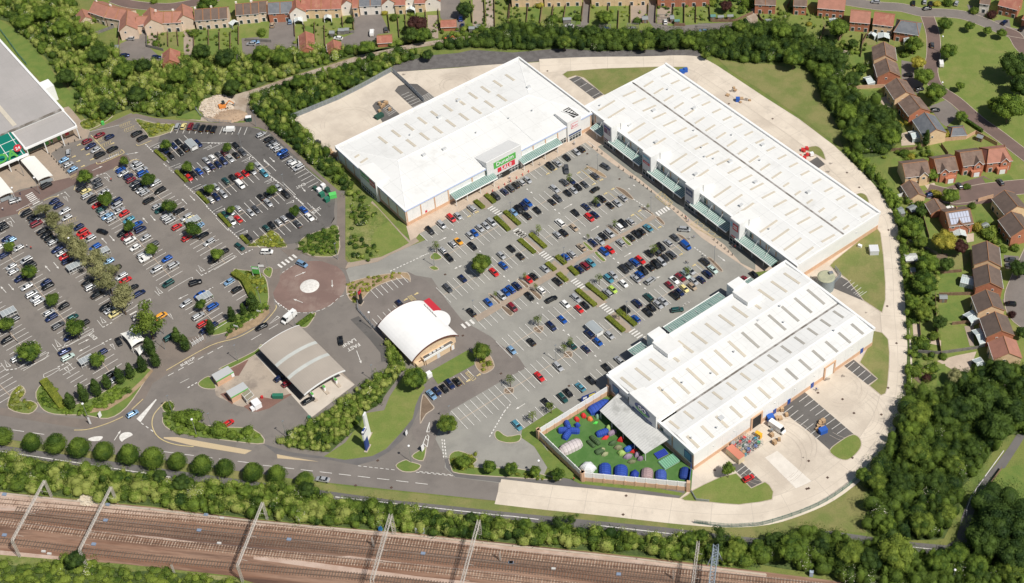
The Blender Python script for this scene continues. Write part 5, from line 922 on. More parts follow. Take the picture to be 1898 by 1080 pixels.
# domed restaurant, petrol canopy
def barrel(name,corners,zc,ze,label,cat,mroof,over=.0,wallin=1.2,wallm=None,ribs=(),n=16,posts=False,fasc='parapet'):
 """barrel roof: corners W,N,E,S in survey pixels at eave height; arch across W-N"""
 P=[G(c,ze)for c in corners];ctr=sum(P)/4;u=((P[1]-P[0])+(P[2]-P[3]))/2;v=((P[3]-P[0])+(P[2]-P[1]))/2;lu,lv=np.linalg.norm(u),np.linalg.norm(v)
 u=u/lu;v=v-(v@u)*u;v/=np.linalg.norm(v);r=empty(name,(*ctr,0));tag(r,label,cat)
 def Q(a,b_,z):p=ctr+u*a+v*b_;return(p[0],p[1],z)
 arc=[(lu/2*math.sin(t)/math.sin(1.0),ze+(zc-ze)*(math.cos(t)-math.cos(1.0))/(1-math.cos(1.0)))for t in np.linspace(-1.0,1.0,n+1)]
 mb=MB()
 for(a0,z0),(a1,z1)in zip(arc[:-1],arc[1:]):
  mb.add([Q(a0,-lv/2,z0),Q(a1,-lv/2,z1),Q(a1,lv/2,z1),Q(a0,lv/2,z0)],[(0,1,2,3)]);mb.add([Q(a0,-lv/2,z0-.35),Q(a1,-lv/2,z1-.35),Q(a1,lv/2,z1-.35),Q(a0,lv/2,z0-.35)],[(3,2,1,0)])
 rf=mb.build('roof',M[mroof],r,smooth=True)
 mb=MB()
 for s in(-1,1):
  for(a0,z0),(a1,z1)in zip(arc[:-1],arc[1:]):mb.add([Q(a0,s*lv/2,z0-.4),Q(a1,s*lv/2,z1-.4),Q(a1,s*lv/2,z1+.08),Q(a0,s*lv/2,z0+.08)],[(0,1,2,3)]);mb.add([Q(a0,s*(lv/2-.25),z0+.08),Q(a1,s*(lv/2-.25),z1+.08),Q(a1,s*lv/2,z1+.08),Q(a0,s*lv/2,z0+.08)],[(0,1,2,3)])
 for s in(-1,1):mb.add([Q(s*lu/2,-lv/2,ze-.4),Q(s*lu/2,lv/2,ze-.4),Q(s*lu/2,lv/2,ze+.1),Q(s*lu/2,-lv/2,ze+.1)],[(0,1,2,3)])
 mb.build('fascia',M[fasc],rf)
 for c in ribs:
  mb=MB()
  for(a0,z0),(a1,z1)in zip(arc[:-1],arc[1:]):mb.add([Q(a0,c-.75,z0+.05),Q(a1,c-.75,z1+.05),Q(a1,c+.75,z1+.05),Q(a0,c+.75,z0+.05)],[(0,1,2,3)])
  mb.build('rooflight',M['paleband'],rf)
 if wallm:
  mb=MB();w=lu/2-wallin;d=lv/2-wallin;
  for s in(-1,1):
   pts=[(a*(w/(lu/2)),z-.45)for a,z in arc]
   for(a0,z0),(a1,z1)in zip(pts[:-1],pts[1:]):mb.add([Q(a0,s*d,0),Q(a1,s*d,0),Q(a1,s*d,z1),Q(a0,s*d,z0)],[(0,1,2,3)])
   mb.add([Q(s*w,-d,0),Q(s*w,d,0),Q(s*w,d,ze),Q(s*w,-d,ze)],[(0,1,2,3)])
  mb.build('wall',M[wallm],r)
 return r,Q,lu,lv
M['paleband']=mat('pale_roof_band',(.54,.555,.52),(.49,.505,.475),.4,2,.03,rough=.4)
M['membrane']=mat('white_membrane',(.86,.85,.83),(.83,.82,.80),.3,1,.02,rough=.5)
M['rust']=plain('brown_fascia',(.13,.05,.035),.6);M['cream']=mat('cream_render',(.66,.50,.33),(.6,.45,.3),.5,3,.05);M['redroof']=plain('red_flat_roof',(.50,.03,.045),.5)
M['tanroof']=mat('ribbed_tan_roof',(.42,.37,.315),(.385,.34,.29),.1,2,.04,rough=.45,seam=((0,.7,.1,(.35,.31,.265)),))
r,Q,lu,lv=barrel('restaurant',[T('R',60,432),T('R',640,118),T('R',1080,552),T('R',505,888)],6.9,3.3,'restaurant with a white domed barrel roof and red flat porch','restaurant','membrane',wallin=.9,wallm='cream',fasc='rust')
rz=ang(np.array(Q(1,0,0)[:2])-np.array(Q(0,0,0)[:2]))
def qbox(name,a0,a1,c0,c1,z0,z1,m,parent=r):
 mb=MB();mb.prism([Q(a0,c0,0)[:2],Q(a1,c0,0)[:2],Q(a1,c1,0)[:2],Q(a0,c1,0)[:2]],z0,z1);return mb.build(name,M[m],parent)
h=lv/2;qbox('service_wing',-5.6,6.6,h-.85,h+1.3,0,2.7,'cream');p_=qbox('service_wing_roof',-5.2,6.4,h-.3,h+1.0,2.71,2.76,'asphdark');qbox('parapet',-5.7,5.2,h+1.15,h+1.4,2.3,3.2,'parapet')
for k in range(4):qbox('roof_unit',-3+1.6*k,-1.9+1.6*k,h+.1,h+.6,2.77,3.2,'plant')
for a in(-5.2,4.8):qbox('drainpipe',a,a+.15,h+1.42,h+1.5,0,2.4,'rust')
qbox('service_door',-6.9,-5.75,h-.1,h+.0,0,2,'rust');qbox('bin_store',-8.2,-5.7,h-.85,h+.8,0,1.6,'cream');qbox('back_door',-.6,.6,h+1.31,h+1.36,0,2.1,'signgrey');qbox('side_door',5.4,6.3,h+1.31,h+1.36,0,2.1,'signwhite')
w_=lu/2;qbox('red_porch_roof',w_-.2,w_+2.4,-h-.3+.4,-h+7.4,2.9,3.35,'redroof');qbox('porch_glazing',w_-.9,w_+1.8,-h+.6,-h+7,0,2.9,'glassd')
mb=MB();m0=[Q(w_-1.5+4.4*math.sin(t),-h+11.2-4.6*math.cos(t),0)[:2]for t in np.linspace(0,math.pi,15)];mb.prism(m0,3.4,3.7);mb.build('curved_porch_roof',M['roofplain'],r)
mb=MB();m0=[Q(w_-1.7+4.0*math.sin(t),-h+11.2-4.2*math.cos(t),0)[:2]for t in np.linspace(0,math.pi,15)];mb.prism(m0,0,3.4);mb.build('porch_wall',M['glassd'],r)
mb=MB()
for k in range(10):mb.box(Q(w_-1.4-.1*(k%2),-h+3.2+.8*k,4.6),(.12,.55,.5),rz)
mb.cyl(Q(w_-1.4,-h+2.8,4.25),Q(w_-1.4,-h+11,4.25),.06,n=5);mb.build('roof_sign',M['darkin'],r)
r,Q,lu,lv=barrel('petrol_canopy',[T('S',515,255),T('S',940,10),T('S',1415,495),T('S',985,755)],6.4,5.2,'tan ribbed barrel canopy over the petrol pumps with two pale bands','canopy','tanroof',ribs=(-3.2,4.2))
for a in(-4.6,4.6):
 for c in(-lv/2+2.6,-1.2,lv/2-2.6):
  MB().cyl(Q(a,c,0),Q(a,c,5.4),.22,n=8).build('column',M['steelw'],r)
rp=r
def pump(x,y,rz,lab):
 p=empty('petrol_pump',(x,y,.1),rz);tag(p,lab,'petrol pump','petrol pumps under the canopy')
 MB().box((0,0,.12),(4.5,1.1,.24)).build('island',M['kerb'],p,world=False);MB().box((0,0,1.05),(1.1,.6,1.6)).build('pump_body',M['signwhite'],p,world=False);MB().box((0,0,1.95),(1.15,.65,.25)).build('pump_head',M['signgreen'],p,world=False)
rz=ang(np.array(Q(0,1,0)[:2])-np.array(Q(0,0,0)[:2]));i=0
for c in(lv/2-1.6,1.0,-lv/2+5):
 for a in(-4.6,0,4.6):
  x,y,_=Q(a,c,0);pump(x,y,rz,f"white and green petrol pump, {['left', 'middle', 'right'][int(a/4.6)+1]} of the {['lower', 'middle', 'upper'][i]} three under the canopy")
 i+=1
# supermarket (left edge)
M['roofgrey']=mat('grey_roof_sheet',(.40,.375,.36),(.365,.345,.33),.06,2,.05,rough=.7,seam=((0,3.0,.06,(.34,.31,.30)),(1,24.0,.08,(.28,.26,.25))))
bs=Bd('supermarket',(-233.4,467.1),'large grey-roofed supermarket with green glass front at the left edge')
bs.part('wall',M['cladding'],(-130,0,-130,0,0,7.6));bs.part('parapet',M['parapet'],(-.9,0,-130,.3,7.0,8.1));mb=MB();mb.add([bs.P(-130,-130,8.6),bs.P(-1,-130,7.9),bs.P(-1,0,7.9),bs.P(-130,0,8.6)],[(0,1,2,3)]);rf=bs.fin(mb,'roof',M['roofgrey'])
bs.part('rooflight',M['skylight'],(-20,-18.3,-110,-2.5,7.99,8.15),(-58,-56.3,-110,-2.5,8.2,8.36),parent=rf);bs.part('gutter',M['gutter'],(-130,-1,-.2,.25,7.7,8.5),parent=rf)
bs.part('bay_window',M['parapet'],(0,3.8,-23.5,-18,0,7.4))
bs.part('front_wall',M['cream'],(-130,-1,.3,7.2,0,5.6));mb=MB();mb.add([bs.P(-21.3,.3,7.2),bs.P(-.6,.3,7.2),bs.P(-.6,11.4,6.4),bs.P(-21.3,11.4,6.4)],[(0,1,2,3)]);c_=bs.fin(mb,'front_roof',M['roofgrey'])
bs.part('front_fascia',M['parapet'],(-21.6,-.2,11.4,12.0,5.8,6.6),(-.6,-.1,.3,11.4,5.9,7.3),(-21.8,-21.2,-.2,11.4,5.9,7.35),parent=c_)
for u in(-21,-14,-7,-.6):q=MB().cyl(bs.P(u,11.6,0),bs.P(u,11.6,5.9),.22,n=8);bs.fin(q,'column',M['steelw'],c_)
bs.part('shop_window',M['glassg'],(-20.5,-11.5,7.22,7.3,.5,3.2));bs.part('window_poster',M['signgreen'],(-13.2,-11.4,7.31,7.36,.6,3.0),(-20.3,-19.4,7.31,7.36,.3,3.0),(-7.8,-6.6,7.24,7.3,.4,2.6),(-10.5,-9.7,7.24,7.3,.4,2.6));bs.part('window_poster',M['signred'],(-4.4,-2.9,7.24,7.3,.9,2.8))
bs.part('trolley',M['steelg'],(-6,-5,7.6,8.4,0,.9))
mb=MB();mb.add([bs.P(-75,.3,8.0),bs.P(-22,.3,8.0),bs.P(-22,12.6,4.6),bs.P(-75,12.6,4.6)],[(0,1,2,3)]);c_=bs.fin(mb,'glass_porch',plain('teal_glass',(.01,.16,.12),.08))
mb=MB()
for u in np.arange(-75,-21,5.2):mb.cyl(bs.P(u,.3,8.1),bs.P(u,12.6,4.7),.14,n=5)
for k in range(3):mb.cyl(bs.P(-75,4.3+k*4.1,7.0-k*1.15),bs.P(-22,4.3+k*4.1,7.0-k*1.15),.1,n=5)
bs.fin(mb,'glazing_bars',M['steelw'],c_);bs.part('porch_beam',M['parapet'],(-75,-21.5,12.5,13.3,4.0,4.8),parent=c_)
for u in np.arange(-72,-22,8.5):q=MB().cyl(bs.P(u,13,0),bs.P(u,13,4.1),.22,n=8);bs.fin(q,'column',M['steelw'],c_)
bs.text('ASDA',-32.2,12.9,7.2,5.6,'signgreen2' if 'signgreen2' in M else 'signgreen','u+',c_,name='sign_lettering',off=.16)
q=MB();cpt=[(-24.3+1.5*math.cos(a),9.2+1.5*math.sin(a))for a in np.linspace(0,2*math.pi,21)[:-1]];vs=[bs.P(u,12.9,z)for u,z in cpt]+[bs.P(u,13.3,z)for u,z in cpt];q.add(vs,[tuple(range(20)),tuple(range(39,19,-1))]+[(i,(i+1)%20,20+(i+1)%20,20+i)for i in range(20)]);bs.fin(q,'round_sign',M['signred'],c_);bs.text('24',-24.3,13.4,9.2,1.9,'signwhite','u+',c_,name='sign_lettering',off=.04)
# VEGETATION
LM={'g':leafmat('leaf_green',(.042,.088,.012),(.20,.285,.038)),'d':leafmat('leaf_dark',(.022,.05,.010),(.095,.155,.026)),'l':leafmat('leaf_light',(.06,.11,.015),(.235,.30,.045)),'p':leafmat('leaf_grey_green',(.16,.17,.07),(.36,.35,.16)),'y':leafmat('leaf_yellow',(.22,.22,.03),(.50,.44,.07)),'m':leafmat('leaf_maroon',(.04,.015,.015),(.10,.04,.03)),'h':leafmat('leaf_hedge',(.13,.17,.025),(.32,.34,.05)),'b':leafmat('leaf_belt',(.022,.055,.009),(.175,.255,.032),.22,cc=(.32,.36,.09)),'f':leafmat('leaf_wood',(.016,.042,.008),(.125,.19,.027),.25),'w':leafmat('blossom',(.45,.44,.30),(.75,.72,.58))}
BARK=mat('bark',(.14,.10,.07),(.09,.065,.045),2,5,.2)
def leaves(C,Nn,size,rs):
 """quads centred at C facing ~Nn -> (4N,3)"""
 n=len(C);Nn=Nn+rs.normal(0,.55,(n,3));Nn/=np.linalg.norm(Nn,axis=1)[:,None]+1e-9
 A=np.cross(Nn,rs.normal(0,1,(n,3)));A/=np.linalg.norm(A,axis=1)[:,None]+1e-9;B=np.cross(Nn,A)
 s=(size*rs.uniform(.6,1.3,n))[:,None];A=A*s*.5;B=B*s*.38
 return np.stack([C-A,C-B*.9+A*.1,C+A,C+B],1).reshape(-1,3)
def ico(sub=1):
 bm=bmesh.new();bmesh.ops.create_icosphere(bm,subdivisions=sub,radius=1);v=np.array([x.co[:]for x in bm.verts]);f=[[y.index for y in x.verts]for x in bm.faces];bm.free();return v,np.array(f)
IV,IF=ico(2)
def fastmesh(name,V,Q,Tt,mats,mq=None,mt=None,tq=None,tt=None):
 """quads Q(n,4), tris Tt(m,3); optional per-face tint attribute"""
 me=bpy.data.meshes.new(name);nq,nt_=len(Q),len(Tt)
 me.vertices.add(len(V));me.vertices.foreach_set('co',np.asarray(V,np.float32).ravel())
 me.loops.add(nq*4+nt_*3);me.loops.foreach_set('vertex_index',np.concatenate([np.asarray(Q,np.int32).ravel(),np.asarray(Tt,np.int32).ravel()]))
 me.polygons.add(nq+nt_);me.polygons.foreach_set('loop_start',np.concatenate([np.arange(nq)*4,nq*4+np.arange(nt_)*3]).astype(np.int32))
 for m in mats:me.materials.append(m)
 mi_=np.concatenate([mq if mq is not None else np.zeros(nq),mt if mt is not None else np.zeros(nt_)]).astype(np.int32);me.polygons.foreach_set('material_index',mi_)
 a=me.attributes.new('tint','FLOAT','FACE');a.data.foreach_set('value',np.concatenate([tq if tq is not None else np.full(nq,.5),tt if tt is not None else np.full(nt_,.5)]).astype(np.float32))
 me.update(calc_edges=True);return me
def blob(c,r,rs,n,leaf,core=.8,depth=.25,low=.0,wob=.09):
 """one lumpy leaf blob: returns leaf centres+normals and core verts"""
 d=rs.normal(0,1,(n,3));d/=np.linalg.norm(d,axis=1)[:,None];d[:,2]=np.where(d[:,2]<-low-.35,-d[:,2],d[:,2])
 rad=1-depth*rs.random(n)**2+.08*rs.random(n);ph=rs.uniform(0,6,3)
 bump=1+wob*(np.sin(5.1*d[:,0]+ph[0]+2*d[:,1])+np.sin(5.7*d[:,1]+ph[1])+.8*np.sin(7*d[:,2]+ph[2]+3*d[:,0]))
 P=d*(rad*bump)[:,None]*np.array(r);return np.array(c)+P,d,(np.array(c)+IV*np.array(r)*core if core else None)
def crownmesh(name,seed,kind,mats):
 rs=np.random.RandomState(seed);lobes=[]
 if kind=='round':
  lobes=[((0,0,0),(.85,.85,.8),700)]+[((.55*math.cos(a),.55*math.sin(a),rs.uniform(-.2,.35)),(.48,.48,.45),160)for a in rs.uniform(0,6.3,6)];leaf,core=.15,.80
 elif kind=='lolly':lobes=[((0,0,-.15),(.96,.96,.85),1900),((0,0,.4),(.66,.66,.6),800)];leaf,core=.10,.86
 elif kind=='poplar':lobes=[((0,0,-.9),(.78,.78,.9),420),((0,0,.1),(.74,.74,1.0),420),((.05,0,1.1),(.42,.42,.85),220)];leaf,core=.2,.82
 elif kind=='young':lobes=[((rs.uniform(-.45,.45),rs.uniform(-.45,.45),rs.uniform(-.6,.8)),(.42,.42,.42),34)for _ in range(9)];leaf,core=.17,0
 elif kind=='loose':lobes=[((rs.normal(0,.36),rs.normal(0,.36),rs.uniform(-.45,.55)),(.46,.46,.42),150)for _ in range(13)];leaf,core=.13,.55
 elif kind=='big':lobes=[((0,0,-.1),(.7,.7,.6),500)]+[((.62*math.cos(a),.62*math.sin(a),rs.uniform(-.25,.3)),(.42,.42,.38),260)for a in np.arange(0,6.2,.7)+rs.uniform(0,1)]+[((.3*math.cos(a),.3*math.sin(a),.42),(.4,.4,.35),240)for a in(0,2,4)];leaf,core=.09,.82
 elif kind=='bush':lobes=[((rs.uniform(-.35,.35),rs.uniform(-.35,.35),.1),(.7,.7,.6),220)for _ in range(4)];leaf,core=.16,.82
 C=[];N_=[];K=[];tq=[];tt=[]
 for c,r,n in lobes:
  a,b_,k=blob(c,r,rs,n,leaf,core,wob=.03 if kind=='lolly' else.1);C.append(a);N_.append(b_);t=rs.uniform(.1,.9);tq.append(np.full(n,t))
  if k is not None:K.append(k);tt.append(np.full(len(IF),t))
 C=np.concatenate(C);V=leaves(C,np.concatenate(N_),leaf,rs);nq=len(C);Q=np.arange(nq*4).reshape(-1,4)
 if K:F=np.concatenate([IF+nq*4+i*len(IV)for i in range(len(K))]);V=np.concatenate([V]+K);tt=np.concatenate(tt)
 else:F=np.zeros((0,3),int);tt=None
 return fastmesh(name,V,Q,F,mats,tq=np.concatenate(tq),tt=tt)
def trunkmesh(kind):
 mb=MB();rs=random.Random(3);h=1.0
 mb.cyl((0,0,-1.9),(0,0,.2),.075,.045,n=7)
 if kind in('young','loose'):
  for k in range(9):a=rs.uniform(0,6.3);z=rs.uniform(-.9,.2);mb.cyl((0,0,z),(.7*math.cos(a),.7*math.sin(a),z+.75),.03,.008,n=4)
 else:
  for k in range(5):a=k*1.26;mb.cyl((0,0,-.5),(.5*math.cos(a),.5*math.sin(a),.3),.04,.015,n=4)
 return mb.mesh('trunk',BARK)
TK={}
def treeproto(kind,col,var):
 key=(kind,col,var)
 if key not in TK:
  if('t',kind)not in TK:TK[('t',kind)]=trunkmesh(kind)
  TK[key]=crownmesh('crown',hash((kind,var))%1000 if False else sum(map(ord,kind))+var*17,kind,[LM[col]])
 return TK[key],TK[('t',kind)]
rt=random.Random(21)
KN={'r':('round','small_tree'),'o':('lolly','roadside_tree'),'c':('poplar','columnar_tree'),'y':('young','young_tree'),'L':('loose','tall_tree'),'B':('big','broadleaf_tree'),'s':('bush','shrub')}
def tree(t,x,y,rpx,k,col,label,group=None,zc=None):
 kind,name=KN[k];sc=TI[t][2];p=T(t,x,y);dist=math.hypot(*(G(p)),CH);r=rpx/sc*dist/CF*(.9 if k=='o' else 1)
 zc=zc if zc is not None else{'r':r*1.35+.7,'o':r*.95+.8,'c':r*1.9+.3,'y':r*1.3+1.0,'L':r*1.35+2,'B':r*1.05+1,'s':r*.35}[k]
 g=G(p,zc);root=empty(name,(g[0],g[1],0),rt.uniform(0,6.28));tag(root,label,'shrub' if k=='s' else 'tree',group)
 cm,tm=treeproto(kind,col,rt.randrange(3));c=bpy.data.objects.new('crown',cm);COL.objects.link(c);c.parent=root;c.location=(0,0,zc);zz=r*rt.uniform(.9,1.08);c.scale=(r,r,zz)
 if k!='s':
  q=bpy.data.objects.new('trunk',tm);COL.objects.link(q);q.parent=root;s=zc/1.9;q.location=(0,0,zc);q.scale=(s*.8,s*.8,s)
  if k in 'yL':q.scale=(r,r,s)
 return root
def trees(s,k,col,labels,group=None,zc=None):
 t='F';i=0
 for w_ in s.split():
  if w_ in TI:t=w_;continue
  a=w_.split(',');lab=labels if isinstance(labels,str)else labels[i];tree(t,float(a[0]),float(a[1]),float(a[2]),a[3]if len(a)>3 else k,a[4]if len(a)>4 else col,lab,group,zc);i+=1
N13=[f'{ORD[i]} round clipped tree from the left in the row along the main road' for i in range(14)]
trees('A4 20,-10,75 230,35,73 408,45,84 578,72,88 760,98,82 945,124,86 1120,152,92 1300,175,75 1480,202,88 1650,222,75 1850,255,82 B4 15,250,62 170,268,78 375,312,76','o','g',N13,'round trees in a row along the main road')
trees('P1 928,755,82 1370,582,50 1628,790,74 1165,1002,80 1820,405,60 P2 225,645,62 660,435,54 915,650,52 465,890,60 1150,905,56 P4 1405,125,62 290,322,88 545,600,72 700,112,46 25,70,76 P3 1420,290,62 1665,550,68 95,520,62 315,790,78 P5 580,92,72 830,402,102 310,660,118 70,362,82 1070,752,82 P6 370,145,60','r','g',['small tree at the top end of the second bay column','small tree at the rounded top end beside the no parking lettering','small tree over blue and white cars near the top of the right bay column','small tree over the red car near the top of the second column','small tree by the hatched bays in the first dark row','small tree over parked cars at the left end of the second dark row','small tree near the right end of the second dark row','small thin tree near the right end of the third dark row','small tree at the left end of the third dark row','small tree near the right end of the fourth dark row','small tree in the last dark row casting a clear shadow','small tree beside the trolley shelter of the right bay column','small tree at the lower end of the right bay column','thin small tree at the left end of the fourth dark row','small tree in the middle of the right bay column','small tree beside the bright blue car in the second column','small tree right of the white van in the second column','small tree among cars left of the tree-lined column','small tree with a dark shadow left of the lower trolley shelter','small tree near the lower end of the white car group, bottom left','larger tree over a navy car at the column end beside the exit words','largest small tree at the lower end of the leftmost column','small tree beside the trolley shelter at the left edge','small tree beside the shelter near the wet tarmac','small tree beside the shelter of the poplar-edged car park'],'small trees between the supermarket bays')
trees('P3 480,110,78 575,225,85 690,345,92 730,430,70 870,495,105 880,590,85 1020,645,95 1095,760,110 1180,880,110 1235,765,60 1345,985,100 P5 1330,90,118','L','p','tall pale grey-green tree in the line down the middle of the car park','pale tall trees down the middle of the car park')
trees('P5 1620,330,150,L,l','L','l','very tall light green tree standing over the white tented canopy')
trees('P5 1640,600,75 1705,745,62 1555,800,58 1425,870,60 1310,925,62 1170,990,58 1040,1030,50 A3 512,800,42 607,745,45 702,705,44 1040,530,40','c','d','dark columnar tree in the line below the supermarket car park','dark columnar trees edging the supermarket car park')
trees('P6 100,480,60 190,565,65 470,392,58 705,250,55 830,195,42 935,110,75','c','d',['left dark tree of the pair by the bus stop paving','right greener tree of the pair by the bus stop paving','dark columnar tree over the red car in the small car park','dark columnar tree in the middle of the hedge bank','slim dark columnar tree in the hedge bank','large dark columnar tree by the lamp post of the hedge bank'])
trees('Q3 665,350,112,B,l Q5 670,300,100,B,l E 1360,335,135,B,l B3 1185,640,88,B,g','B','l',['large light green tree standing among the bays of the retail park','large tree right of the restaurant lawn','large tree beside the retail park entrance lane','dark round tree below the domed restaurant'])
trees('Q3 165,150,60 1285,950,62 Q5 980,612,66 1575,265,50 1640,200,52 1430,905,66 1225,1005,62 Q1 1630,412,50 Q2 145,665,52 Q4 785,190,62 1150,425,52 180,505,56 Q2 715,725,30 350,915,42 Q3 1262,600,40 815,682,34 1138,480,36 Q1 1290,980,50 Q4 400,900,46 Q2 60,1055,30','y','l',['young tree on the grass corner at the retail park inlet','young see-through tree left of the bright blue car below the walkway','young tree in a brown square among the empty bays','young pale tree beside the silver estate car in the half-empty row','young tree over a dark car in the half-empty row','young bushy tree over the bays by the tent yard wall','young thin tree at the grass end of the tent yard wall','young tree over a navy car near the inner corner','young tree between dark cars in the row by the big tree','young tree over dark cars in the crowded double row','young tree over silver cars in the row nearest the lower shed','young pale tree at the end of the long low hedge','tiny tree at the bed by the zebra crossing','tiny tree left of the white car above the walkway','tiny tree by the white car below the walkway','tiny tree in the soil bed right of a bright blue car','tiny tree left of the red car above the walkway','young pale tree by the hedge end below the first zebra','young tree in the lower clipped hedge','tiny tree over the navy car above the walkway'],'young trees in the retail car park')
trees('C4 30,232,50 205,250,42 375,275,50 B4 1540,178,55 1730,215,50','B','g',['bushy tree at the left of the small corner bays','bushy tree by the lamp post of the small corner bays','bushy tree between the small corner bays and the tent yard','dense green tree at the corner bed by the entrance','bushy tree second from left by the small corner bays'])
trees('C4 1622,235,50,r,g','r','g','slim green tree beside the red-roofed container',zc=4.2)
trees('A3 1240,845,42 1345,925,62 1420,930,72 1470,1000,45 1612,1015,68 1700,1050,40 1812,1030,48','s','g','rounded shrub in the bed between the petrol station and the main road','rounded shrubs between the petrol station and the main road')
G1=['round tree at the top left of the green','second tree along the top of the green','small tree third along the top of the green','fourth tree along the top of the green','dark tree between the lane and the green','small tree alone on the left of the green','tree in the garden where the lane bends','large tree in front of the brown gable houses','large dark tree beside the lane at the gable houses','bright yellow-green tree beside the lane','dark tree below the slate-roofed house','dark tree in the garden of the semi-detached houses','large dark tree at the right edge of the green','large tree cluster at the lower right of the green','white-flowering tree at the lower right of the green','dark tree at the far right of the green']
trees('D1 1318,178,55 1500,188,38 1630,222,33 1735,240,38 1345,372,62 1430,630,34 1440,855,46 1250,680,76 1165,562,72 1125,460,56,B,y 1090,322,68 540,205,78 1830,485,110,B,d 1790,785,120,B,g 1690,765,62,B,l 1880,625,85,B,d','B','g',G1)
trees('D2 1480,302,34,s,g 1360,372,66,B,g 1262,360,38,s,y 1312,702,88,B,y 1430,742,62,B,m 1080,600,82,B,g 1140,702,55,B,l 1330,870,56,B,d 1195,870,82,B,g 1170,1000,90,B,g 1520,445,34,s,g 1865,905,72,B,d 1640,640,66,s,l 1560,600,50,s,y 1130,440,48,s,l 1235,345,30,s,y 1830,750,36,s,g 1075,85,32,s,y 1030,60,40,s,g 1225,215,46,B,g 1145,480,44,B,d 1740,760,36,s,g 1450,560,1,s,g','B','g','garden tree or bush among the brick houses on the right','garden trees and bushes among the right-hand houses')
trees('D3 1280,230,55,B,d 1160,150,60,B,l 1090,90,55,B,g 1400,620,60,B,p 1110,590,60,s,l 1180,640,45,s,m 1150,380,60,s,g 1240,330,44,s,l 1210,620,30,s,y 1230,570,40,s,g 1310,480,36,s,g 1880,300,44,B,d 1810,170,34,s,m','B','g','garden tree or bush among the brick houses on the right','garden trees and bushes among the right-hand houses')
trees('A1 1145,320,30,s,g 685,140,45,s,l 1520,20,70,B,g 1420,250,40,s,l 1130,10,30,s,g B1 1545,70,60,B,d 1200,180,75,B,m 1160,250,60,B,d 1240,255,60,B,g 60,240,40,s,g 965,95,30,s,y 710,150,34,s,d 1030,130,36,s,l 1660,210,40,s,g C1 725,130,55,B,g 690,115,40,s,l 330,150,50,s,g 515,130,36,s,g 240,35,36,s,y 395,150,30,s,g 1605,45,44,B,m 1500,20,40,s,l 1650,130,30,s,l 1760,30,50,s,g 950,155,34,s,g D1 1260,30,30,s,y 1340,20,44,s,g 1530,80,42,s,l 1655,110,46,s,m 325,180,25,s,y 645,315,38,B,d 980,920,42,s,y 1045,900,30,s,y 1185,1010,36,c,d 1330,990,40,s,y 700,500,52,s,g 640,570,50,B,d 560,495,30,s,y','B','g','garden tree or bush behind the terraced houses','garden trees and bushes behind the terraces')
# belts of scrub and woodland
def belt(name,s,label,col='b',sp=2.1,r=(.9,2.3),h=(1.8,4.8),leaf=.34,dens=.72,seed=1,bloom=.06,fill=1.0):
 P=pp(s);rs=np.random.RandomState(seed)
 if fill==1 and name in('woodland','scrub_belt','shrubbery','scrub','boundary_hedge'):sheet('undergrowth',P,'under',.05)
 xs=[p[0]for p in P];ys=[p[1]for p in P]
 C=[];N_=[];K=[];tq=[];tt=[];mq=[];x=min(xs)
 while x<max(xs):
  y=min(ys)
  while y<max(ys):
   bx,by=x+rs.uniform(-.45,.45)*sp,y+rs.uniform(-.45,.45)*sp
   if(fill==1 or rs.random()<fill)and inpoly(bx,by,P):
    rr=rs.uniform(*r)*(1.25 if rs.random()<.15 else 1);hh=rs.uniform(*h)*(1.3 if rs.random()<.12 else 1);n=int(38*rr*rr*dens/(leaf/.42)**2)+20;t=rs.uniform(-.1,1.1)
    ex=rs.uniform(.75,1.3);a,b_,k=blob((bx,by,hh*.42),(rr*ex,rr/ex,hh*.55),rs,n,leaf,.70,.42,wob=.15);C.append(a);N_.append(b_);K.append(k);tq.append(np.clip(rs.normal(t,.12,n),-.3,1.3));tt.append(np.full(len(IF),t))
    m=np.zeros(n)
    if rs.random()<bloom*.6:m[(rs.random(n)<.3)&(a[:,2]>hh*.55)]=1
    mq.append(m)
   y+=sp
  x+=sp
 if not C:print('EMPTY BELT',name);return
 C=np.concatenate(C);V=leaves(C,np.concatenate(N_),leaf,rs);nq=len(C);Q=np.arange(nq*4).reshape(-1,4);F=np.concatenate([IF+nq*4+i*len(IV)for i in range(len(K))]);V=np.concatenate([V]+K)
 me=fastmesh(name,V,Q,F,[LM[col],LM['w']],mq=np.concatenate(mq),tq=np.concatenate(tq),tt=np.concatenate(tt));o=link(bpy.data.objects.new(name,me));tag(o,label,'woodland',kind='stuff');return o
belt('woodland','F -60,-30 125,-30 145,20 172,60 187,85 217,95 226,112 250,116 300,118 330,100 400,110 470,100 540,92 610,94 730,89 765,70 790,64 806,70 780,76 720,86 640,108 580,127 500,152 462,168 445,172 415,178 395,178 372,185 362,203 340,212 300,218 265,212 240,202 212,212 192,222 160,222 140,200 148,172 112,148 88,110 52,72 22,42 -60,20','thick green scrub woodland between the supermarket and the terraced houses',seed=2,bloom=.14,sp=2.3)
belt('woodland','F 466,182 500,168 580,143 650,123 730,100 765,98 795,103 745,116 728,122 627,178 541,214 556,236 590,272 622,300 645,332 655,348 648,365 638,352 622,336 590,318 556,282 528,258 492,228 470,206','scrub belt between the palisade fence and the dark car park',seed=3,bloom=.1)
belt('woodland','F 800,92 895,72 908,62 950,50 1040,58 1180,66 1300,66 1360,54 1410,48 1440,52 1480,85 1510,98 1525,130 1490,122 1440,114 1400,118 1345,110 1310,102 1290,92 1230,90 1120,95 1040,90 950,92 880,86 850,92','long green tree belt behind the white sheds',col='f',seed=4,h=(3,5.8),r=(1.3,2.9))
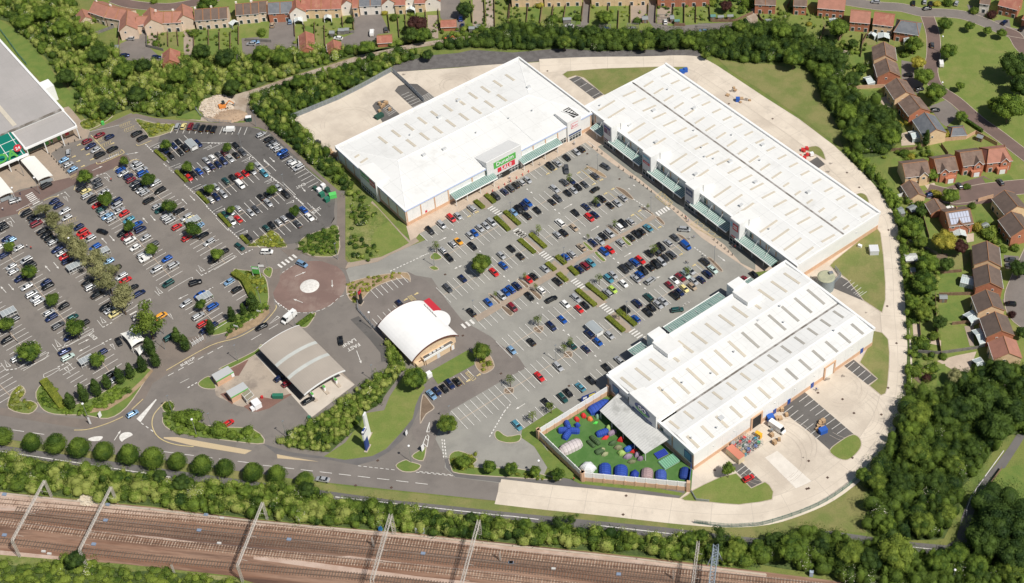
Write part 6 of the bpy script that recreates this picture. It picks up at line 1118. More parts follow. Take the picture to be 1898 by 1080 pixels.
belt('woodland','F 1440,52 1480,70 1540,92 1565,118 1560,150 1580,180 1636,204 1662,232 1666,262 1640,288 1600,292 1575,268 1553,232 1528,190 1500,125','dark tree belt between the dry lawn and the gable houses',col='f',seed=5,h=(3.5,7),r=(1.5,3.3),bloom=.05,sp=2.4)
belt('boundary_hedge','F 1560,268 1580,280 1606,300 1640,342 1662,372 1672,420 1680,500 1684,560 1686,640 1690,742 1678,748 1682,640 1677,555 1672,498 1664,420 1652,386 1626,346 1600,318 1574,292','tall clipped boundary hedge between the ring road and the gardens',col='g',seed=6,sp=1.7,r=(1.1,1.6),h=(2.4,3.4),bloom=0,leaf=.35)
belt('woodland','F 1690,745 1715,735 1745,745 1762,722 1800,702 1830,684 1900,690 2000,700 2000,800 1868,806 1828,852 1782,905 1776,945 1750,998 1735,1000 1640,1003 1603,982 1616,968 1612,920 1603,892 1620,866 1656,806 1676,752 1682,745','dense mixed wood at the lower right',col='f',seed=7,h=(4,7.5),r=(1.2,3.4),sp=2.5,bloom=.05)
belt('woodland','F 1395,1010 1440,990 1500,992 1560,1002 1640,1013 1690,1030 1720,1034 1765,1028 1792,1010 1900,1000 2050,1000 2050,1250 1700,1120 1590,1090 1530,1066 1440,1052 1410,1046','dense tree belt between the cycle path and the railway at the lower right',col='f',seed=8,h=(4,7),r=(1.2,3.3),sp=2.5,bloom=.12)
belt('woodland','F 1812,935 1838,905 1870,935 1960,965 2050,960 2050,1005 1900,1005 1800,1010 1790,990','dark trees beside the meadow at the right edge',col='d',seed=9,h=(6,9),r=(3,4.5),sp=4.5,bloom=0)
belt('scrub_belt','F -260,790 0,848 177,874 316,892 470,908 500,895 560,905 640,932 760,948 940,972 1080,986 1168,996 1240,1000 1310,994 1395,1012 1410,1052 1256,1038 1117,1023 930,1004 786,989 647,977 468,960 278,937 141,923 0,908 -260,870','green scrub belt between the cycle path and the railway',seed=10,h=(2.6,5),r=(1.1,2.6),bloom=.04)
belt('scrub','F -200,1020 0,1045 60,1052 130,1035 150,1030 170,1046 240,1060 300,1056 430,1080 560,1120 560,1200 -200,1200','low scrub and long grass at the bottom left below the railway',col='l',seed=11,h=(.7,2.0),r=(1.0,2.2),bloom=.05)
belt('shrubbery','F 520,818 545,797 600,772 650,735 680,712 715,690 722,662 716,640 728,636 740,655 752,676 738,700 716,730 700,752 676,765 668,790 640,812 612,838 585,836 530,828','thick shrub bank between the petrol station and the big lawn',col='b',seed=12,h=(1.6,3.0),r=(.9,1.8),sp=1.6,bloom=.1)
belt('shrubbery','A3 1190,890 1260,870 1300,880 1500,1000 1898,1050 1898,1110 1500,1075 1280,1035 1200,960','low shrubs round the bed above the main road',col='g',seed=13,h=(.7,1.5),r=(.8,1.4),sp=1.9,bloom=.08)
belt('hedge_bank','P6 640,500 690,360 760,330 880,260 1010,170 1100,120 1110,190 960,300 830,375 690,460','clipped hedge bank between the small car park and the access road',col='g',seed=14,h=(.7,1.1),r=(.7,1.0),sp=1.3,bloom=0,leaf=.3)
belt('hedge_bank','A3 290,720 340,660 400,700 490,860 560,880 700,800 850,700 960,690 980,720 880,800 700,880 630,925 480,890 300,850','clipped hedge bank below the columnar trees',col='g',seed=15,h=(.7,1.3),r=(.8,1.2),sp=1.5,bloom=0,leaf=.3)
belt('shrub_bed','P4 910,505 1160,345 1310,500 1280,520 1080,515','triangular shrub bed at the lower left corner of the dark car park',col='h',seed=16,h=(.5,1.1),r=(.6,1.1),sp=1.4,bloom=0,leaf=.3)
belt('shrub_bed','P4 1445,500 1520,410 1840,295 1880,340 1876,595 1620,620 1480,555','large shrub bed with reddish patches above the roundabout',col='g',seed=17,h=(.6,1.4),r=(.7,1.3),sp=1.5,bloom=0,leaf=.3)
belt('shrub_bed','B2 695,1010 850,965 1000,938 1060,925 1100,940 900,1010 850,1065 B3 790,40 750,85 695,40','yellow-green shrubs in the long bed beside the roundabout exit',col='h',seed=18,h=(.5,1.0),r=(.5,.9),sp=1.7,bloom=0,leaf=.28)
belt('shrub_bed','A1 995,880 1130,905 1265,915 1285,945 1110,1005 1080,970','shrub bed between the disabled bays and the dark car park',col='h',seed=19,h=(.6,1.3),r=(.6,1.1),sp=1.6,bloom=0,leaf=.3)
belt('shrub_bed','A1 585,905 690,855 825,855 650,950','shrub bed above the red cars beside the supermarket',col='h',seed=20,h=(.6,1.3),r=(.6,1.1),sp=1.6,bloom=0,leaf=.3)
belt('shrub_bed','B2 690,395 780,330 850,420 900,500 860,560 700,640 860,700 930,790 840,850 720,850 690,700','rough shrubs on the bank beside the first shed',col='b',seed=21,h=(.5,1.6),r=(.7,1.4),sp=2.2,bloom=.3)
belt('shrub_bed','P4 850,800 940,780 1000,800 1095,920 1090,1060 1030,1060 900,900','shrubs behind the green entrance sign',col='h',seed=22,h=(.6,1.3),r=(.6,1.0),sp=1.5,bloom=0,leaf=.3)
belt('shrub_bed','B4 1440,165 1500,140 1640,130 1620,230 1520,250 1450,215','bright green shrubs in the corner bed by the entrance',col='h',seed=23,h=(.8,1.6),r=(.7,1.1),sp=1.5,bloom=0,leaf=.3)
belt('shrub_bed','C4 0,290 100,270 250,290 400,310 410,330 200,310 0,298','low shrubs below the small corner bays',col='h',seed=24,h=(.5,1.0),r=(.5,.8),sp=1.4,bloom=0,leaf=.3)
belt('shrub_bed','A3 95,735 150,700 180,740 140,790 230,810 270,840 210,880 80,850','yellow-green shrubs at the left end below the supermarket car park',col='h',seed=25,h=(.6,1.4),r=(.7,1.1),sp=1.7,bloom=.1,leaf=.3)
belt('shrub_bed','Q5 600,440 700,400 790,440 810,430 690,530','yellow-green shrubs at the tip of the bed beside the restaurant',col='h',seed=26,h=(.7,1.2),r=(.6,.9),sp=1.3,bloom=0,leaf=.3)
for i,(s,lab)in enumerate((('D1 600,500 760,470 740,560 620,600','garden shrubs left of the yellow-fenced lawn'),('D1 640,640 560,800 700,1000 850,1068 1000,1068 900,860 780,800','overgrown garden shrubs below the fenced lawn'),('D1 980,370 1160,300 1150,380 1000,430','hedge shrubs below the slate-roofed house'),('D2 940,420 1100,380 1180,500 1120,620 1000,560','shrubs between garden sheds and the brown-roofed garage'),('D2 1040,560 1150,700 1260,900 1270,1060 1050,1060 1010,800','overgrown back gardens beside the boundary hedge'),('D3 1040,0 1240,0 1260,180 1200,220 1060,230','leafy back garden beside the boundary hedge'),('D3 1070,350 1240,330 1280,560 1240,740 1100,640','long overgrown back garden with flower beds'),('D2 1540,560 1720,560 1760,740 1640,700','shrubs between the solar panel house and the brick gable house'),('C1 1500,-10 1898,0 1760,130 1640,100 1520,60','shrubby gardens at the end of the terrace'),('D1 60,120 200,60 130,200 260,300 380,340 300,360 100,300','garden shrubs behind the semi-detached houses'),('D1 430,270 560,330 700,360 760,400 560,420 430,330','shrubs between the lawns and the belt'),('B1 1360,250 1560,200 1700,240 1600,260 1380,300','shrubs below the lone red garage'),('C1 0,160 500,220 1000,230 1050,250 500,250 0,230','shrubs along the foot of the terrace gardens'),('D2 880,0 1050,60 1180,0 1240,100 1000,110','shrubs above the cream gable-fronted houses'))):
 belt('garden_shrubs',s,lab,col='l' if i%2 else 'b',seed=40+i,h=(.8,2.6),r=(.8,1.6),sp=2.3,bloom=.08)
WT='A1 330,100,70 450,200,65 180,160,60 600,300,60 720,400,70,B,d 900,520,65 1050,480,60,B,d 790,780,55,B,d 1000,690,65,B,d 1300,560,60 1480,380,62,B,d 1650,420,70,B,d 1700,640,60,B,d 480,560,65,B,d B1 200,420,70 60,390,60 330,600,60 690,600,55 1275,400,42,B,d 820,350,55 600,550,50 C1 415,310,55,B,l 610,230,55,B,d 850,240,50 1010,330,50,B,l 1180,300,62,B,d 1330,300,50 1700,190,55,B,l 1600,300,60 1870,330,60,B,d 1830,230,50 1460,400,32,B,l D1 120,230,75 230,230,70,B,d 400,400,80,B,d 530,430,70,B,d 640,590,60,B,d 210,430,75,B,g 430,520,72 480,660,70,B,d 600,830,72 740,800,60,B,d 850,860,70,B,d 640,990,72 920,1000,70,B,g 760,1030,60,B,d'
trees(WT,'B','g','large tree standing up among the dense belt trees and scrub','large trees within the belts')
trees('D3 1120,900,95,B,l 1230,850,55,B,l 1060,1010,80,B,g 1600,770,125,B,d 1450,860,110,B,d 1800,880,130,B,d 1700,1000,120,B,d 1750,600,90,B,d 1880,700,90,B,d 1320,900,90,B,d D4 720,280,58,B,g 820,330,70,B,l 1100,100,110,B,l 1000,330,80,B,d 1150,640,90,B,l 900,650,70,B,g 1330,560,70,B,l 960,850,125,B,l 620,850,100,B,l 200,830,110,B,g 60,770,60,B,d 400,800,70,B,d 780,900,90,B,d 1270,910,90,B,g 1400,860,80,B,g 1550,950,80,B,g 1720,640,140,B,d 1880,660,140,B,d 1620,780,110,B,d 1820,860,120,B,d 1800,980,80,B,l 1520,90,70,B,d 1380,200,80,B,l 1250,330,80,B,d C4 1560,720,60,L,d 1430,720,50,B,g 1330,760,60,B,g 1690,800,70,B,l 1640,870,60,B,l 1840,830,60,B,g 910,740,55,B,l 380,620,50,L,d 480,600,40,L,d 130,640,50 B4 1070,530,46,B,d 1590,590,46,B,d 1800,640,50,B,l 390,380,60,B,d A4 555,900,68,B,d 1170,290,50,B,d 1330,330,60,B,d 860,300,50 1800,390,55','B','g','large tree standing up among the dense belt trees and scrub','large trees within the belts')
# clipped low hedges
def hedge(s,wd,h,label,col='h',group=None,leaf=.26):
 P=pp(s);rs=np.random.RandomState(int(abs(P[0][0]*7))%999);Lc=[];Nc=[];r=empty('clipped_hedge',(*((P[0]+P[-1])/2),.1));tag(r,label,'hedge',group);o0=np.array([*r.location])
 core=MB()
 for a,b_ in zip(P[:-1],P[1:]):
  d=b_-a;L=np.linalg.norm(d);t=d/L;nn=np.array([-t[1],t[0]]);core.box(((a+b_)[0]/2-o0[0],(a+b_)[1]/2-o0[1],h/2-.05),(L,wd-.12,h-.08),ang(d))
  n=int((wd*L+2*h*L+2*wd*h)*34);u=rs.random(n)*L;face=rs.random(n);k=face<wd/(wd+2*h)
  c=np.where(k,rs.uniform(-.5,.5,n)*wd,np.where(rs.random(n)<.5,-.5,.5)*wd);z=np.where(k,h+rs.normal(0,.04,n),rs.uniform(0,h,n));nz=np.stack([np.where(k,0,np.sign(c)*nn[0]),np.where(k,0,np.sign(c)*nn[1]),np.where(k,1.,.2)],1)
  Lc.append(np.stack([a[0]+t[0]*u+nn[0]*c-o0[0],a[1]+t[1]*u+nn[1]*c-o0[1],z],1));Nc.append(nz)
  for e,s_ in((a,-1),(b_,1)):
   m=int(wd*h*34);c=rs.uniform(-.5,.5,m)*wd;Lc.append(np.stack([e[0]+nn[0]*c-o0[0],e[1]+nn[1]*c-o0[1],rs.uniform(0,h,m)],1));Nc.append(np.tile([t[0]*s_,t[1]*s_,.2],(m,1)))
 C=np.concatenate(Lc);V=leaves(C,np.concatenate(Nc),leaf,rs);me=fastmesh('foliage',V,np.arange(len(C)*4).reshape(-1,4),np.zeros((0,3),int),[LM[col]],tq=rs.random(len(C)))
 o=bpy.data.objects.new('foliage',me);COL.objects.link(o);o.parent=r;o2=bpy.data.objects.new('hedge_body',core.mesh('hedge_body',LM[col]));COL.objects.link(o2);o2.parent=r
HG='low clipped hedges in the retail car park'
for s,lab in(('Q1 600,672 690,750','short clipped hedge by the paved store front, left of the path'),('Q1 715,605 810,690','short clipped hedge by the paved store front, right of the path'),('Q1 925,790 1085,930','long clipped hedge right of the path below the first zebra'),('Q1 820,850 970,995','long clipped hedge left of the path below the first zebra'),('Q3 1085,88 1250,235','long clipped hedge left of the path below the second zebra'),('Q3 1205,28 1370,175','long clipped hedge right of the path below the second zebra'),('Q3 1495,272 1590,355','upper right short hedge at the crossing of the two walkways'),('Q3 1385,348 1475,425','upper left short hedge at the crossing of the two walkways'),('Q3 1635,392 1720,475','right short hedge below the crossing of the two walkways'),('Q3 1512,462 1605,545','left short hedge below the crossing of the two walkways'),('Q4 48,578 255,745','long clipped hedge right of the path below the fourth zebra'),('Q4 -62,640 140,815','long clipped hedge left of the path below the fourth zebra'),('Q4 385,865 580,1030','long clipped hedge right of the path nearest the lower shed'),('C3 735,190 855,295','long clipped hedge left of the path nearest the lower shed')):
 hedge(s,1.75,.85,lab,'h',HG)
HG='low hedges at the ends of the dark car park rows'
for s,lab in(('P1 1712,478 1825,580','low hedge at the left end of the first dark row'),('P2 100,700 215,815','low brownish hedge at the left end of the second dark row'),('P2 335,935 450,1050','low hedge at the left end of the third dark row'),('P4 572,168 692,298','low hedge at the left end of the fourth dark row'),('P4 815,408 890,485','low hedge at the left end of the last dark row')):hedge(s,1.3,.9,lab,'h',HG)
hedge('P4 735,815 860,900 940,1068',2.6,1.5,'tall clipped hedge beside the light blue saloon','h');hedge('A3 325,665 470,860',2.6,1.6,'tall clipped hedge at the lower left of the supermarket car park','h')
hedge('D1 1470,890 1590,970',1.2,1.4,'clipped hedge along the lane beside the slate-roofed garage','g');hedge('P6 1440,380 1600,260',2.2,.5,'narrow grassy hedge behind the petrol canopy','g')
for i,s in enumerate(('A1 1080,205 1310,205 1310,345 1080,345','A1 1340,225 1750,205 1750,400 1340,420','B1 300,180 740,130 740,250 300,330','B1 1060,110 1360,110 1360,240 1060,280','C1 0,20 545,20 545,190 0,190','C1 610,20 1030,20 1030,180 610,180','C1 1095,20 1480,20 1480,150 1095,150','B1 1560,-10 1960,-10 1960,190 1560,200','D1 -60,60 440,60 440,120 760,240 760,420 430,420 300,180 -60,180','D2 850,10 1260,10 1260,90 850,110')):
 belt('garden_shrubs',s,f"scattered shrubs and flower beds in the {['archway terrace', 'dark-roofed terrace', 'red-roofed terrace', 'round conservatory', 'top middle', 'top middle-right', 'carport', 'track-side', 'semi-detached', 'drive row'][i]} back gardens",col='l' if i%2 else 'b',seed=70+i,sp=1.5,r=(.35,1.0),h=(.5,1.8),leaf=.3,fill=.2,bloom=.2)
# HOUSES
WM={'c':mat('cream_brick',(.74,.54,.33),(.68,.49,.30),.8,7,.1),'r':mat('red_brick',(.46,.18,.10),(.40,.155,.09),.8,7,.12),'w':mat('pale_render',(.78,.72,.64),None,fine=3,famt=.04),'p':mat('pinkish_stone',(.72,.57,.44),(.66,.52,.4),.8,7,.08)}
RM={'b':mat('brown_tiles',(.19,.128,.098),(.15,.103,.08),.5,8,.16,c3=(.22,.155,.12),sc3=.3),'r':mat('red_tiles',(.35,.135,.095),(.30,.115,.08),.5,8,.16,c3=(.38,.18,.12),sc3=.3),'o':mat('russet_tiles',(.38,.175,.125),(.33,.155,.11),.5,8,.15),'s':mat('slate_tiles',(.13,.14,.155),(.165,.172,.185),.5,8,.14),'k':mat('dark_brown_tiles',(.145,.105,.085),(.12,.088,.072),.5,8,.16)}
RIDGE=mat('ridge_tiles',(.36,.17,.08),None,fine=6,famt=.15);WHITE=M['steelw'];FASC=M['steelw']
M['conserv']=plain('conservatory_glass',(.45,.52,.52),.12);M['timber']=mat('fence_timber',(.20,.12,.075),(.26,.17,.11),.8,5,.2);M['greytimber']=mat('grey_timber',(.22,.205,.19),(.17,.16,.15),.8,5,.2)
def house(s,zr,hw,zw,wall,roof,label,name='house',hip=0.0,group=None,chim=None,win=True,over=.35,cat=None):
 a,b=pp(s,zr);L=np.linalg.norm(b-a);t=(b-a)/L;n=np.array([t[1],-t[0]]);c=(a+b)/2
 if n[1]>0:n=-n
 if hip:L+=hip*1.6
 r=empty(name,(*c,0));tag(r,label,cat or name.replace('_',' '),group);h=L/2
 def Q(x,y,z):p=c+t*x+n*y;return(p[0],p[1],z)
 mb=MB();zg=zr-.25
 V_=[Q(-h,-hw,0),Q(h,-hw,0),Q(h,hw,0),Q(-h,hw,0),Q(-h,-hw,zw),Q(h,-hw,zw),Q(h,hw,zw),Q(-h,hw,zw)]
 if hip:mb.add(V_,[(0,1,5,4),(1,2,6,5),(2,3,7,6),(3,0,4,7)])
 else:mb.add(V_+[Q(-h,0,zg),Q(h,0,zg)],[(0,1,5,4),(2,3,7,6),(1,2,6,9,5),(3,0,4,8,7)])
 o=mb.build('wall',WM[wall],r);fix_normals(o.data)
 e=over;ze=zw-(zr-zw)/hw*e;k=h-hip*.8 if hip else h+.15;ho=h+(e if hip else.15);mb=MB()
 for dz in(0,-.16):
  mb.add([Q(-ho,hw+e,ze+dz),Q(ho,hw+e,ze+dz),Q(k,0,zr+dz),Q(-k,0,zr+dz)],[(0,1,2,3)]);mb.add([Q(-ho,-hw-e,ze+dz),Q(ho,-hw-e,ze+dz),Q(k,0,zr+dz),Q(-k,0,zr+dz)],[(3,2,1,0)])
  if hip:mb.add([Q(ho,hw+e,ze+dz),Q(ho,-hw-e,ze+dz),Q(k,0,zr+dz)],[(0,1,2)]);mb.add([Q(-ho,hw+e,ze+dz),Q(-ho,-hw-e,ze+dz),Q(-k,0,zr+dz)],[(0,1,2)])
 rf=mb.build('roof',RM[roof],r)
 mb=MB().cyl(Q(-k,0,zr+.03),Q(k,0,zr+.03),.14,n=5)
 if hip:
  for sx in(-1,1):
   for sy in(-1,1):mb.cyl(Q(sx*k,0,zr+.03),Q(sx*ho,sy*(hw+e),ze+.03),.12,n=5)
 else:
  for sx in(-1,1):
   for sy in(-1,1):mb.cyl(Q(sx*ho,0,zr-.02),Q(sx*ho,sy*(hw+e),ze-.02),.1,n=5)
 mb.build('ridge_tiles',RIDGE,rf);MB().cyl(Q(-ho,hw+e+.05,ze),Q(ho,hw+e+.05,ze),.07,n=5).build('gutter',WHITE,rf)
 if chim is not None:x=chim*h;MB().box(Q(x,-.3,zr+.25),(.8,.6,1.5),ang(t)).build('chimney',WM['w' if wall in 'cp' else 'r'],rf)
 if win:
  nw=max(1,int(L/2.6));az=ang(t)
  for lv in((1.3,3.9)if zw>4 else(1.2,)):
   for i in range(nw):
    x=-h+L*(i+.5)/nw;door=lv<2 and i%2==0
    f_=MB().box(Q(x,hw+.03,1.1 if door else lv+.25),(1.5 if door else 1.25,.08,2.1 if door else 1.15),az).build('patio_door' if door else 'window',WHITE,r)
    MB().box(Q(x,hw+.08,1.1 if door else lv+.25),(1.2 if door else 1.0,.04,1.8 if door else.9),az).build('pane',M['glassd'],f_)
  if not hip:
   sx=1 if t[1]<-.2 else(-1 if t[1]>.2 else 0)
   if sx:f_=MB().box(Q(sx*(h+.03),1.2,4.0),(.08,.9,1.0),az).build('window',WHITE,r);MB().box(Q(sx*(h+.08),1.2,4.0),(.04,.65,.75),az).build('pane',M['glassd'],f_)
 r['_q']=0;del r['_q'];HOUSES.append((r,c));return r,Q,h
HOUSES=[]
def dormer(hr,Q,x,hw,zb,roof,wall,wd=3.2,out=.6,zr=None):
 """front gable projecting towards +y side"""
 zr=zr or zb+1.9;mb=MB();y1=hw+out;mb.add([Q(x-wd/2,y1,0),Q(x+wd/2,y1,0),Q(x+wd/2,y1,zb),Q(x,y1,zr-.15),Q(x-wd/2,y1,zb),Q(x-wd/2,hw-.1,0),Q(x+wd/2,hw-.1,0),Q(x+wd/2,hw-.1,zb),Q(x-wd/2,hw-.1,zb)],[(0,1,2,3,4),(1,6,7,2),(5,0,4,8)])
 o=mb.build('front_gable',WM[wall],hr);fix_normals(o.data);mb=MB()
 for s_ in(-1,1):mb.add([Q(x,y1+.25,zr),Q(x+s_*(wd/2+.25),y1+.25,zb-.15),Q(x+s_*(wd/2+.25),hw-.4,zb-.15),Q(x,.8,zr)],[(0,1,2,3)])
 mb.build('gable_roof',RM[roof],hr);mb=MB()
 for s_ in(-1,1):mb.cyl(Q(x,y1+.28,zr),Q(x+s_*(wd/2+.25),y1+.28,zb-.15),.09,n=5)
 mb.build('bargeboard',WHITE,hr);f_=MB().box(Q(x,y1+.03,3.9),(1.3,.08,1.1),ang(np.array(Q(1,0,0)[:2])-np.array(Q(0,0,0)[:2]))).build('window',WHITE,hr);MB().box(Q(x,y1+.08,3.9),(1.0,.04,.85),ang(np.array(Q(1,0,0)[:2])-np.array(Q(0,0,0)[:2]))).build('pane',M['glassd'],f_)
H8=7.7
for s,w_,rf,hip,lab in(('D1 215,-45 310,-40','r','b',0,'brown-roofed brick house at the top, left of the semi-detached pair'),('D1 395,-28 590,-12','r','o',0,'wide russet-roofed brick house beside the white conservatory at the top'),('D1 632,72 775,84','r','o',0,'russet-roofed brick house between two side passages at the top right'),('D1 805,88 950,106','c','r',0,'red-roofed cream house with two rooflights and white conservatory'),('D1 995,148 1110,165','r','s',2.2,'slate hip-roofed brick house at the bend of the lane'),('D1 872,305 885,400','c','b',0,'topmost of the brown gable houses beside the lane'),('D1 888,425 915,520','r','b',0,'second brown gable house, with a red brick gable and white conservatory'),('D1 965,568 1035,672','c','b',0,'third brown gable house, cream gable, above the red brick one'),('D1 1062,692 1140,790','r','b',0,'fourth gable house, red brick, left of the drive with a black car'),('D1 1170,822 1255,945','c','s',0,'slate-roofed cream gable house with octagonal conservatory'),('D2 1010,132 1190,110','c','b',0,'cream house with front gable, left end of the brick house row'),('D2 1240,98 1390,76','r','b',0,'brick house with bay window, second from left in the drive row'),('D2 1430,50 1585,30','r','b',0,'brick house with white garage door, third in the drive row'),('D2 1640,25 1760,12','r','o',2.0,'pinkish hip-roofed brick house at the right of the drive row'),('D2 1755,325 1850,440','c','k',0,'dark-roofed cream gable house at the right edge'),('D2 1805,482 1898,605','r','k',0,'dark-roofed brick gable house at the right edge'),('D2 1325,488 1500,462','r','b',0,'brick house with white solar panels on its roof'),('D2 1625,698 1640,835','c','k',0,'brown-roofed house left of the two grey parked cars'),('D2 1632,866 1652,1000','r','k',0,'brown-roofed house with the long slatted conservatory'),('D3 1620,-15 1668,105','c','k',0,'cream gable house with the round white conservatory'),('D3 1685,148 1735,285','r','k',0,'brown-roofed house with the large glazed lean-to'),('D3 1748,325 1790,450','c','o',0,'big red-tiled cream house at the corner of the wood'),('D1 1740,-45 1880,-10','r','r',0,'red-roofed brick house in the top right corner'),('D1 1590,-60 1660,-50','w','b',0,'white-walled house left of the red-roofed corner house'),('D1 1930,60 2010,90','r','r',0,'brick house with a blue garage at the right edge')):
 hw=4.6;hr,Q,h=house(s,H8,hw,5.0,w_,rf,lab,hip=hip)
 if lab.startswith('cream house with front')or 'drive row' in lab:dormer(hr,Q,h*.45 if 'cream' in lab else-h*.35 if 'second' in lab else h*.4,hw,5.0,rf,w_)
 if 'drive row' in lab:
  MB().prism([Q(-1,hw,0)[:2],Q(3 if h>3 else h,hw,0)[:2],Q(3 if h>3 else h,hw+1.8,0)[:2],Q(-1,hw+1.8,0)[:2]],0,2.5).build('porch',WM[w_],hr);MB().box(Q(1,hw+1.86,1.1),(2.2,.08,2.1),ang(np.array(Q(1,0,0)[:2])-np.array(Q(0,0,0)[:2]))).build('garage_door',M['signwhite'],hr)
 if 'solar' in lab:
  for k in range(2):
   for j in range(7):
    x0=-h+.9+j*(2*h-1.6)/7;x1=x0+(2*h-1.6)/7-.12;f0,f1=.12+.42*k,.12+.42*k+.39;zz=lambda f:H8-(H8-5.0)*f+.12;mb=MB();V_=[Q(x0,hw*f0,zz(f0)),Q(x1,hw*f0,zz(f0)),Q(x1,hw*f1,zz(f1)),Q(x0,hw*f1,zz(f1))]
    mb.add(V_+[(a,b,c-.06)for a,b,c in V_],[(0,1,2,3),(0,1,5,4),(1,2,6,5),(2,3,7,6),(3,0,4,7)]);mb.build('solar_panel',plain('solar_panel',(.42,.45,.55),.15),hr)
house('D2 1400,445 1430,560',6.2,3.6,3.2,'r','b','low brown-roofed wing left of the solar panel house','annexe',win=False)
for s,zr,hw,zw,w_,rf,hip,lab in(('D2 1060,250 1125,350',4.3,3.0,2.4,'c','b',0,'brown-roofed double garage below the cream gabled house'),('D2 1240,385 1285,460',4.2,3.2,2.4,'r','b',0,'brown-roofed garage above the solar panel house'),('D1 1375,935 1450,930',3.9,2.8,2.4,'c','s',1.2,'slate-roofed garage beside the brick garden wall'),('B1 380,228 388,345',4.3,3.0,2.4,'r','r',0,'long red-roofed garage block at the left court'),('B1 583,290 590,345',4.0,2.8,2.3,'r','r',0,'red-roofed garage below the white hatchback'),('B1 905,262 1010,255',4.0,2.8,2.4,'r','r',0,'red-roofed garage below the white van'),('B1 1372,148 1482,143',4.0,2.6,2.4,'r','r',0,'lone red-roofed garage left of two blue cars'),('A1 1245,352 1242,435',4.6,3.4,2.4,'r','r',0,'russet-roofed garage at the foot of the archway court'),('A1 600,65 625,120',4.4,2.8,2.4,'p','o',0,'small russet-roofed garage at the edge of the wood')):
 house(s,zr,hw,zw,w_,rf,lab,'garage',hip=hip,win=False)
TL=['first','second','third','fourth','fifth']
def terrace(s,n,wall,roof,lab,hw=4.3,chim=True,zr=7.7,zw=5.0):
 t_=s.split();a=T(t_[0],*map(float,t_[1].split(',')));b=T(t_[0],*map(float,t_[2].split(',')))
 for i in range(n):
  p=[a[j]+(b[j]-a[j])*(i+.004)/n for j in(0,1)];q=[a[j]+(b[j]-a[j])*(i+.996)/n for j in(0,1)]
  hr,Q,h=house(f'F {p[0]},{p[1]} {q[0]},{q[1]}',zr,hw,zw,wall,roof,(f'{TL[i]} from the left of the ' if n>1 else '')+lab,'terraced_house',chim=-.8 if chim and i%2==0 else None,over=.3)
  if '_g' in lab:pass
terrace('A1 690,8 800,45',1,'p','o','russet-roofed house at the corner of the wood, top left',chim=True)
terrace('A1 800,45 945,72',2,'p','o','russet-roofed pair left of the archway house')
terrace('A1 1000,118 1085,116',1,'p','o','russet-roofed link over the archway',chim=False,hw=3.4,zr=6.8,zw=4.6)
terrace('A1 1135,88 1325,80',3,'p','o','russet-roofed terrace right of the archway')
for s,lab in(('A1 935,70 925,178','russet-roofed house with gable over a white hatchback'),('A1 1100,55 1108,140','russet gable-fronted house right of the archway'),('A1 1335,28 1342,108','russet gable-fronted house at the end of the archway terrace')):house(s,7.9,3.6,5.1,'p','o',lab,'terraced_house')
terrace('A1 1425,68 1660,50',4,'p','k','dark-roofed terrace in the upper left',hw=4.4);terrace('A1 1725,28 1890,15',3,'p','k','dark-roofed terrace beside the slate carport house',hw=4.4);terrace('B1 -20,12 90,5',2,'p','k','dark-roofed houses touching the slate carport house',hw=4.4)
terrace('B1 105,18 280,8',2,'r','s','slate-roofed house with dormers over a carport',chim=False,hw=4.2);terrace('B1 350,-12 640,-20',4,'c','r','red-roofed terrace above the long red garage',chim=False);terrace('B1 725,-25 765,-26',1,'c','r','narrow red-roofed house with a red garage door',chim=False)
terrace('B1 772,-35 935,-42',2,'w','s','slate-roofed houses with white dormers over the archway',chim=False,hw=4.0);terrace('B1 1035,-45 1110,-47',1,'c','r','red-roofed house left of the round conservatory',chim=False);terrace('B1 1180,-58 1255,-60',1,'c','r','red-roofed house right of the round conservatory',chim=False)
for s,lab in(('B1 308,-10 313,50','white gable-fronted house with white conservatory'),('B1 680,-60 683,0','white gable-fronted house above the court with the white van'),('B1 985,-65 988,-10','white gable-fronted house right of the archway'),('B1 1148,-80 1150,-30','pale gable-fronted house behind the round conservatory'),('B1 1300,-85 1302,-30','white gable-fronted house at the end of the red terrace')):house(s,7.9,3.4,5.1,'w','r',lab,'terraced_house')
terrace('C1 30,-95 260,-100',3,'c','r','terrace cut off by the top edge, left part',chim=False);terrace('C1 270,-98 545,-105',4,'c','r','terrace cut off by the top edge, before the alley',chim=False);terrace('C1 615,-100 1035,-110',5,'c','r','terrace cut off by the top edge, after the alley',chim=False);terrace('C1 1100,-95 1480,-102',5,'r','r','terrace cut off by the top edge, right part',chim=False)
terrace('D1 -70,-50 80,-45',2,'r','b','brick pair at the top beside the dirt lane',chim=False)
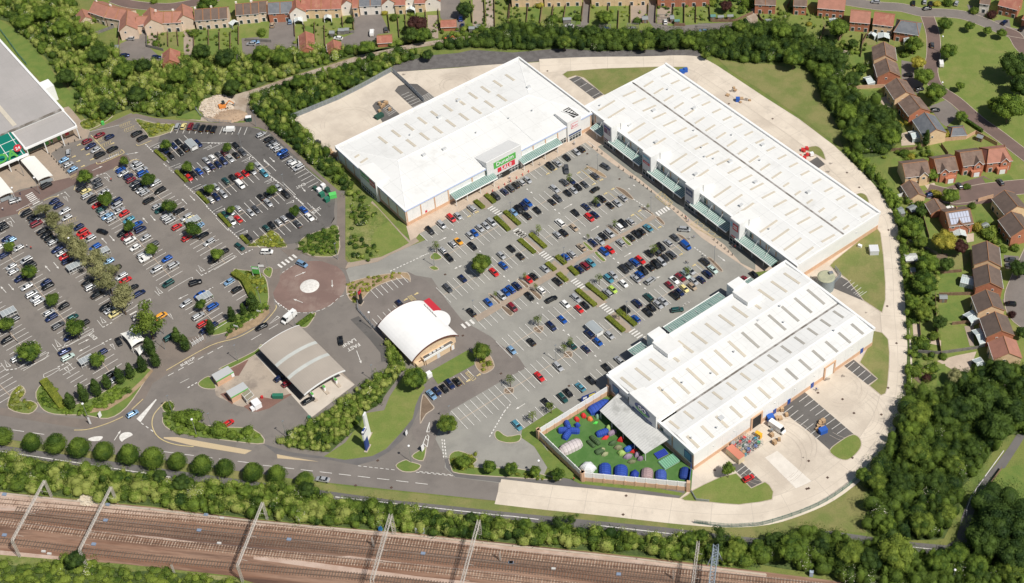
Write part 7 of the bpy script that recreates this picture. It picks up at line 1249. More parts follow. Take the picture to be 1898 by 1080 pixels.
def conservatory(t,x,y,w=3.6,d=3.2,rz=None):
 g=G(T(t,x,y),2);hr,c=min(HOUSES,key=lambda q:np.linalg.norm(q[1]-g));rz=ang(c-g)+math.pi/2 if rz is None else rz;q=lambda a,b,z:(g[0]+a*math.cos(rz)-b*math.sin(rz),g[1]+a*math.sin(rz)+b*math.cos(rz),z)
 mb=MB();z0=2.1;mb.add([q(-w/2,-d/2,0),q(w/2,-d/2,0),q(w/2,d/2,0),q(-w/2,d/2,0),q(-w/2,-d/2,z0),q(w/2,-d/2,z0),q(w/2,d/2,z0),q(-w/2,d/2,z0),q(0,-d/2+.9,3.0),q(0,d/2,3.0)],[(0,1,5,4),(1,2,6,5),(3,0,4,7),(4,5,8),(5,6,9,8),(7,4,8,9)])
 o=mb.build('conservatory',M['conserv'],hr);fr=MB();e=[q(-w/2,-d/2,z0),q(w/2,-d/2,z0),q(w/2,d/2,z0),q(-w/2,d/2,z0)]
 for i in range(3):fr.cyl(e[i-1],e[i],.09,n=4)
 fr.cyl(q(0,-d/2+.9,3.03),q(0,d/2,3.03),.09,n=4)
 for k in range(6):
  f_=k/5;fr.cyl(q(-w/2+w*f_,-d/2,z0),q(0,-d/2+.9,3.03),.05,n=4);fr.cyl(q(-w/2+w*f_,-d/2,0),q(-w/2+w*f_,-d/2,z0),.05,n=4)
  for s_ in(-1,1):yy=-d/2+.9+(d-.9)*f_;fr.cyl(q(s_*w/2,yy,z0),q(0,yy,3.03),.05,n=4);fr.cyl(q(s_*w/2,yy,0),q(s_*w/2,yy,z0),.05,n=4)
 fr.build('glazing_bars',WHITE,o)
for a in(('D1',503,150),('D1',870,262,5,4.2),('D1',790,250,3,2.4),('D1',1050,292,3.8,3.4),('D1',762,585,4.4,3.4),('D1',1100,985,4.6,4.2),('D2',1425,638,4.6,4),('D2',1490,985,4.2,5),('D3',1515,185,4.6,4.4),('D3',1585,325,6.5,4.4),('D3',1575,530,5,3.4),('A1',1710,165,3.4,3),('B1',328,145,3.4,3.2),('B1',543,125,3,2.8),('B1',1152,60,3.8,3.4)):conservatory(*a)
def fence(s,label,m='timber',h=1.35,name='garden_fence',cat='fence',group=None):
 P=pp(s);mb=MB();mb.wall(P,.09,0,h)
 for i in range(len(P)-1):
  d=P[i+1]-P[i];L=np.linalg.norm(d);k=0
  while k<L:c=P[i]+d/L*k;mb.box((c[0],c[1],(h+.1)/2),(.14,.14,h+.1),ang(d));k+=2
 o=mb.thing(name,M[m]);tag(o,label,cat,group);return o
FG='timber fences between the back gardens'
FL='timber fence between two narrow back gardens of the terraces'
for s in('A1 1160,235 1165,345','A1 1232,240 1235,345','A1 1300,235 1310,340','A1 1422,260 1425,420','A1 1530,220 1530,350','A1 1608,240 1612,410','A1 1690,240 1690,390','A1 1750,200 1750,330','B1 300,170 305,270','B1 372,180 375,240','B1 447,170 452,320','B1 520,190 525,340','B1 1055,110 1070,280','B1 1112,110 1118,240','B1 1262,90 1268,230','B1 1350,10 1365,230','B1 1590,10 1605,170','B1 1690,0 1700,160','B1 1765,0 1770,200','B1 1880,10 1862,180','C1 30,0 12,180','C1 155,30 140,200','C1 260,30 240,180','C1 345,20 325,150','C1 435,20 415,140','C1 560,20 545,160','C1 612,20 600,170','C1 745,10 740,80','C1 820,80 812,220','C1 905,20 900,170','C1 1035,20 1030,170','C1 1095,10 1085,170','C1 1218,20 1215,150','C1 1300,20 1298,170','C1 1385,30 1383,170','C1 1480,30 1490,160','B1 650,120 655,200','B1 730,90 735,220'):fence(s,FL,group=FG)
for s,lab,m in(('B1 130,310 -60,300','grey fence round the court left of the long red garage','greytimber'),('A1 1078,240 1078,345 1200,375','grey fence wrapping the archway court','greytimber'),('A1 870,430 875,300 890,190','dark brown fence left of the archway court','timber'),('A1 700,255 870,190','paneled fence between the two lawns at the wood edge','greytimber'),('B1 620,255 740,240','grey fence below the garden sheds','greytimber'),('B1 985,110 1000,230','dark fence right of the court with the white van','timber'),('C1 350,215 480,225 600,215 880,240 1030,245 1300,255 1500,245','long grey fence along the foot of the terrace courts','greytimber'),('C1 1500,160 1670,160 1800,100','dark brown fence at the end of the terrace gardens','timber'),('C1 1225,190 1305,190','dark fence below the small green-roofed shed','timber'),('C1 1840,110 1860,150 1898,180','dark fence right of the dirt lane','timber'),('D1 600,655 885,640','bright new orange timber fence beside the white-framed conservatory','brick'),('D1 440,200 400,310 375,360','dark fence between the two lush lawns','timber'),('D1 160,60 200,-20','garden fence left of the brown-roofed house','timber'),('D1 540,300 590,230','fence at the lower left of the russet house garden','timber'),('D1 710,330 755,250','fence between the russet and the red-roofed house','timber'),('D1 920,290 960,240','fence left of the slate-roofed house','timber'),('D1 1150,1050 1470,1020 1540,980 1700,1068','red brick garden wall beside the lane','brick'),('D2 1130,500 1290,20 1330,60','fence between garden and the top of the drive row','timber')if False else('D2 920,40 1080,30 1210,-10','red-brown fence above the cream gabled house','timber'),('D2 1290,0 1340,70','dark fence running down to the drive row','timber'),('D2 940,385 1000,370 1020,350','pale picket fence beside the brown-roofed garage','steelw'),('D2 1560,410 1670,380','brick wall above the round-bushed garden','brick'),('D2 1270,940 1440,925','fence below the dry lawn garden','timber'),('D3 1275,30 1530,25','red-brown fence below the small dark shed','timber'),('D3 1370,245 1560,225','fence between the square lawn and the lush lawn','timber'),('D3 1120,450 1280,460 1560,420','grey-green fence across the patio garden','greytimber'),('D3 1130,240 1140,350','fence left of the stony garden','timber'),('D2 1240,400 1140,470 1200,680','dark fence beside the white-flowering bush','timber'),('D2 1500,780 1515,920','dark fence on the right of the dry lawn garden','timber'),('D3 1245,30 1255,230','fence on the left of the lush square lawn','timber'),('D3 1250,250 1290,470','fence on the left of the mown back lawn','timber'),('D2 1040,700 1260,800','low fence above the large corrugated shed','greytimber'),('D1 720,250 700,420','fence below the lawn of the russet house','timber'),('D1 620,860 830,790','fence between two lower lane gardens','greytimber'),('D4 1730,240 1590,430 1700,480 1850,520','low post fence beside the cycle path and the meadow','timber')):
 fence(s,lab,m,1.5 if 'brick' not in m else 1.8)
def shed(t,x,y,w,d,rz,m,rm,label,name='garden_shed',h=2.0):
 g=G(T(t,x,y),1.5);r=empty(name,(*g,0),R(rz));tag(r,label,'shed')
 MB().box((0,0,h/2),(w,d,h)).build('wall',M[m],r,world=False);mb=MB();e=.15
 mb.add([(-w/2-e,-d/2-e,h-.05),(w/2+e,-d/2-e,h-.05),(w/2+e,0,h+.6),(-w/2-e,0,h+.6),(w/2+e,d/2+e,h-.05),(-w/2-e,d/2+e,h-.05)],[(0,1,2,3),(3,2,4,5),(0,3,5),(1,4,2)]);mb.build('roof',M[rm],r,world=False);MB().box((0,-d/2-.02,.95),(.8,.05,1.8)).build('door',M['greytimber'],r,world=False)
M['greenroof']=plain('green_felt',(.10,.22,.20),.9);M['greyfelt']=plain('grey_felt',(.24,.26,.26),.9)
for a in(('C1',175,190,3.2,2.4,5,'greytimber','greenroof','green shed at the foot of the first garden'),('C1',440,142,3.4,1.8,5,'greytimber','greyfelt','grey shed beside the pergola with the white car'),('C1',1010,135,2.4,2.8,5,'timber','greyfelt','grey shed left of the wide carport court'),('C1',1208,130,1.6,3,5,'timber','greyfelt','dark shed right of the carport with the white car'),('C1',1245,155,2,1.4,5,'timber','greenroof','small pale green shed in the narrow garden'),('C1',1508,120,2,1.8,5,'timber','greenroof','leftmost of three sheds at the terrace end'),('C1',1565,125,2.4,1.6,5,'timber','greyfelt','middle of three sheds at the terrace end'),('C1',1635,120,2.4,1.4,5,'timber','greyfelt','right of three sheds at the terrace end'),('B1',575,240,2,2,0,'greytimber','greyfelt','small grey shed left of the larger one'),('B1',645,222,2.6,2,0,'greytimber','greyfelt','larger grey shed above the white hatchback'),('B1',685,218,1.6,2,0,'greytimber','greyfelt','narrow grey shed right of the larger one'),('B1',1600,208,2.4,1.8,0,'greytimber','greyfelt','left of two sheds beside the dirt track'),('B1',1648,195,2,2,0,'greytimber','greyfelt','right of two sheds beside the dirt track'),('A1',850,350,2,3,0,'greytimber','greyfelt','grey shed at the corner of the archway court'),('A1',1720,402,2.4,1.6,0,'greytimber','greyfelt','grey shed at the foot of the right terrace gardens'),('D2',993,480,2,3.6,15,'greytimber','greyfelt','grey-green shed beside the boundary hedge'),('D2',1080,465,3,3.2,30,'timber','greyfelt','dark hip-roofed shed beside the yellow bush'),('D2',1068,822,4.2,3.6,5,'greytimber','corr','large corrugated grey shed by the hedge'),('D2',1082,915,1.6,2,5,'brick','greyfelt','little orange-fronted shed by the hedge'),('D3',1305,45,2.6,2,0,'timber','greyfelt','small dark shed at the fence of the square lawn'),('D1',1575,1005,2.2,2,-30,'timber','greyfelt','small dark summerhouse by the brick wall'),('D1',25,155,2.6,2.4,5,'timber','greyfelt','grey shed at the left end of the lawns'),('D2',1610,590,2.6,2.4,30,'timber','greyfelt','dark hexagon-like shed among shrubs')):shed(*a)
for t,x,y,lab in(('C1',455,190,'dark timber pergola over the white people carrier'),('C1',715,212,'dark timber pergola over the bright blue saloon'),('C1',920,205,'dark timber pergola over the silver saloon'),('C1',1140,140,'large dark timber pergola beside the white hatchback'),('C1',1440,205,'dark timber pergola at the right end of the court')):
 g=G(T(t,x,y),1);r=empty('pergola',(*g,0),R(-3));tag(r,lab,'pergola');mb=MB()
 for k in range(9):mb.box((-2.4+.6*k,0,2.25),(.1,4.2,.12))
 for y_ in(-2,2):mb.box((0,y_,2.12),(5.2,.12,.14))
 mb.build('rafters',M['greytimber'],r,world=False)
 for sx in(-2.4,2.4):
  for sy in(-2,2):MB().box((sx,sy,1.05),(.12,.12,2.1)).build('post',M['greytimber'],r,world=False)
# STREET FURNITURE, TENTS, RAILWAY, PEOPLE
M['canvasw']=plain('white_canvas',(.76,.75,.70),.7);M['perspex']=plain('clear_roof_sheet',(.34,.37,.38),.2);M['concrete']=M['kerb'];M['bark2']=M['greytimber']
MC={}
def C_(c):
 if c not in MC:MC[c]=plain('canvas_'+'_'.join(str(int(v*100))for v in c),c,.75)
 return MC[c]
def lamp_meshes(gl):
 a=MB().cyl((0,0,0),(0,0,4),.12,.09,n=8);a.cyl((0,0,4),(0,0,7.9),.085,.06,n=8);h=MB()
 if gl:
  rings=[[(.42*math.sin(t)*math.cos(k*.785),.42*math.sin(t)*math.sin(k*.785),8.2-.34*math.cos(t))for k in range(8)]for t in np.linspace(.2,2.94,6)];h.loft(rings)
 else:h.box((.12,0,7.98),(.75,.34,.14))
 return a.mesh('lamp_pole',M['steelg']),h.mesh('lamp_head',M['signwhite']if gl else M['steelg'])
LP={0:lamp_meshes(0),1:lamp_meshes(1)};fix_normals(LP[1][1])
LAMPS=[('B2',205,210,0,'beside the exit arrows of the dark tarmac'),('P3',755,425,1,'among the pale trees of the supermarket car park'),('P3',1155,885,0,'right of the lower pale trees'),('P5',130,390,0,'in the leftmost bay column'),('P5',1757,460,0,'beside the very tall tree and tented canopy'),('P6',730,590,0,'on the grass strip opposite the bus lettering'),('P6',1370,232,0,'beside the white van leaving the roundabout'),('P4',985,965,0,'in the hedge bank left of the roundabout'),('P4',1072,602,0,'at the bend opposite the white car'),('P4',1838,480,0,'in the shrub bed above the roundabout'),('P2',780,282,0,'at the top aisle of the dark tarmac'),('P2',1788-850,30,0,'beside the green cabinet at the works'),('P1',1388,500,0,'near the no parking lettering'),('P1',200,575,1,'at the upper end of the upper white shelter'),('P1',375,768,1,'at the lower end of the upper white shelter'),('P1',130,880,1,'at the end of the lower white shelter'),('B3',843,155,1,'left of the domed restaurant'),('B3',858,540,0,'below the painted fast lane arrow'),('B3',210,950,0,'left of the shrub bank below the petrol canopy'),('Q5',303,905,0,'at the left end of the empty bays'),('E',845,625,1,'on the splitter island of the entrance'),('C4',230,175,1,'in the small corner bays'),('C3',873,75,0,'over the hedge nearest the lower shed'),('C3',352,395,0,'above the silver estate car in the half-empty row'),('Q1',982,682,0,'beside the light blue car below the store'),('Q3',568,752,0,'at the left end of the walkway'),('Q3',1568,170,0,'at the walkway crossing hedge'),('Q2',160,160,0,'near the inner corner of the sheds'),('Q2',750,625,0,'beside the zebra at the long shed'),('Q4',1452,160,0,'on the planted island facing the fourth sign tower'),('Q3',125,200,0,'on the grass corner at the inlet'),('A3',605,825,1,'at the bottom left beside the main road'),('A3',1405,940,1,'in the round-shrub bed above the main road'),('A3',1222,765,0,'at the petrol station junction'),('A3',1520,895,0,'behind the round-shrub bed'),('D1',1303,268,1,'at the left edge of the green'),('D4',1392,975,1,'at the bottom right beside the wood'),('D1',1300,605,1,'beside the bend of the brick-red lane'),('A3',1165,395-200,0,'left of the small car park')]
for t,x,y,gl,lab in LAMPS:
 g=G(T(t,x,y),8);r=empty('street_lamp',(*g,0),R(40));tag(r,f"{'white globe' if gl else 'grey'} lamp post {lab}",'street lamp','lamp posts')
 for nm,me in zip(('pole','lamp_head'),LP[gl]):o=bpy.data.objects.new(nm,me);COL.objects.link(o);o.parent=r
bm_=MB().cyl((0,0,0),(0,0,.95),.13,.11,n=8);bm_.cyl((0,0,.95),(0,0,1.05),.16,.1,n=8);BO={0:bm_.mesh('bollard',plain('dark_bollard',(.05,.05,.05),.5)),1:bm_.mesh('bollard',plain('red_bollard',(.60,.06,.05),.5))}
def bollards(s,step,red,label,grp):
 P=pp(s)
 for a,b in zip(P[:-1],P[1:]):
  L=np.linalg.norm(b-a);n=max(1,int(L/step))
  for i in range(n):c=a+(b-a)*i/n;o=bpy.data.objects.new('bollard',BO[red]);o.location=(*c,.02);link(o);tag(o,label,'bollard',grp);o.scale=(1.4,1.4,1)if red else(1.2,1.2,1)
bollards('Q2 110,80 265,190',2.2,0,'dark bollard in the line before the first sign tower','dark bollards along the long shed front');bollards('Q2 400,300 500,370',2.0,0,'dark bollard in the line before the second sign tower','dark bollards along the long shed front');bollards('Q2 585,435 800,605',2.0,0,'dark bollard in the line between second and third sign towers','dark bollards along the long shed front')
bollards('Q2 960,725 1185,905',2.0,0,'dark bollard in the line before the third sign tower','dark bollards along the long shed front');bollards('Q4 1445,90 1685,290',2.0,0,'dark bollard in the line before the fourth sign tower','dark bollards along the long shed front');bollards('Q1 725,600 1250,315',2.6,1,'red bollard in the row before the green-signed store','red bollards before the green-signed store')
bollards('P1 545,510 760,750',2.0,0,'dark bollard along the supermarket forecourt edge','dark bollards of the supermarket');bollards('P1 620,470 960,300',2.4,0,'dark bollard along the supermarket upper kerb','dark bollards of the supermarket')
def awning(pts,zt,label):
 P=[G(T('P1',x,y),zt)for x,y in pts];c=sum(P)/4;r=empty('covered_shelter',(*c,0));tag(r,label,'shelter');mb=MB();n=6
 for k in range(n):
  f=lambda s_:((P[0]*(1-s_)+P[1]*s_),(P[3]*(1-s_)+P[2]*s_),zt+.5*math.sin(math.pi*s_));a0,b0,z0=f(k/n);a1,b1_,z1_=f((k+1)/n)
  mb.add([(*a0,z0),(*a1,z1_),(*b1_,z1_),(*b0,z0)],[(0,1,2,3)]);mb.add([(*a0,z0-.12),(*a1,z1_-.12),(*b1_,z1_-.12),(*b0,z0-.12)],[(3,2,1,0)])
 mb.build('canvas_roof',M['canvasw'],r)
 for p in P:q=p+(c-p)*.06;MB().cyl((*q,0),(*q,zt),.08,n=6).build('post',M['steelw'],r)
 q=(P[2]+P[3])/2;d=ang(P[2]-P[3]);MB().box((*(q+(c-q)*.03),1.2),(np.linalg.norm(P[2]-P[3])*.8,.08,1.6),d).build('end_screen',M['perspex'],r)
awning(((215,562),(378,525),(582,742),(418,798)),2.9,'long white canvas shelter on the paved supermarket forecourt, nearest the entrance');awning(((-150,790),(5,755),(145,925),(-20,990)),2.9,'second white canvas shelter cut by the left edge of the photo')
def shelter(t,x,y,w=5,d=2.4,h=2.3,label='',arch=False,rz=None):
 g=G(T(t,x,y),1.6);rz=AX if rz is None else rz;r=empty('trolley_shelter',(*g,0),rz);tag(r,label,'trolley shelter');mb=MB();n=6
 for k in range(n):
  a0,a1=-d/2+d*k/n,-d/2+d*(k+1)/n;z0,z1_=[h+(.55*math.cos(a/(d/2)*1.4)if arch else.12)for a in(a0,a1)];mb.add([(-w/2,a0,z0),(w/2,a0,z0),(w/2,a1,z1_),(-w/2,a1,z1_)],[(0,1,2,3)])
 mb.build('roof',M['perspex'],r,world=False);mb=MB();k=-w/2
 while k<=w/2+.01:
  for s in(-1,1):mb.cyl((k,s*d/2,0),(k,s*d/2,h+.1),.05,n=5)
  mb.cyl((k,-d/2,h+.12),(k,d/2,h+.12),.05,n=5);k+=w/4
 for s in(-1,1):mb.cyl((-w/2,s*d/2,h+.1),(w/2,s*d/2,h+.1),.06,n=5);mb.cyl((-w/2,s*d/2,1.1),(w/2,s*d/2,1.1),.05,n=5)
 mb.build('frame',M['steelw'],r,world=False);MB().box((w/2+.03,0,1.3),(.06,d*.8,1.3)).build('end_panel',M['signgreen' if not arch else 'steelw'],r,world=False);MB().box((.2,0,.55),(w*.7,.9,.7)).build('trolleys',M['steelg'],r,world=False)
for a in(('P4',285,235,5,3,2.3,'trolley shelter under a small tree in the right bay column'),('P3',820,735,5.2,3,2.3,'long trolley shelter at the end of the shaded bays'),('P3',1130,575,4.6,2.6,2.3,'trolley shelter half hidden by the pale trees'),('P5',95,235,5,3,2.3,'trolley shelter at the left edge of the car park'),('P5',950,760,4.6,2.8,2.3,'trolley shelter beside the dark wet tarmac'),('P6',410,65,5,3,2.3,'trolley shelter of the small car park above the blue car'),('P2',265,400,5.4,3,2.1,'arched glass trolley shelter in the first row on dark tarmac',True,aD),('C3',640,270,6.2,3.4,2.0,'arched glass trolley shelter in the rows nearest the lower shed',True,aR)):shelter(*a)
def busstop():
 g=G(T('P6',335,545),1.2);r=empty('bus_shelter',(*g,0),ang(hv('P6',280,580,385,520)));tag(r,'white-framed cycle rack shelter on the paving beside the road','shelter');mb=MB()
 for k in range(5):mb.cyl((-2.2+1.1*k,0,0),(-2.2+1.1*k,0,1.9),.06,n=5);mb.cyl((-2.2+1.1*k,0,1.9),(-2.2+1.1*k,1.2,2.2),.06,n=5)
 for z in(.7,1.3,1.9):mb.cyl((-2.3,0,z),(2.3,0,z),.07,n=5)
 mb.build('frame',M['steelw'],r,world=False)
busstop()
def tensile(pts,zt,zp,label):
 P=[G(T('P5',x,y),zt)for x,y in pts];c=sum(P)/4;r=empty('tented_canopy',(*c,0));tag(r,label,'canopy');mb=MB();n=8
 def S(u,v):
  a=P[0]*(1-u)+P[1]*u;b=P[3]*(1-u)+P[2]*u;p=a*(1-v)+b*v;k=1-.14*(4*u*(1-u)*(abs(2*v-1)**2)+4*v*(1-v)*(abs(2*u-1)**2));p=c+(p-c)*k;m=(1-abs(2*u-1))*(1-abs(2*v-1));return(p[0],p[1],zt+(zp-zt)*m**1.3)
 vs=[S(i/n,j/n)for j in range(n+1)for i in range(n+1)];mb.add(vs,[(j*(n+1)+i,j*(n+1)+i+1,(j+1)*(n+1)+i+1,(j+1)*(n+1)+i)for j in range(n)for i in range(n)]);mb.build('canvas_roof',M['canvasw'],r,smooth=True)
 for p in P:MB().cyl((*p,0),(*p,zt),.1,n=6).build('pole',M['steelw'],r)
tensile(((1325,462),(1485,375),(1600,530),(1450,612)),3.0,5.2,'large white tented canopy over the hand car wash');tensile(((1478,625),(1540,590),(1600,640),(1535,705)),2.6,3.4,'smaller white tented canopy beside the columnar trees')
def kiosk(pts,h,label):
 P=[G(T('S',x,y),h)for x,y in pts];c=sum(P)/4;r=empty('kiosk',(*c,0));tag(r,label,'kiosk');MB().prism([c+(p-c)*.94 for p in P],0,h-.05).build('wall',M['brick'],r)
 MB().prism(P,h-.02,h+.22).build('roof',plain('grey_felt_roof',(.45,.46,.46),.8),r);a,b=P[2]+(P[2]-P[1])*.02,P[3]+(P[3]-P[0])*.02;MB().wall([a,b],.08,h-.3,h+.1).build('green_band',M['signgreen'],r);q=P[2]*.85+P[3]*.15;MB().wall([q+(P[2]-P[1])*.0,P[2]+(P[2]-P[3])*.0],.1,.8,h-.4).build('notice',M['signwhite'],r)
kiosk(((12,540),(185,445),(242,505),(62,608)),2.9,'flat-roofed kiosk with green band nearest the access road');kiosk(((165,715),(345,615),(400,675),(215,780)),2.9,'flat-roofed kiosk with glazed lean-to beside the pump apron')
g=G(T('S',385,740),1.5);r=empty('glazed_lean_to',(*g,0),aR);tag(r,'white-framed glass lean-to joined to the lower kiosk end','shelter');mb=MB()
for k in range(4):mb.cyl((-3+2*k,-1.5,0),(-3+2*k,-1.5,2),.07,n=5);mb.cyl((-3+2*k,-1.5,2),(-3+2*k,1.2,2.8),.07,n=5)
for a_,z in((-1.5,2),(1.2,2.8),(-1.5,1)):mb.cyl((-3,a_,z),(3,a_,z),.07,n=5)
mb.build('frame',M['steelw'],r,world=False);mb=MB().add([(-3,-1.5,2),(3,-1.5,2),(3,1.2,2.8),(-3,1.2,2.8)],[(0,1,2,3)]);mb.build('glazing',plain('dusty_glass',(.30,.27,.2),.3),r,world=False)
def boxthing(name,t,x,y,w,d,h,rz,m,label,cat,z=0,lid=None,group=None):
 g=G(T(t,x,y),h/2);r=empty(name,(*g,z),rz);tag(r,label,cat,group);mb=MB().add([(-w/2,-d/2,0),(w/2,-d/2,0),(w/2,d/2,0),(-w/2,d/2,0),(-w/2*.96,-d/2*.96,h),(w/2*.96,-d/2*.96,h),(w/2*.96,d/2*.96,h),(-w/2*.96,d/2*.96,h)],[(3,2,1,0),(4,5,6,7),(0,1,5,4),(1,2,6,5),(2,3,7,6),(3,0,4,7)])
 mb.build('body',m if not isinstance(m,str)else M[m],r,world=False);MB().box((0,0,h+.06),(w*1.04,d*1.04,.1)).build('lid',M[lid]if lid else(m if not isinstance(m,str)else M[m]),r,world=False);return r
GRN=C_((.02,.16,.10));DGR=C_((.02,.07,.05));BLU=C_((.02,.10,.42));ORG=C_((.65,.22,.04));CARD=C_((.45,.30,.17));LG=C_((.10,.55,.12));REDC=C_((.55,.03,.03));SAL=C_((.55,.20,.13));CRM=C_((.60,.50,.33))
for a in(('cabinet','S',485,845,3.0,2.4,2.0,aR,'signwhite','white plant cabinet on the red apron','cabinet'),('cabinet','S',445,893,1.4,1.2,1.0,aR,'signwhite','small white cabinet below the larger one on red apron','cabinet'),('storage_bin','S',710,762,3.4,1.3,1.3,0,GRN,'long green bin on the edge of the red apron','bin'),('grit_bin','S',543,772,.7,.7,.8,0,REDC,'small red bin on the petrol forecourt','bin'),('grit_bin','S',1040,990,.9,.9,1.2,0,GRN,'green bin at the corner of the slab by the shrub bank','bin'),('recycling_bank','P2',1715,860,1.5,1.5,1.7,aE,'signwhite','white recycling bank, top of the cluster','recycling bank'),('recycling_bank','P2',1760,900,1.6,1.5,1.7,aE,DGR,'dark green recycling bank beside the white ones','recycling bank'),('recycling_bank','P2',1670,905,1.5,1.5,1.7,aE,'signwhite','white recycling bank, lower left of the cluster','recycling bank'),('recycling_bank','P2',1700,950,1.8,1.5,1.7,aE,GRN,'green recycling bank in the middle of the cluster','recycling bank'),('recycling_bank','P2',1755,1005,1.8,1.5,1.7,aE,GRN,'green recycling bank at the bottom of the cluster','recycling bank'),('recycling_bank','P2',1625,880,1.4,1.2,1.2,aE,DGR,'small dark recycling bin left of the cluster','recycling bank'),('recycling_bank','P2',1820,960,2.6,1.9,1.6,R(20),LG,'bright green recycling skip at the end of the cluster','recycling bank'),('waste_bin','C1',1282,523,2.0,1.5,1.5,R(15),BLU,'left of two blue bins behind the corner of the long shed','bin'),('waste_bin','C1',1306,513,1.8,1.5,1.5,R(15),BLU,'right of two blue bins behind the corner of the long shed','bin'),('waste_bin','C1',1690,728,1.6,1.4,1.7,0,BLU,'lone blue bin on the concrete between pallets','bin'),('waste_bin','D3',38,925,2.2,1.8,2.0,R(20),BLU,'blue bin behind the long white van','bin'),('transformer_box','D2',797,765,3.2,3.4,2.0,R(2),'signgrey','pinkish transformer box on the grass beside the ring road','cabinet'),('cabinet','D2',695,735,1.4,1.0,1.0,R(-35),'signwhite','small white cabinet on the grass near the long shed end','cabinet'),('site_cabinet','P2',895,118,2.2,1.6,2.0,R(10),DGR,'green and white cabinet beside the building works','cabinet',0,'signwhite'),('skip','B1',920,850,3.6,2.0,1.3,aL,DGR,'dark skip with green waste in the rear yard of first shed','skip'),('cabinet','Q5',85,560,2.0,1.6,1.7,AX,'signwhite','white cabinet on the grass behind the restaurant','cabinet'),('cabinet','P1',1130,165,.9,.9,1.5,0,LG,'green and white sign box in the shrub bed','cabinet'),('tipper','D3',425,1020,2.6,1.8,1.7,R(25),BLU,'small blue tipper at the end of the yard bays','tipper'),('forklift','F',1406,806,2.2,1.2,1.9,R(-40),C_((.75,.40,.02)),'orange forklift beside the steel cages','forklift')):boxthing(*a)
r=boxthing('shipping_container','F',1363,842,6.0,2.6,2.6,AX-math.pi/2,CRM,'cream container with a faded red roof beside the cages','container');[o for o in r.children if o.name.startswith('lid')][0].data=MB().box((0,0,2.66),(6.1,2.7,.1)).mesh('lid',SAL)
rq=random.Random(9);PC=[C_((.5,.05,.05)),C_((.02,.25,.35)),C_((.05,.3,.15)),C_((.45,.45,.45)),C_((.1,.15,.35)),CARD]
for i in range(4):
 for j in range(3):
  if i==3 and j==0:continue
  u,v=13.2+2.1*i+1.6,43.9+2.1*j+.6;p=b3.W(u+1.5,v);r=empty('steel_cage',(*p,0),AX);tag(r,f"grey steel cage of goods, {['first', 'second', 'third', 'fourth'][i]} from the container, {['inner', 'middle', 'outer'][j]} line",'cage','steel cages beside the container');mb=MB()
  for a_ in(-.95,0,.95):
   for s_ in(-.95,.95):mb.cyl((a_,s_,0),(a_,s_,2.2),.05,n=4);mb.cyl((s_,a_,0),(s_,a_,2.2),.05,n=4)
  for z in(.1,1.1,2.2):
   for s_ in(-.95,.95):mb.cyl((-.95,s_,z),(.95,s_,z),.05,n=4);mb.cyl((s_,-.95,z),(s_,.95,z),.05,n=4)
  mb.build('cage_frame',M['steelg'],r,world=False)
  for q in range(2):MB().box((rq.uniform(-.4,.4),rq.uniform(-.4,.4),.35+.6*q),(1.1,1.0,.55),rq.uniform(0,1)).build('goods',rq.choice(PC),r,world=False)
for t,x,y,n,lab in(('B1',960,790,7,'brown pallets and boxes'),('D3',130,900,6,'brown pallets and boxes'),('D3',395,985,6,'brown pallets and boxes'),('D2',300,65,8,'red and white crates'),('C1',1650,665,3,'old wooden pallets'),('C1',1745,728,3,'old wooden pallets'),('P2',1810,500,8,'brown pallets'),('P2',1680,370,3,'dark tyres and drums'),('F',1395,800,4,'metal scraps'),('D4',70,20,3,'wrapped boxes'),('P2',1225,400,0,'')):
 for i in range(n):
  x1,y1=x+rq.uniform(-45,45),y+rq.uniform(-38,38);m=rq.choice([REDC,M['signwhite'],REDC])if 'red' in lab else C_((.04,.04,.045))if 'dark' in lab else M['steelg']if 'metal' in lab else CARD;g=G(T(t,x1,y1));s_=rq.uniform(.9,1.5);h_=.3 if 'old' in lab else rq.uniform(.6,1.4)
  r=empty('pallet_of_goods',(*g,.1),rq.uniform(0,3));tag(r,f'stack from the pile of {lab} in the service yard','pallet','piles of goods in the service yards');MB().box((0,0,.08),(s_*1.05,s_,.14)).build('pallet',M['timber'],r,world=False);MB().box((0,0,.16+h_/2),(s_*.95,s_*.9,h_)).build('load',m,r,world=False)
g=G(T('D2',440,1040));r=empty('water_tank',(*g,0));tag(r,'round grey-green sprinkler tank between the long shed and the lower shed','tank');MB().cyl((0,0,0),(0,0,5.6),3.1,n=32).build('tank_wall',C_((.24,.28,.29)),r,world=False,smooth=False);mb=MB().cyl((0,0,5.6),(0,0,5.95),3.2,2.6,n=32);mb.build('tank_roof',mat('mossy_roof',(.40,.40,.27),(.33,.34,.24),.6,4,.1),r,world=False);MB().box((1.7,1.2,6.3),(1.4,1.1,.7),.3).build('hatch',M['steelg'],r,world=False)
mb=MB();[mb.cyl((3.2+.0*k,s_*.25,0),(3.2,s_*.25,6),.04,n=4)for k in(0,)for s_ in(-1,1)];[mb.cyl((3.2,-.25,.4*k),(3.2,.25,.4*k),.03,n=4)for k in range(1,15)];mb.build('ladder',M['steelg'],r,world=False)
def barfence(s,h,m,label,step=.35,name='palisade_fence',sm=True,group=None):
 P=pp(s);P=smoothline(P)if sm else P;mb=MB();acc=0;k=0
 for i in range(len(P)-1):
  d=P[i+1]-P[i];L=np.linalg.norm(d);c=(P[i]+P[i+1])/2
  for z in(h*.2,h*.85):mb.box((c[0],c[1],z),(L+.03,.05,.06),ang(d))
  q=acc
  while q<L:c=P[i]+d/L*q;k+=1;w_=.12 if k%8 else.16;mb.box((c[0],c[1],h/2),(w_,.05 if k%8 else.14,h),ang(d));q+=step
  acc=q-L
 o=mb.thing(name,m);tag(o,label,'fence',group)
PF=C_((.30,.33,.36));GF=C_((.10,.22,.17))
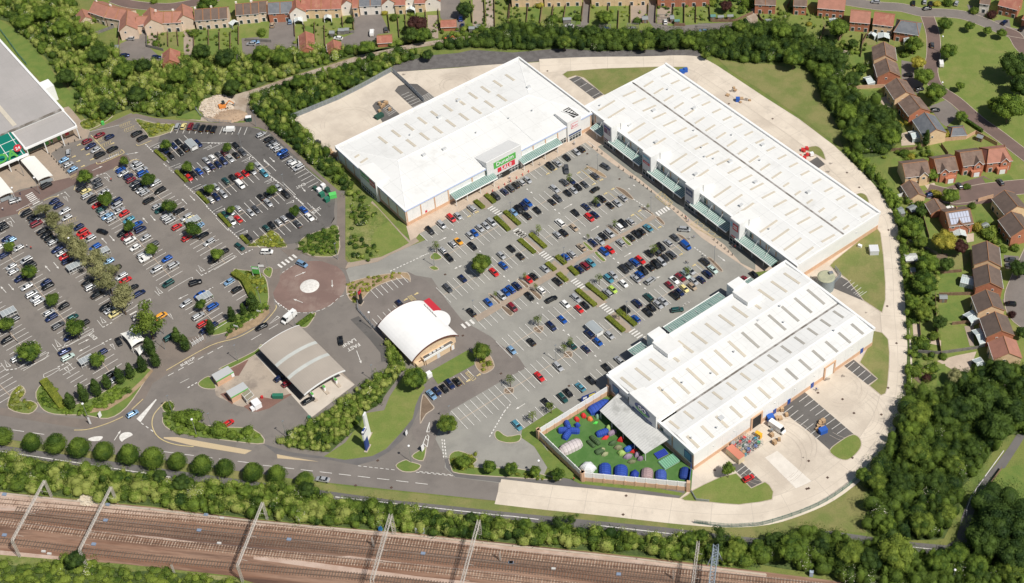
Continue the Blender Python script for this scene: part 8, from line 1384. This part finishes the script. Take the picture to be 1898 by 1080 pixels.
barfence('B1 280,870 450,800 620,730 800,640 1015,522',2.4,PF,'grey palisade fence round the rear yard of the first shed',.22,sm=False);barfence('B1 1018,528 1120,620 1250,750',2.4,PF,'grey palisade fence crossing the marked bays behind the first shed',.22,sm=False)
barfence('D3 1032,810 1018,870 990,950 960,1000 D4 945,0 900,70 750,225 640,338 450,472 250,562 0,640 C4 1760,655 1600,660 1370,632',2.0,GF,'green mesh fence along the outer curve of the ring road',.4);barfence('C4 1345,395 1385,465 1480,475',1.2,PF,'low grey railing at the lower right corner of the tent yard',.25,sm=False);barfence('C4 1370,632 1470,640',1.2,PF,'short grey railing where the ring road meets the grass',.25,sm=False)
barfence('B3 760,10 765,140 900,290',1.6,PF,'grey railing left of the domed restaurant',.35,sm=False);barfence('D2 330,980 420,1040 F 1534,538 D2 555,960 510,900',2.0,PF,'grey palisade round the sprinkler tank',.3,sm=False);barfence('A1 0,220 60,300 140,410 200,480',1.8,GF,'green fence between supermarket and woodland',.5,sm=False);barfence('A1 1455,715 1420,775 1470,850 1530,890 1700,905',1.6,PF,'wire fence round the building works',.6,sm=False)
def slab(name,t,x,y,w,d,h,rz,m,label,extra=()):
 g=G(T(t,x,y));r=empty(name,(*g,0),rz);tag(r,label,'sign');MB().add([(-w/2,-d/2,0),(w/2,-d/2,0),(w/2,d/2,0),(-w/2,d/2,0),(-w*.3,-d/2,h),(w*.3,-d/2,h),(w*.3,d/2,h),(-w*.3,d/2,h)],[(4,5,6,7),(0,1,5,4),(1,2,6,5),(2,3,7,6),(3,0,4,7)]).build('pylon',M[m],r,world=False)
 for z0,z1_,mm in extra:MB().box((0,0,(z0+z1_)/2),(w*1.02,d*1.15,z1_-z0)).build('sign_band',M[mm],r,world=False)
 MB().box((0,0,.1),(w*1.4,d*2.2,.2)).build('base',M['kerb'],r,world=False)
slab('pylon_sign','E',315,498,2.6,.5,11.5,R(75),'signwhite','tall tapering white pylon sign on the lawn');slab('pylon_sign','E',298,655,2.4,.5,9.5,R(75),'blue','blue pylon sign with white top panel below the tall white one',((5.5,9.4,'signwhite'),(8.2,8.9,'blue')))
slab('totem_sign','B3',792,88,1.6,.4,6.5,R(70),'darkin','dark totem sign with red head in the bed beside the restaurant',((5.2,6.4,'signred'),))
g=G(T('P4',990,850));r=empty('entrance_sign',(*g,0),R(-8));tag(r,'green and white framed entrance sign left of the roundabout','sign');MB().box((0,0,3.5),(2.8,.16,3.4)).build('panel',M['signgreen'],r,world=False);MB().box((0,-.09,4.5),(2.2,.04,.8)).build('lettering_panel',M['signwhite'],r,world=False)
for s_ in(-1.4,1.4):MB().cyl((s_,0,0),(s_,0,5.3),.1,n=6).build('post',M['steelw'],r,world=False)
for t,x,y,w_,h_,m,rz,lab in(('P4',1035,745,2.0,1.0,'signwhite',0,'white sign board beside the green entrance sign'),('P6',1010,235,1.8,.9,'signwhite',-20,'white board on the mulch bank near the roundabout'),('P6',758,400,1.8,.9,'signwhite',-20,'small board on the mulch bank by the columnar trees'),('E',822,480,1.2,1.9,'signwhite',70,'white direction sign on the grass left of the entrance lane'),('E',1040,690,1.3,2.8,'signwhite',60,'white direction sign at the tip of the splitter island'),('N',405,290,1.3,2.2,'signwhite',70,'white board on the sandy bank beside the junction'),('Q6',1135,480,5.2,2.6,'blue',28,'blue and yellow advertising banner against the tent yard wall'),('N',245,405,.6,3.2,'signwhite',0,'round sign on its post beside the main road')):
 g=G(T(t,x,y));r=empty('sign_board',(*g,0),R(rz));tag(r,lab,'sign');MB().box((0,0,.35+h_/2),(w_,.1,h_)).build('panel',M[m],r,world=False)
 for s_ in(-.4,.4):MB().cyl((s_*w_,.08,0),(s_*w_,.08,.4+h_),.05,n=5).build('post',M['steelg'],r,world=False)
 if m=='blue':MB().box((1.2,-.07,1.9),(2.2,.04,1.2)).build('lettering_panel',C_((.65,.55,.1)),r,world=False);MB().box((-1.4,-.07,1.8),(1.4,.04,.9)).build('lettering_panel',M['signwhite'],r,world=False)
def digger(t,x,y,rz,s,label,c):
 g=G(T(t,x,y));r=empty('excavator',(*g,.05),rz);tag(r,label,'excavator');r.scale=(s,s,s)
 for k in(-1,1):MB().box((0,k*.9,.35),(2.8,.5,.7)).build('track',M['darkin'],r,world=False)
 MB().box((-.3,0,1.2),(2.2,1.9,.9)).build('body',c,r,world=False);MB().box((.3,.5,2.1),(1.0,.9,1.1)).build('cab',M['glassd'],r,world=False);MB().cyl((.6,-.3,1.4),(2.4,-.3,2.9),.18,n=6).build('boom',c,r,world=False);MB().cyl((2.4,-.3,2.9),(3.6,-.3,1.2),.14,n=6).build('dipper',c,r,world=False);MB().box((3.6,-.3,.9),(.6,.8,.6)).build('bucket',M['steelg'],r,world=False)
digger('A1',1640,795,R(25),1.2,'orange excavator on the rubble heap at the building works',ORG);digger('B1',1425,300,R(10),.9,'small red and white excavator on the dirt track',C_((.7,.15,.06)))
def heap(t,x,y,rx,ry,h,c1,c2,label,n=260,rock=.5):
 g=G(T(t,x,y));rs=np.random.RandomState(int(x));mb=MB();n2=14
 rings=[[(g[0]+rx*math.cos(a)*k*(1+.12*math.sin(3*a)),g[1]+ry*math.sin(a)*k,h*(1-k*k))for a in np.linspace(0,6.283,n2+1)[:-1]]for k in(1,.75,.5,.25,.03)];mb.loft(rings)
 for i in range(n):
  a,k=rs.uniform(0,6.28),rs.random()**.6;s_=rock*rs.uniform(.4,1.2);mb.box((g[0]+rx*k*math.cos(a),g[1]+ry*k*math.sin(a),h*(1-k*k)+.1),(s_,s_*.8,s_*.6),rs.uniform(0,3))
 o=mb.thing('rubble_heap',mat('rubble'+str(int(x)),c1,c2,.8,5,.2));tag(o,label,kind='stuff')
heap('A1',1590,780,7,7.5,1.1,(.62,.53,.43),(.5,.42,.33),'pale heap of broken stone at the building works',420,.8);heap('A1',1680,850,7,4.5,1.2,(.42,.30,.20),(.36,.26,.18),'brown earth heap at the building works',120,.3);heap('W1',1040,295,3.2,2.4,.8,(.62,.54,.42),(.55,.48,.38),'pale stone heap beside the railway',90,.6)
def tent(kind,x,y,L,W,H,rz,c,label,porch=None):
 g=G(T('T',x,y),H*.35);r=empty('tent',(*g,.07),R(rz));tag(r,label,'tent','tents on display on the artificial turf');m=C_(c);mb=MB();n=6;arc=np.linspace(0,math.pi,n+1)
 if kind=='tunnel':
  K=6;rings=[]
  for k in range(K*2+1):
   f=k/(K*2);x0=-L/2+L*f;e=1-.35*abs(2*f-1)**5;sag=.965 if k%2 else 1.0;rings.append([(x0,-W/2*e*sag*math.cos(a),H*e*sag*math.sin(a)**.8)for a in arc])
  mb.loft(rings,cap=True,closed=False)
  mb.build('flysheet',m,r,world=False)
  p=MB()
  for k in range(1,K*2,2):p.loft([[(rings[k][j][0]+dx,rings[k][j][1]*1.03,rings[k][j][2]*1.03)for j in range(n+1)]for dx in(-.05,.05)],cap=False,closed=False)
  p.build('pole_sleeve',C_(tuple(v*.55 for v in c)),r,world=False)
  if L>3:MB().add([(L/2*.985,-W*.17,0),(L/2*.985,W*.17,0),(L/2*.95+.03,W*.12,H*.55),(L/2*.95+.03,-W*.12,H*.55)],[(0,1,2,3)]).build('door',porch or M['darkin'],r,world=False)
 else:
  S=3 if kind=='dome' else 2;rings=[]
  for k in range(6):
   t=k/5*math.pi/2*.98;rings.append([(L/2*math.cos(t)*math.cos(a)*(1-.12*abs(math.sin(2*a))),W/2*math.cos(t)*math.sin(a)*(1-.12*abs(math.sin(2*a))),H*(math.sin(t)if kind=='dome' else k/5))for a in np.linspace(0,2*math.pi,S*2+1)[:-1]])
  mb.loft(rings);mb.build('flysheet',m,r,world=False);p=MB()
  for q in(0,1):p.loft([[(rings[k][j%(S*2)][0]*1.02+dx,rings[k][j%(S*2)][1]*1.02,rings[k][j%(S*2)][2]*1.02)for j in(S//4+q*S//2,)]+[(rings[k][S//4+q*S//2][0]*1.02-dx,rings[k][S//4+q*S//2][1]*1.02+.05,rings[k][S//4+q*S//2][2]*1.02)]for k in range(5)for dx in(.04,)],cap=False,closed=False)
  p.build('pole',C_(tuple(v*.5 for v in c)),r,world=False);MB().add([(L*.44,-W*.16,.02),(L*.44,W*.16,.02),(L*.34,0,H*.62)],[(0,1,2)]).build('door',porch or M['darkin'],r,world=False)
 return r
Bc=(.02,.065,.36);GT=(.06,.11,.04);RD=(.62,.03,.03);PU=(.30,.22,.30);LI=(.32,.45,.12);KH=(.30,.32,.17)
for a in(('tunnel',760,85,7.6,4.0,2.3,33,Bc,'largest blue tunnel tent beside the grey canopy'),('tunnel',335,360,3.0,2.2,1.8,5,Bc,'left arm of the star-shaped blue tent'),('tunnel',392,300,3.4,2.0,1.8,110,Bc,'upper arm of the star-shaped blue tent'),('tunnel',385,410,4.0,2.3,1.8,65,Bc,'lower arm of the star-shaped blue tent'),('tunnel',470,365,3.6,2.2,1.8,-5,Bc,'right arm of the star-shaped blue tent'),('dome',507,300,2.0,1.8,1.7,0,Bc,'small blue tent right of the star-shaped one'),('tunnel',430,550,7.4,4.2,2.2,32,(.52,.47,.47),'large pale grey tunnel tent with windows'),('tunnel',668,520,3.4,1.5,1.2,-48,GT,'left of two dark green tunnel tents'),('tunnel',715,480,4.4,1.7,1.3,-48,GT,'right of two dark green tunnel tents'),('dome',500,230,2.4,1.9,1.3,-50,RD,'red and grey dome tent, leftmost along the wall'),('dome',580,188,2.4,2.0,1.4,-60,RD,'red and black dome tent along the wall'),('dome',655,226,2.3,2.0,1.4,-20,(.70,.20,.06),'orange dome tent beside the red ones along the wall'),('dome',748,198,1.9,1.8,1.6,0,(.25,.42,.30),'sea green upright tent below the big blue tunnel'),('ridge',720,272,2.0,1.2,.8,20,(.10,.60,.08),'small bright green tent'),('tunnel',800,388,4.2,2.5,1.6,25,Bc,'blue tunnel tent in the middle of the lawn'),('dome',875,330,2.5,2.2,1.7,45,LI,'lime green dome beside the blue tunnel tent'),('tunnel',915,388,3.0,1.7,1.4,30,PU,'purple-grey tunnel tent beside the canopy'),('ridge',835,445,3.0,1.8,1.0,30,RD,'low red tent in the middle of the lawn'),('ridge',1018,465,2.6,2.2,1.8,20,RD,'pointed red tent beside the canopy posts'),('dome',925,510,3.2,2.0,1.4,30,GT,'dark green dome below the red tents'),('dome',985,560,3.0,2.2,1.3,10,(.20,.20,.11),'camouflage dome tent beside the dark green dome'),('tunnel',1112,572,3.2,1.9,1.4,28,(.03,.12,.50),'mid-blue tunnel tent left of the navy one'),('tunnel',1172,545,2.6,1.9,1.4,28,(.02,.035,.14),'navy tunnel tent behind the mid-blue one'),('ridge',1170,602,2.6,2.0,1.4,20,RD,'red and white tent between blue tents'),('dome',1025,625,2.9,2.6,1.5,0,LI,'lime green dome below the camouflage tent'),('tunnel',768,605,3.0,2.2,1.2,30,GT,'olive tunnel tent, left of a pair'),('dome',830,640,2.6,1.7,1.1,30,KH,'khaki tent below the olive pair'),('dome',800,590,2.2,1.8,1.2,30,KH,'khaki end of the olive pair'),('dome',1100,665,3.2,2.2,1.5,20,PU,'purple-grey dome left of the dark pair'),('dome',1210,645,2.4,2.2,1.6,50,PU,'purple and navy dome, upper of a pair'),('dome',1247,690,2.4,2.0,1.4,30,(.22,.15,.22),'dark purple dome, lower of a pair'),('dome',1145,728,3.0,1.8,1.0,10,(.16,.17,.09),'low camouflage tent near the front'),('dome',630,795,5.6,5.2,2.6,0,(.66,.68,.68),'big white bell tent at the lower left of the lawn'),('tunnel',832,825,4.6,4.0,2.2,92,Bc,'blue tent, first from left in the front row'),('tunnel',1018,842,4.4,4.4,2.2,88,Bc,'blue tent, second from left in the front row'),('dome',1178,875,3.8,3.4,1.6,80,(.015,.04,.28),'low dark blue tent, middle of the front row'),('tunnel',1325,872,4.0,4.0,2.0,85,(.38,.27,.27),'pinkish-grey tent in the front row'),('tunnel',1487,888,3.6,3.7,2.0,88,(.05,.10,.38),'slate blue tent, last of the front row'),('tunnel',1765,865,4.4,3.3,1.6,80,(.01,.04,.22),'dark blue tent in the right corner by the gate')):tent(*a)
for x,y,w_,d_,rz,c,lab in((1490,638,4.0,2.4,32,(.03,.06,.38),'blue-covered trampoline frame under the canopy edge'),(1585,728,6.0,3.6,35,(.22,.45,.30),'pale green inflatable lying on the turf')):
 g=G(T('T',x,y),.4);r=empty('display_item',(*g,.08),R(rz));tag(r,lab,'inflatable');mb=MB()
 for k in range(8):mb.cyl((-w_/2+w_*(k+.5)/8,-d_/2,.35),(-w_/2+w_*(k+.5)/8,d_/2,.35),w_/15,n=8)
 mb.build('body',C_(c),r,world=False);MB().box((0,0,.12),(w_*1.03,d_*1.05,.16)).build('base',M['steelg'],r,world=False)
ST=plain('weathered_steel',(.58,.54,.49),.6,.3);STB=plain('blue_grey_steel',(.33,.39,.44),.5,.4)
def truss(mb,a,b,w=.5,r_=.06,n=None):
 a,b=Vector(a),Vector(b);d=b-a;L=d.length;d.normalize();u=Vector((0,0,1))if abs(d.z)<.8 else Vector((1,0,0));s=d.cross(u).normalized();u=s.cross(d);n=n or max(3,int(L/1.1));C4=[(s*i+u*j)*w/2 for i,j in((-1,-1),(1,-1),(1,1),(-1,1))]
 for c in C4:mb.cyl(a+c,b+c,r_,n=4)
 for k in range(n):
  p,q=a+d*L*k/n,a+d*L*(k+1)/n
  for i in range(4):mb.cyl(p+C4[i],q+C4[(i+1)%4],r_*.6,n=4,cap=False)
def portal(A_,B_,z,label,w=.55,m=ST,mid=True,legs='AB',rr=.07):
 a,b=G(A_,z),G(B_,z);r=empty('overhead_line_portal',(*((a+b)/2),0));tag(r,label,'railway gantry','overhead line gantries');mb=MB();truss(mb,(*a,z),(*b,z),w,rr);mb.build('beam',m,r)
 for k,p in(('A',a),('B',b)):
  if k in legs:mb=MB();truss(mb,(*p,0),(*p,z),w,rr);mb.build('leg',m,r)
 d=(b-a);n=5
 for i in range(n):
  p=a+d*(i+.7)/(n+.4);MB().cyl((*p,z),(*p,z-2.4),.05,n=5).build('drop_tube',m,r);q=p+np.array([1.0,0])*1.6;MB().cyl((*p,z-1.2),(q[0],q[1],z-1.9),.04,n=4).build('cantilever',m,r)
portal(T('W1',140,770),T('W1',520,68),8.2,'overhead line portal nearest the left edge');portal(T('W1',930,880),T('W1',1300,143),8.0,'second overhead line portal from the left');portal(T('A4',1740,940),T('B4',65,480),8.4,'latticed third overhead line portal casting a shadow across tracks');portal(T('B4',865,1050),T('B4',1005,570),9.5,'fourth portal with the tall insulator tower',.9);portal((845,1120),T('B4',1650,612),8.5,'fifth latticed portal running off the bottom edge',.8);portal((1278,1130),T('C4',1400,768),8.5,'slim latticed portal beside the blue-grey one',.7);portal((1312,1140),T('C4',1530,800),8.5,'heavy blue-grey gantry at the lower right',1.5,STB,rr=.14)
for dx in(-3.5,3.5):g=G(T('C4',1530,800),8.5);q=G(T('C4',1530+dx*18,940));o=MB().cyl((*g,8.4),(*q,0),.16,n=6).thing('raking_strut',STB);tag(o,f"raking strut on the {'left' if dx < 0 else 'right'} of the blue-grey gantry",'strut')
for t,x,y,x1,y1,lab in(('A4',1280,1000,1250,910,'lone white mast in the scrub at the bottom left'),('B4',880,800,858,705,'short grey mast beside the fourth portal'),('B4',1810,905,1800,790,'latticed short mast right of the fifth portal'),('C4',1218,1040,1218,945,'lone mast left of the slim portal')):
 b=G(T(t,x,y));mb=MB();truss(mb,(*b,0),(*b,4.6),.35,.06);o=mb.thing('railway_mast',ST);tag(o,lab,'mast')
for i,(t,x,y)in enumerate((('A4',33,420),('A4',790,495),('A4',775,610),('A4',687,785),('A4',33,718),('A4',1510,570),('A4',1460,683),('B4',260,750),('B4',1243,853),('B4',1885,920),('C4',30,920),('C4',818,1005))):boxthing('trackside_box',t,x,y,1.3,.9,.3,R(-6),C_((.20,.26,.36)),'low blue-grey lid set in the ballast','trackside box',group='blue-grey lids between the tracks')
for t,x,y in(('A4',320,838),('A4',1628,593),('A4',1607,778),('C4',340,965),('A4',362,855)):boxthing('trackside_box',t,x,y,1.2,.6,.45,R(-6),C_((.55,.53,.5)),'small white box beside the tracks','trackside box',group='white boxes beside the tracks')
for t,x,y,c,lab in(('B4',928,665,(.03,.25,.6),'bright blue portable cabinet beside the tower portal'),('B4',1198,680,(.40,.43,.45),'left of two grey cabinets on stony ground by the tracks'),('B4',1238,685,(.40,.43,.45),'right of two grey cabinets on stony ground by the tracks'),('D4',340,1000,(.35,.42,.5),'grey cabinet between the trees and the tracks')):boxthing('equipment_cabinet',t,x,y,1.1,.9,2.0,R(-6),C_(c),lab,'cabinet')
OW=MB()
for t_,a,b,z in(('F',(-60,905),(960,1020),5.6),('F',(-60,935),(960,1045),5.6),('F',(-60,960),(960,1065),5.6),('F',(960,1020),(1700,1100),5.6)):ow=MB().cyl((*G(a,z),z),(*G(b,z),z),.03,n=4).thing('overhead_wire',M['steelg']);tag(ow,'thin overhead wire strung along the tracks between portals','wire','overhead wires')
def person_mesh(seed,top,legs,hair):
 rs=random.Random(seed);me=bpy.data.meshes.new('p');v=[];e=[];rad=[]
 def add(p,r_,par=None):
  v.append(p);rad.append(r_)
  if par is not None:e.append((par,len(v)-1))
  return len(v)-1
 s=rs.uniform(-.22,.22);pel=add((0,0,.93),.15);
 for k in(-1,1):h=add((0,k*.1,.88),.10,pel);kn=add((k*s*.6+.03,k*.11,.48),.065,h);an=add((k*s-.02,k*.11,.09),.045,kn);add((k*s+.16,k*.12,.04),.04,an)
 wa=add((0,0,1.12),.14,pel);ch=add((0,0,1.36),.17,wa);nk=add((0,0,1.52),.06,ch);hd=add((.01,0,1.66),.10,nk);add((.01,0,1.74),.085,hd);add((.11,0,1.65),.02,hd)
 for k in(-1,1):
  sh=add((0,k*.2,1.42),.075,ch);el=add((-k*s*.4,k*.26,1.14),.05,sh);wr=add((-k*s*.8+.08,k*.26,.92),.033,el);pm=add((-k*s*.8+.1,k*.26,.85),.034,wr)
  for q in range(4):add((-k*s*.8+.07+.022*q,k*.27,.755+.008*abs(q-1)),.010,pm)
  add((-k*s*.8+.16,k*.25,.83),.011,pm)
 me.from_pydata(v,e,[]);ob=bpy.data.objects.new('p',me);COL.objects.link(ob);md=ob.modifiers.new('s','SKIN');md.use_smooth_shade=True
 for i,r_ in enumerate(rad):me.skin_vertices[0].data[i].radius=(r_,r_)
 me.skin_vertices[0].data[0].use_root=True;ob.modifiers.new('ss','SUBSURF').levels=1;bpy.context.view_layer.update();dg=bpy.context.evaluated_depsgraph_get();m2=bpy.data.meshes.new_from_object(ob.evaluated_get(dg));bpy.data.objects.remove(ob)
 m2.materials.clear()
 for mm in(plain('skin',(.50,.30,.21),.6),C_(top),C_(legs),C_(hair)):m2.materials.append(mm)
 for f in m2.polygons:z=f.center.z;y=abs(f.center.y);f.material_index=3 if z>1.70 or(z>1.58 and f.center.x<-.02)else 0 if z>1.5 or(z<.95 and y>.2)else 1 if z>.98 else 2
 return m2
PM=[person_mesh(i,*q)for i,q in enumerate((((.7,.7,.7),(.04,.05,.1),(.05,.03,.02)),((.55,.04,.04),(.03,.03,.03),(.2,.12,.05)),((.05,.1,.35),(.25,.22,.18),(.03,.02,.02)),((.05,.05,.06),(.05,.07,.16),(.35,.25,.12))))]
CL=['in a white top and navy trousers','in a red top and black trousers','in a blue top and tan trousers','dressed in black and navy']
for i,(t,x,y,k,w_)in enumerate((('P3',297,505,0,'in the aisle by the pale trees'),('P3',340,525,1,'walking in the aisle beside another walker'),('Q1',1310,255,0,'on the pavement by the glazed canopy'),('Q1',978,405,0,'at the doors of the green-signed store'),('Q1',970,450,3,'behind the cars at the green-signed store'),('Q1',1690,25,0,'near the bollards at the inner corner'),('Q2',530,398,3,'before the second sign tower, left of two'),('Q2',548,402,3,'before the second sign tower, right of two'),('Q2',1130,842,1,'beside the bollards before the third sign tower'),('Q2',1160,878,2,'beside the bollards right of the red-topped one'),('Q4',1170,62,0,'crossing by the planted island'),('Q4',1222,48,2,'crossing the roadway towards the fourth sign tower'),('Q4',1135,328,3,'walking between rows below the crowded double row'),('Q4',1160,325,0,'walking between rows, right of the dark-clothed one'),('Q4',1642,152,3,'under the canopy of the fourth sign tower'),('Q4',1675,158,1,'under the canopy, right of the dark-clothed one'),('P1',565,385,0,'left of two before the supermarket windows'),('P1',587,383,0,'right of two before the supermarket windows'),('P1',220,935,3,'by the kerb left of the zebra crossing'),('C1',490,1048,0,'on the pavement below the red script sign'),('P3',30,100,0,'beside trolleys at the left edge'),('D3',375,715,2,'in the service yard by the blue door'),('P1',1222,785,1,'walking at the give way marking'),('C4',488,305,1,'on grass by the wall corner'))):
 g=G(T(t,x,y),.9);o=bpy.data.objects.new('person',PM[k]);o.location=(*g,.04);o.rotation_euler=(0,0,i*1.7);link(o);tag(o,f'person {CL[k]} {w_}','person')
